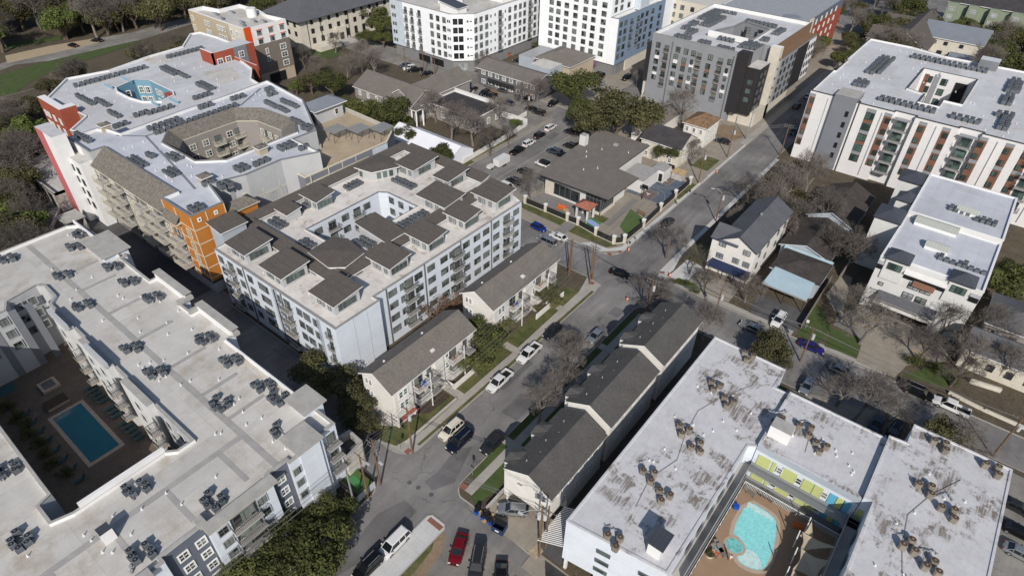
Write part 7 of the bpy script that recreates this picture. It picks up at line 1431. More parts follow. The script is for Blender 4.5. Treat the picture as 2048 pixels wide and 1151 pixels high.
for a in (('bare', 1138, 722, 5, 4.3, 'big bare tree over the avenue, farthest of three'), ('bare', 1108, 768, 4.6, 4.1, 'big bare tree over the avenue, middle of three'), ('bare', 1078, 815, 4.2, 3.6, 'bare tree over the avenue nearest the intersection'), ('bare', 1140, 690, 3.4, 3.4, 'small bare tree beside the second townhouse'), ('bare_brown', 1298, 590, 4.6, 4.4, 'dark bare tree at the intersection end of the townhouses'), ('bare_brown', 1325, 576, 4, 3.2, 'small dark bare tree at the intersection corner'), ('bare', 1415, 640, 5, 4.2, 'pale bare tree behind the last townhouse'), ('bare', 1380, 655, 4, 2.6, 'small bare tree by the last townhouse gable'),
          ('rust', 870, 612, 5, 3.8, 'tree with a few brown leaves between white block and walk-ups'), ('rust', 905, 600, 4, 3.0, 'brown-leaved tree behind the farther walk-up'), ('bare', 790, 800, 3, 2.4, 'small bare tree before the walk-up balcony'), ('bare', 830, 798, 2.6, 2.2, 'bare shrub-like tree by the walk-up stairs'), ('bare_brown', 1030, 620, 3, 2.4, 'bare tree in front of the farther walk-up stairs'),
          ('bare', 1062, 362, 5, 4.4, 'bare tree at the corner of the clubhouse terrace'), ('bare', 1372, 208, 7, 6.2, 'wide bare tree below the grey block'), ('bare', 1385, 300, 4, 3.4, 'bare tree by the stone gable of the gambrel house'), ('bare_brown', 1340, 480, 4.4, 4.0, 'bare tree leaning over the avenue by the house drive'), ('bare_brown', 1385, 520, 4, 3.2, 'bare tree beside the three-storey white house'), ('bare_brown', 1415, 560, 3.6, 3.0, 'bare tree in front of the navy porch'), ('bare', 1500, 570, 4.4, 3.8, 'bare tree between navy porch and carport'),
          ('bare', 1530, 400, 6, 5.4, 'bare tree left of the thicket behind the white house'), ('bare', 1575, 372, 8, 6.4, 'tall bare tree in the thicket, left'), ('bare', 1622, 350, 8, 6.6, 'tall bare tree in the thicket below the grey stair tower'), ('bare', 1640, 420, 6, 5.8, 'bare tree with thick trunk behind the white house'), ('bare_brown', 1590, 425, 6, 5.2, 'darker bare tree in the middle of the thicket'), ('bare', 1560, 440, 5, 4.4, 'bare tree touching the grey roof'), ('bare_brown', 1500, 385, 5, 4.2, 'bare tree reaching over the avenue'), ('bare_brown', 1665, 480, 6, 5.2, 'dark bare tree between the dark roofs'), ('bare', 1700, 505, 6, 5.4, 'big bare tree beside the condominium side wall'), ('bare', 1480, 440, 4, 3.2, 'thin bare tree at the avenue edge'),
          ('bare', 1742, 640, 5, 5.0, 'big bare tree on the lawn before the condominium'), ('olive', 1600, 400, 5, 4.6, 'olive evergreen in the middle of the thicket behind the white house'), ('olive', 1545, 420, 5, 3.8, 'olive evergreen at the avenue side of the thicket'), ('olive', 1590, 335, 5, 3.4, 'small evergreen at the foot of the big white block'), ('bare', 1700, 600, 5, 4.4, 'bare tree over the leaning fence'), ('bare_brown', 1895, 640, 4.6, 4.4, 'bare tree casting its shadow on the condominium wall'), ('bare_brown', 1860, 690, 4.2, 3.8, 'bare tree at the condominium drive'), ('bare', 1985, 640, 5, 4.8, 'bare tree in front of the cream stone house'), ('bare', 1950, 700, 5, 4.6, 'big bare tree by the stone garden wall'), ('bare', 2020, 720, 5, 4.2, 'bare tree cut by the right edge'), ('bare_brown', 1920, 740, 4, 3.4, 'bare tree behind the parked white pickup'),
          ('bare', 1730, 795, 5, 5.0, 'wide bare tree over the cross street between the wings'), ('bare', 1690, 775, 4.4, 3.8, 'bare tree left of the wide one on the cross street'), ('bare_brown', 1780, 830, 4, 3.6, 'bare tree behind the middle wing'), ('olive', 1895, 862, 4, 3.4, 'thin olive tree behind the parking-lot wing'), ('bare', 1930, 880, 4, 3.6, 'bare tree at the corner of the parking-lot wing'),
          ('bare', 870, 205, 5, 5.2, 'bare tree before the dark flat roof annex'), ('bare', 900, 240, 5, 5.4, 'bare tree beside the white tent'), ('bare', 945, 250, 5, 5.4, 'bare tree above the white tent'), ('bare_brown', 980, 275, 5, 4.6, 'bare tree at the side street verge'), ('bare', 1000, 215, 5, 4.6, 'bare tree by the white lattice wall'), ('bare_brown', 1018, 268, 4, 3.6, 'bare tree inside the walled garden'), ('bare', 1040, 185, 6, 4.4, 'bare tree in front of the grey apartment row'), ('bare', 1075, 175, 5, 4.0, 'bare tree beside the tall live oak'), ('bare', 970, 128, 6, 4.4, 'bare tree at the corner of the grey apartment row'), ('rust', 985, 90, 8, 4.6, 'tall brown-leaved tree against the white block'), ('rust', 1008, 86, 7, 4.0, 'second brown-leaved tree against the white block'),
          ('bare', 720, 110, 6, 5.2, 'bare tree before the limestone hall'), ('bare', 745, 125, 6, 5.6, 'wide bare tree left of the small lot'), ('bare', 690, 130, 5, 4.6, 'bare tree above the red brick steps'), ('bare', 668, 82, 5, 3.8, 'bare tree on the limestone hall lawn'), ('bare_brown', 605, 110, 5, 4.4, 'bare tree between tan and limestone buildings'), ('bare', 640, 130, 5, 4.2, 'bare tree behind the dark oak'), ('bare', 1275, 155, 3.5, 3.0, 'bare tree at the foot of the blue wall')):
    treep(a[0], a[1], a[2], a[3], a[4]*1.06, a[5])
for i, (x, y, r) in enumerate(((1370, 566, 1.2), (1388, 580, 1.0), (1350, 560, 1.0), (1752, 560, .9), (1832, 722, 1.8), (1868, 735, 1.6), (1905, 760, 1.4), (1330, 565, .8), (1115, 600, 1.3), (1075, 618, 1.2))):
    treep('shrub', x, y, .8, r, ('clipped hedge clump on the drive island', 'hedge clump at the tip of the drive island', 'low hedge at the left end of the drive island', 'bush by the condominium path', 'round bush on the lawn by the condominium drive', 'second round bush on the lawn by the condominium drive', 'bush by the stone garden wall', 'small bush at the drive corner', 'shrub at the foot of the farther walk-up', 'shrub under the wires by the farther walk-up')[i])
for i in range(8):
    p = (-104.5+i*3.0, 3.2+random.uniform(-.3, .3)); tree('shrub', p[0]-6, p[1], 1.3, 'dark planted tree in the left row beside the courtyard pool', 'planted trees along the courtyard pool')
# creek woodland: every tree its own thing
WG = 'trees in the creek woodland'
def inpoly(x, y, pl):
    c = False
    for i in range(len(pl)):
        (x1, y1), (x2, y2) = pl[i-1], pl[i]
        if (y1 > y) != (y2 > y) and x < (x2-x1)*(y-y1)/(y2-y1)+x1: c = not c
    return c
wood = [(-80, -60), (520, -60), (470, -5), (380, 4), (340, 12), (200, 36), (60, 56), (-80, 74)]; n_ = 0
ZONES = ((wood, 140, 7.5), ([(150, 138), (400, 62), (405, 88), (340, 106), (200, 126), (84, 172), (66, 225), (10, 250), (-60, 260), (-60, 240), (60, 205)], 30, 4.8), ([(-60, 290), (0, 280), (45, 250), (62, 300), (50, 380), (62, 470), (100, 500), (20, 520), (-60, 560)], 44, 6.2), ([(400, 8), (540, -30), (780, -40), (760, 25), (640, 8), (540, 10)], 14, 7.5), ([(1650, 0), (1850, -30), (1860, 25), (1830, 95), (1775, 110), (1770, 50), (1700, 50), (1690, 30)], 32, 7), ([(1985, 60), (2120, 60), (2120, 180), (1990, 135), (1960, 112)], 22, 7), ([(1845, 60), (1990, 70), (1990, 40), (2100, 60), (2100, 35), (1860, 20)], 12, 4.5), ([(1600, 60), (1650, 8), (1672, 20), (1660, 70), (1625, 130), (1610, 110)], 9, 4.5), ([(1695, 60), (1770, 58), (1760, 100), (1700, 130), (1655, 155), (1680, 110)], 10, 4.5))
labs = {'bare': 'grey bare tree in the woodland ', 'bare_brown': 'brown bare tree in the woodland ', 'oak': 'dark evergreen tree in the woodland ', 'olive': 'olive evergreen tree in the woodland ', 'fresh': 'fresh green tree in the woodland '}
where = ('beyond the creek road at the upper left', 'between the grass bank and the pale roofs', 'along the left picture edge', 'behind the limestone hall', 'along the upper avenue', 'at the right edge behind the white block', 'before the sage green apartments', 'left of the upper avenue', 'right of the upper avenue')
random.seed(77)
for zi, (pl, n, r) in enumerate(ZONES):
    xs = [p[0] for p in pl]; ys = [p[1] for p in pl]; k = 0; tries = 0
    while k < n and tries < 4000:
        tries += 1; x, y = random.uniform(min(xs), max(xs)), random.uniform(min(ys), max(ys))
        if not inpoly(x, y, pl): continue
        if zi == 0 and random.random() > .35+.65*(y+60)/170: pass
        kd = random.choice(('bare', 'bare_brown', 'olive', 'olive', 'olive', 'fresh')) if zi in (0, 1, 2) else random.choice(('bare', 'oak', 'olive', 'oak'))
        treep(kd, x, y, 4.5, r*random.uniform(.7, 1.2), labs[kd]+where[zi], labs[kd]+where[zi]); k += 1
# ---------------------------------------------------------------- poles, wires, signs, people, odds and ends
POLES = {}; INS = MB().cyl(0, 0, 0, .23, .05, 'metal_grey', n=6).mesh('insulator')
def pole(key, b_, h, label, arm=None, tf=0, light=None, steel=False, ang=0.0):
    p = U(*b_) if not isinstance(b_[0], float) else Vector((b_[0], b_[1], 0)); t = thing('street_light' if steel else 'utility_pole', label, 'street light' if steel else 'utility pole', (p.x, p.y, 0))
    MB().tube((0, 0, 0), (0, 0, h), .17, .11, 'steel' if steel else 'wood_pole', 8, True).build('pole', t); POLES[key] = (p.x, p.y, h)
    for z in (arm or ()):
        dx, dy = (1.2, 0) if ang == 0 else (1.2*math.cos(ang), 1.2*math.sin(ang)); o = MB().tube((-dx, -dy, z), (dx, dy, z), .07, .07, 'bark', 4, True).build('crossarm', t)
        for k in (-1, -.5, .5, 1): inst('insulator', INS, o, (dx*k, dy*k, z+.05))
    for i in range(tf): MB().cyl(.45*math.cos(i*2.1), .45*math.sin(i*2.1), h-2.6, h-1.5, .28, 'light_grey', n=12).build('transformer', t)
    if light: 
        q = MB(); a, L_ = light; q.tube((0, 0, h-1), (L_*math.cos(a)*.5, L_*math.sin(a)*.5, h-.2), .05, .05, 'metal_grey', 6); q.tube((L_*math.cos(a)*.5, L_*math.sin(a)*.5, h-.2), (L_*math.cos(a), L_*math.sin(a), h-.3), .05, .05, 'metal_grey', 6); o = q.build('lamp_arm', t); e_ = Vector((L_*math.cos(a), L_*math.sin(a), h-.35)); MB().box(e_.x-.35, e_.x+.35, e_.y-.15, e_.y+.15, e_.z-.08, e_.z+.1, 'light_grey').build('lamp_head', o)
    return t
pole('a', (1078, 1112), 12.5, 'tall wooden pole with three transformers beside the townhouse drive', (12.0, 11.0), 3, (R(235), 3.0)); pole('a2', (1091, 1095), 10.5, 'second pole leaning close to the transformer pole by the townhouse', (9.4,), 0)
pole('b', (737, 995), 10.5, 'wooden pole on the corner pavement beside the stair', (10.2,), 0); pole('c', (761, 969), 11, 'wooden corner pole with street-light arm over the intersection', (9.8, 9.0), 0, (R(-25), 4.2)); pole('d', (712, 1022), 10.5, 'pale metal pole with street light against the pool block', None, 0, (R(60), 3), True)
pole('e', (825, 905), 11, 'wooden pole with yellow guard on the walk-up lawn corner', (10.5,), 1); pole('f', (1179, 569), 10, 'wooden pole at the near corner of the far intersection', (9.6, 8.9), 0, None); pole('f2', (1184, 560), 9.5, 'second wooden pole paired at the near corner of the far intersection', (8.8,), 0); pole('g', (1137, 552), 9.6, 'wooden pole behind the farther walk-up', (9.2,), 0); pole('g2', (1140, 545), 9.0, 'second pole of the pair behind the farther walk-up', None, 0)
pole('h', (1292, 636), 10, 'wooden pole rising from the dark bare tree at the intersection', (9.6, 9.0), 1); pole('i', (1426, 642), 8.5, 'wooden pole with transformer on the cross street kerb', (8.2,), 1); pole('j', (1431, 443), 9, 'wooden pole with transformer at the avenue edge by the thicket', (8.6,), 1, (R(190), 2.5)); pole('k', (1396, 367), 10, 'wooden pole with transformer by the ball court corner', (9.7,), 2); pole('l', (1454, 315), 10, 'wooden pole with transformer near the rusty-roofed house', (9.6,), 2); pole('m', (1560, 312), 10, 'wooden double crossarm pole across from the grey block', (9.6, 9.0), 0); pole('n', (1492, 280), 11, 'thick grey metal pole at the corner of the grey block', None, 0, None, True)
pole('o', (1600, 722), 8.6, 'wooden pole on the grass corner beside the violet car', (8.2,), 1); pole('p', (1985, 912), 9.5, 'wooden pole with transformer at the corner of the parking-lot wing', (9.2,), 1); pole('q', (30, 487), 8, 'thin pale light pole beside the creek bank', None, 0, None, True); pole('r', (1055, 232), 8, 'wooden pole by the brick corner of the side street', (7.6,), 1); pole('s', (812, 145), 9, 'wooden pole in front of the chamfered white block, left one', (8.6,)); pole('t', (848, 150), 9, 'wooden pole in front of the chamfered white block, middle one', (8.6,)); pole('u', (870, 150), 9, 'wooden pole in front of the chamfered white block, right one', None); pole('v', (1228, 150), 10, 'metal pole at the blue corner of the white tower', None, 0, None, True); pole('w', (553, 155), 9, 'pale pole with transformers before the brown wall', (8.6,), 2, None, True); pole('x', (605, 135), 9, 'pale pole right of the brown wall', None, 0, None, True)
def wire(a, b_, label=None, za=-.2, zb=-.2, off=0, sag=.6, m='wire_light'):
    A = Vector((POLES[a][0]+off, POLES[a][1], POLES[a][2]+za)) if isinstance(a, str) else Vector(a); Bv = Vector((POLES[b_][0]+off, POLES[b_][1], POLES[b_][2]+zb)) if isinstance(b_, str) else Vector(b_)
    q = MB(); n = 10; pr = A
    for i in range(1, n+1): t_ = i/n; p = A.lerp(Bv, t_); p.z -= sag*4*t_*(1-t_); q.tube(pr, p, .022, .022, m, 4); pr = p
    label = 'thin power line between '+NM[a]+' and '+(NM[b_] if isinstance(b_, str) else 'the bottom picture edge'); tag(q.build('power_line'), label, 'power line', label.replace('line', 'lines'))
NM = dict(a='transformer pole', b='alley corner pole', c='street-light corner pole', d='metal pole', e='lawn corner pole', f='far intersection pole', g='walk-up back pole', h='bare tree pole', i='cross street pole', j='thicket pole', k='ball court pole', l='rusty-roof house pole', m='double crossarm pole', o='violet car pole', p='parking-lot wing pole', s='left lot pole', t='middle lot pole', u='right lot pole')
for a, b_ in (('c', 'e'), ('b', 'c'), ('e', 'g'), ('f', 'h'), ('g', 'f'), ('f', 'k'), ('k', 'l'), ('l', 'm'), ('j', 'm'), ('h', 'i'), ('i', 'o'), ('o', 'p'), ('h', 'j'), ('c', 'a'), ('s', 't'), ('t', 'u')):
    for o_ in (-1.0, -.45, .5, 1.05): wire(a, b_, off=o_)
for o_ in (-.8, 0, .8): wire('b', (-52, -40, 10), off=o_); wire('d', (-54, -40, 9.5), off=o_); wire('c', 'f', None, -1.5, -1.2, off=o_, sag=1.2)
for i, (x, y, h, c, lab) in enumerate(((945, 950, 2.6, 'black', 'thin sign post on the townhouse verge'), (612, 905, 2.4, 'black', 'x'), (1257, 500, 2.4, 'black', 'small dark sign post on the new corner pavement'), (1273, 490, 2.4, 'light_grey', 'pale sign post beside the dark one at the new corner'), (1377, 395, 2.2, 'black', 'thin sign post on the new pavement beside the ball court'), (800, 900, 2.4, 'black', 'sign post on the corner lawn sidewalk'), (1610, 657, 2.2, 'trim_white', 'white notice sign on the grass by the leaning fence'))):
    if lab == 'x': continue
    p = U(x, y); t = thing('sign_post', lab, 'sign', (p.x, p.y, .13)); MB().tube((0, 0, 0), (0, 0, h), .035, .035, 'metal_grey', 6).build('post', t); MB().box(-.25, .25, -.02, .02, h-.7, h, c).build('sign_plate', t)
# bins and dumpster
for i, (x, y, m, lab) in enumerate(((953, 1023, 'bin_blue', 'blue wheelie bin at the upper end of the kerb heap'), (958, 1016, 'black', 'black wheelie bin behind the blue one at the kerb heap'), (966, 1034, 'bin_blue', 'dark-lidded blue bin in the middle of the kerb heap'), (976, 1036, 'black', 'black bin next to the navy dumpster, behind'), (981, 1043, 'bin_blue', 'bright blue bin right beside the navy dumpster'), (974, 1028, 'black', 'black bin against the townhouse wall end'))):
    p = U(x, y, .5); t = thing('wheelie_bin', lab, 'bin', (p.x, p.y, 0), random.uniform(-.5, .5)); q = MB(); bx = MB(); bx.v = []; q.prism([(-.26, -.3), (.26, -.3), (.26, .3), (-.26, .3)], .06, .95, m); q.build('bin', t); MB().box(-.3, .3, -.34, .34, .95, 1.03, 'black').build('lid', t)
    for s_ in (-1, 1): MB().tube((s_*.24, .3, .1), (s_*.3, .3, .1), .1, .1, 'tyre', 8, True).build('wheel', t)
p = U(999, 1052, .8); t = thing('dumpster', 'navy dumpster with open black lid at the townhouse kerb', 'dumpster', (p.x, p.y, 0), R(10)); q = MB()
for (x0, x1, y0, y1) in ((-.95, .95, -.8, -.72), (-.95, .95, .72, .8), (-.95, -.87, -.72, .72), (.87, .95, -.72, .72)): q.box(x0, x1, y0, y1, .15, 1.3, 'bin_navy')
q.box(-.9, .9, -.75, .75, .12, .2, 'bin_navy'); q.build('bin', t); MB().face([(-.95, -.05, 1.32), (.95, -.05, 1.32), (.95, .82, 1.34), (-.95, .82, 1.34)], 'black').build('lid', t); MB().box(-.3, .3, -.82, -.8, .6, .9, 'trim_white').build('sticker', t)
for i, (x, y) in enumerate(((962, 1024), (973, 1022), (985, 1030), (968, 1040))): p = U(x, y, .2); tag(MB().rbox(p.x, p.y, i, .6, .4, .02, .35, 'cardboard').build('cardboard_box'), ('cardboard box behind the blue bins', 'cardboard box by the townhouse wall end', 'cardboard box beside the dumpster', 'flattened cardboard by the kerb bins')[i], 'box')
# rubbish, cones and barriers
for i, (x, y, lab) in enumerate(((1257, 502, 'orange barrier base on the new corner pavement'), (1433, 346, 'orange barrier on the avenue edge by the thicket'), (1254, 601, 'orange barrier at the townhouse corner'), (1339, 553, 'orange barrier at the hedge island corner'))):
    p = U(x, y); t = thing('barrier', lab, 'barrier', (p.x, p.y, .13), .4*i); MB().tube((0, 0, 0), (0, 0, 1.0), .28, .12, 'plastic_orange', 10, True).build('drum', t); MB().tube((0, 0, .45), (0, 0, .6), .225, .2, 'trim_white', 10).build('band', t)
# loungers, tables, planters on the two pool decks
def lounger(x, y, rz, z, m, lab, grp):
    t = thing('sun_lounger', lab, 'lounger', (x, y, z), rz, grp); MB().box(-.3, .3, -.9, .3, .28, .36, m).build('seat', t); MB().face([(-.3, .3, .36), (.3, .3, .36), (.3, .85, .75), (-.3, .85, .75)], m).build('backrest', t)
    for sx in (-.25, .25):
        for sy in (-.8, .25): MB().box(sx-.03, sx+.03, sy-.03, sy+.03, 0, .28, 'frame_dark').build('leg', t)
for i in range(15):
    if i in (5, 9): continue
    lounger(-105+i*1.25, 14.0, math.pi, .13, 'lounge_teal', 'teal sun lounger in the row under the court balconies', 'loungers beside the rectangular pool')
for i in range(8): lounger(-107+i*2.9, 4.6, 0, .13, 'lounge_teal', 'teal sun lounger between the planted trees of the court', 'loungers between the planted trees')
struct('raised_bed', MB().box(-107, -104.6, 7.2, 10.6, .13, .7, 'coping', 'mulch')); tag(MB().box(-112.5, -109.5, 8.4, 11.2, .13, .6, 'coping').box(-112, -110, 8.9, 10.7, .6, .7, 'dark_brick').build('fire_pit'), 'square stone fire pit at the far end of the pool court', 'fire pit')
tag(MB().box(-114, -111.6, 3.4, 5.8, 2.3, 2.4, 'lounge_teal').build('parasol_canopy'), 'teal square shade at the far corner of the pool court', 'shade')
for i, (x, y) in enumerate(((-3.2, 66.9-3.2), (-2.5, 63.6), (-1.2, 63.4), (-.6, 63.1))):
    pass
k_ = lambda x, y: (1380+x*.1833, 940+y*.1833)
for i, (x, y, a) in enumerate(((770, 250, 2.9), (820, 275, 2.9), (885, 320, 2.9), (640, 235, 1.4), (310, 830, 1.0), (270, 880, .9), (340, 870, 1.0))):
    p = U(*k_(x, y), 5.5); lounger(p.x, p.y, a, 5.3, 'lounge_grey', ('grey lounger nearest the white railing gate', 'grey lounger, middle of the three below the railing', 'grey lounger next to the teal side table', 'grey bench lounger at the top left of the pool deck', 'grey lounger with sunbather beside the spa', 'grey lounger nearest the round planter', 'grey lounger below the spa')[i], 'grey loungers on the tan pool deck')
p = U(*k_(215, 915), 5.5); t = thing('planter', 'large round cream planter beside the spa', 'planter', (p.x, p.y, 5.3)); MB().cyl(0, 0, 0, .5, .5, 'trim_cream', 'mulch', n=18, r1=.6).build('pot', t); q = inst('plant', TM['shrub'][0][1], t, (0, 0, -.3)); q.scale = (.2, .2, .2)
p = U(*k_(500, 395), 5.5); tag(MB().rbox(p.x, p.y, .5, .8, .7, 5.3, 5.85, 'bin_blue').build('towel_bin'), 'blue towel cart at the left railing of the pool deck', 'cart'); p = U(*k_(1180, 605), 5.5); tag(MB().rbox(p.x, p.y, .3, 1.4, .7, 5.3, 5.9, 'plastic_orange').build('float'), 'bright orange pool float in the sail shade', 'float'); p = U(*k_(935, 325), 5.4); tag(MB().cyl(p.x, p.y, 5.3, 5.7, .28, 'sky_blue', n=14).build('side_table'), 'round teal side table by the loungers', 'table')
# playhouse, picnic tables, orange lounge
p = U(*[1120+660*.09766, 380+680*.09766], 1); t = thing('play_table', 'pale blue play structure on the green mat', 'play structure', (p.x, p.y, .13), R(-12)); MB().box(-1.5, 1.5, -.8, .8, .9, 1.05, 'play_blue').build('top', t)
for sx in (-1.4, 1.4):
    for sy in (-.7, .7): MB().box(sx-.06, sx+.06, sy-.06, sy+.06, 0, .9, 'trim_white').build('leg', t)
p = U(*[1120+1660*.09766, 380+480*.09766], .5); t = thing('bench', 'slatted wooden bench at the edge of the turf', 'bench', (p.x, p.y, .13), R(-12)); MB().box(-1.2, 1.2, -.3, .3, .4, .46, 'wood_panel').build('seat', t); MB().box(-1.2, 1.2, .28, .34, .46, .95, 'wood_panel').build('backrest', t); MB().box(-1.1, -1.0, -.3, .3, 0, .4, 'frame_dark').build('leg', t); MB().box(1.0, 1.1, -.3, .3, 0, .4, 'frame_dark').build('leg', t)
for i, (x, y, m, lab) in enumerate(((25, 365, 'plastic_orange', 'orange lounge seat on the clubhouse terrace'), (120, 430, 'cardboard', 'round tan table on the clubhouse terrace'))):
    p = U(1120+x*.09766, 380+y*.09766, .6); t = thing('terrace_furniture', lab, 'furniture', (p.x, p.y, .14), .2); (MB().box(-1.2, 1.2, -.5, .5, .25, .5, m).box(-1.2, 1.2, .4, .6, .5, 1.1, m) if i == 0 else MB().cyl(0, 0, .65, .75, .8, m, n=20)).build('top', t); MB().box(-.15, .15, -.15, .15, 0, .65 if i else .25, 'frame_dark').build('leg', t)
p = U(1240+1200*.09766, 300+490*.09766, 1.5); t = thing('shed', 'small shed with new plywood roof beside the ball court', 'shed', (p.x, p.y, .13), 0); MB().box(-1.6, 1.6, -1.0, 1.0, 0, 1.9, 'conc_wall').build('wall', t); MB().face([(-1.9, -1.2, 1.9), (1.9, -1.2, 1.9), (1.9, 1.2, 2.4), (-1.9, 1.2, 2.4)], 'cardboard').build('roof', t)
tag(MB().face([(-63.3, 148.4, .2), (-62.9, 148.0, .2), (-62.9, 148.0, 3), (-63.3, 148.4, 3)], 'bin_blue').build('banner'), 'blue banner leaning by the service room', 'banner')
# fences and walls
def wall_run(name, pts, h, m, label, cat, t=.12, z=.1):
    q = MB()
    for a, b_ in zip(pts, pts[1:]): d = Vector(b_)-Vector(a); q.rbox((a[0]+b_[0])/2, (a[1]+b_[1])/2, math.atan2(d.y, d.x), d.length+t*.9, t, z, h, m)
    return tag(q.build(name), label, cat)
wall_run('board_fence', [(-12.7, 110.6), (-13.0, 130)], 1.9, 'fence_wood', 'leaning wooden fence between dark car park and lawn', 'fence'); wall_run('garden_wall', [(-111.2, 119), (-111.8, 136), (-113, 150.5)], 1.6, 'white_warm', 'white garden wall along the side street', 'wall', .2); wall_run('garden_wall', [(-113.4, 151.5), (-138, 150.6), (-141.9, 158.6)], 2.0, 'white_render', 'white lattice wall around the parking lot', 'wall', .2); wall_run('garden_wall', [(-118, 157.5), (-117.6, 150.8)], 1.4, 'white_warm', 'short white wall end by the brick corner', 'wall', .3)
wall_run('retaining_wall', [(14.1, 110.2), (19.5, 109.6), (40, 109.2)], .75, 'limestone', 'stone retaining wall behind the parked white pickup', 'wall', .35); wall_run('retaining_wall', [(16.6, 115.8), (21, 116.6)], 1.0, 'limestone', 'pale stone planter edge under the bare trees', 'wall', .5); wall_run('board_fence', [(-22.4, 37.4), (-8, 37.6), (21, 37.2)], 1.8, 'fence_dark', 'dark mesh fence in front of the parking level', 'fence', .05); wall_run('board_fence', [(-21.8, 84.6), (-9.6, 84.6)], 1.8, 'fence_wood', 'board fence behind the long wing', 'fence'); wall_run('retaining_wall', [(-114.4, 30.5), (-140, 30.7)], 0.9, 'conc_wall', 'low concrete wall under the pool block', 'wall'); wall_run('retaining_wall', [(-163, 31), (-176, 40)], .9, 'conc_wall', 'concrete kerb wall beside the garage ramp', 'wall', .3)
wall_run('fence', [(-56, 18), (-50.6, 30)], .01, 'fence_dark', 'x', 'fence') if 0 else None
# corner stair and dog run beside the pool block
t = thing('dog_run', 'small fenced green turf pen at the street corner', 'pen', (-53.2, 30.6, 0)); MB().box(-2.2, 2.2, -1.6, 1.6, .1, 1.2, 'conc_wall', 'turf').build('platform', t); MB().box(2.1, 2.25, -1.7, 1.7, .1, 1.5, 'light_grey').build('front_panel', t); MB().box(-2.2, 2.2, -1.75, -1.6, 1.2, 2.1, 'frame_dark').build('railing', t); MB().box(-1.4, 1.0, -.7, .6, 1.21, 1.24, 'turf_green').build('mat', t)
b = Bld('corner_house', 'stone-clad stair building at the alley corner with open roof pit', 'stair building', -57, 32.5)
b.shell([(-59.2, 30.8), (-54.8, 30.8), (-55.4, 34.4), (-58.6, 34.6)], 5.6, 'limestone', 'asphalt_dark', ph=1.6, cap='cap_conc', inner='conc_wall')
wall_run('steel_fence', [(-50.6, 22), (-50.9, 27)], 1.7, 'fence_dark', 'dark steel railing at the corner stair by the metal pole', 'fence', .05)
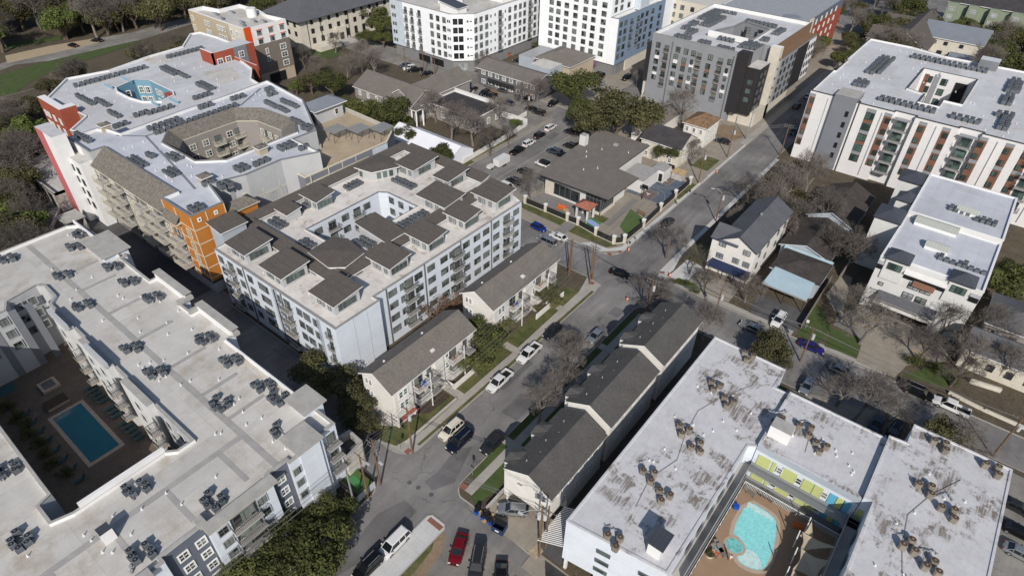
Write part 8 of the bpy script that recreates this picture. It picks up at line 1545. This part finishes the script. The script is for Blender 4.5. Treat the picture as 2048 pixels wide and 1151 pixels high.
# people
def person(x, y, z, h, rz, pose, shirt, legs, label, group=None, hair='hair'):
    me = bpy.data.meshes.new('person'); k = h/1.75
    if pose == 'lie': J = {'pel': (0, 0, .32), 'chest': (0, .45, .42), 'neck': (0, .62, .5), 'head': (0, .76, .56), 'ls': (-.18, .55, .44), 'le': (-.32, .3, .42), 'lh': (-.2, .1, .46), 'rs': (.18, .55, .44), 're': (.32, .3, .42), 'rh': (.2, .1, .46), 'lk': (-.1, -.4, .36), 'lf': (-.1, -.82, .36), 'lt': (-.1, -.86, .48), 'rk': (.1, -.38, .48), 'rf': (.1, -.78, .36), 'rt': (.1, -.84, .47)}
    else:
        b_ = .12 if pose == 'walk' else 0
        J = {'pel': (0, 0, .95), 'chest': (0, .02, 1.3), 'neck': (0, .02, 1.48), 'head': (0, .04, 1.62), 'ls': (-.2, 0, 1.42), 'le': (-.26, b_*.8, 1.12), 'lh': (-.25, b_*1.6, .86), 'rs': (.2, 0, 1.42), 're': (.26, -b_*.8, 1.12), 'rh': (.25, -b_, .86), 'lk': (-.1, -b_*.4, .5), 'lf': (-.1, -b_*2.0, .07), 'lt': (-.1, -b_*2+.15, .03), 'rk': (.1, b_*1.6, .5), 'rf': (.1, b_*1.8, .07), 'rt': (.1, b_*1.8+.15, .03)}
    names = list(J); E_ = [('pel', 'chest'), ('chest', 'neck'), ('neck', 'head'), ('chest', 'ls'), ('ls', 'le'), ('le', 'lh'), ('chest', 'rs'), ('rs', 're'), ('re', 'rh'), ('pel', 'lk'), ('lk', 'lf'), ('lf', 'lt'), ('pel', 'rk'), ('rk', 'rf'), ('rf', 'rt')]
    me.from_pydata([tuple(c*k for c in J[n]) for n in names], [(names.index(a), names.index(b2)) for a, b2 in E_], []); o = bpy.data.objects.new('person', me); C.objects.link(o)
    sk = o.modifiers.new('skin', 'SKIN'); rad = {'pel': (.17, .13), 'chest': (.19, .13), 'neck': (.06, .06), 'head': (.10, .12), 'ls': (.08, .08), 'rs': (.08, .08), 'le': (.048, .048), 're': (.048, .048), 'lh': (.035, .04), 'rh': (.035, .04), 'lk': (.075, .075), 'rk': (.075, .075), 'lf': (.05, .05), 'rf': (.05, .05), 'lt': (.045, .035), 'rt': (.045, .035)}
    for i, n in enumerate(names): me.skin_vertices[0].data[i].radius = tuple(r*k for r in rad[n]); me.skin_vertices[0].data[i].use_root = (i == 0)
    sb = o.modifiers.new('sub', 'SUBSURF'); sb.levels = 1; sb.render_levels = 1
    me2 = bpy.data.meshes.new_from_object(o.evaluated_get(bpy.context.evaluated_depsgraph_get())); bpy.data.objects.remove(o)
    me2.materials.clear()
    for m in ('skin', shirt, legs): me2.materials.append(MATS[m])
    ax = 1 if pose == 'lie' else 2
    for p in me2.polygons:
        c = p.center/k; v = c[ax]; hi = (.2, .6, -.25) if ax == 1 else (1.0, 1.48, .55)
        arm = abs(c.x) > .225 and (v < (1.2 if ax == 2 else .4)); p.material_index = 0 if (arm or v > hi[1]) else (1 if v > hi[0]-.05 else (2 if v > hi[2]-.3 else 0))
        p.use_smooth = True
    r = bpy.data.objects.new('person', me2); C.objects.link(r); r.location = (x, y, z); r.rotation_euler = (0, 0, rz); tag(r, label, 'person', group)
    hh = MB().cyl(0, 0, 0, .05*k, .105*k, hair, n=10, r1=.11*k); q = hh; q.tube((0, 0, .05*k), (0, 0, .11*k), .11*k, .05*k, hair, 10, True); ho = bpy.data.objects.new('hair', q.mesh('hair')); C.objects.link(ho); ho.parent = r; hp = J['head']; ho.location = (hp[0]*k, hp[1]*k+(-.02 if ax == 2 else .03)*k, (hp[2]+.05)*k) if ax == 2 else (0, (hp[1]+.1)*k, hp[2]*k)
    if ax == 1: ho.rotation_euler = (R(-90), 0, 0)
    return r
bpy.context.view_layer.update()
p = U(724, 893); person(p.x, p.y, .13, 1.75, R(200), 'walk', 'cloth_white', 'cardboard', 'person in a white shirt walking out of the alley')
p = U(1353, 410); person(p.x, p.y, .13, 1.78, R(100), 'walk', 'hivis', 'denim', 'worker in a yellow-green vest on the new pavement by the court')
p = U(1458, 1120, 5.4); person(p.x, p.y, 5.3, 1.7, R(150), 'stand', 'cloth_white', 'skin', 'person in a white top standing beside the round spa')
p = U(1431, 1093, 5.8); person(p.x, p.y, 5.35, 1.7, R(60), 'lie', 'skin', 'sky_blue', 'sunbather lying on a grey lounger left of the spa'); p = U(1432, 1104, 5.8); person(p.x, p.y, 5.35, 1.7, R(70), 'lie', 'skin', 'plastic_orange', 'sunbather lying on the lounger below the first one')
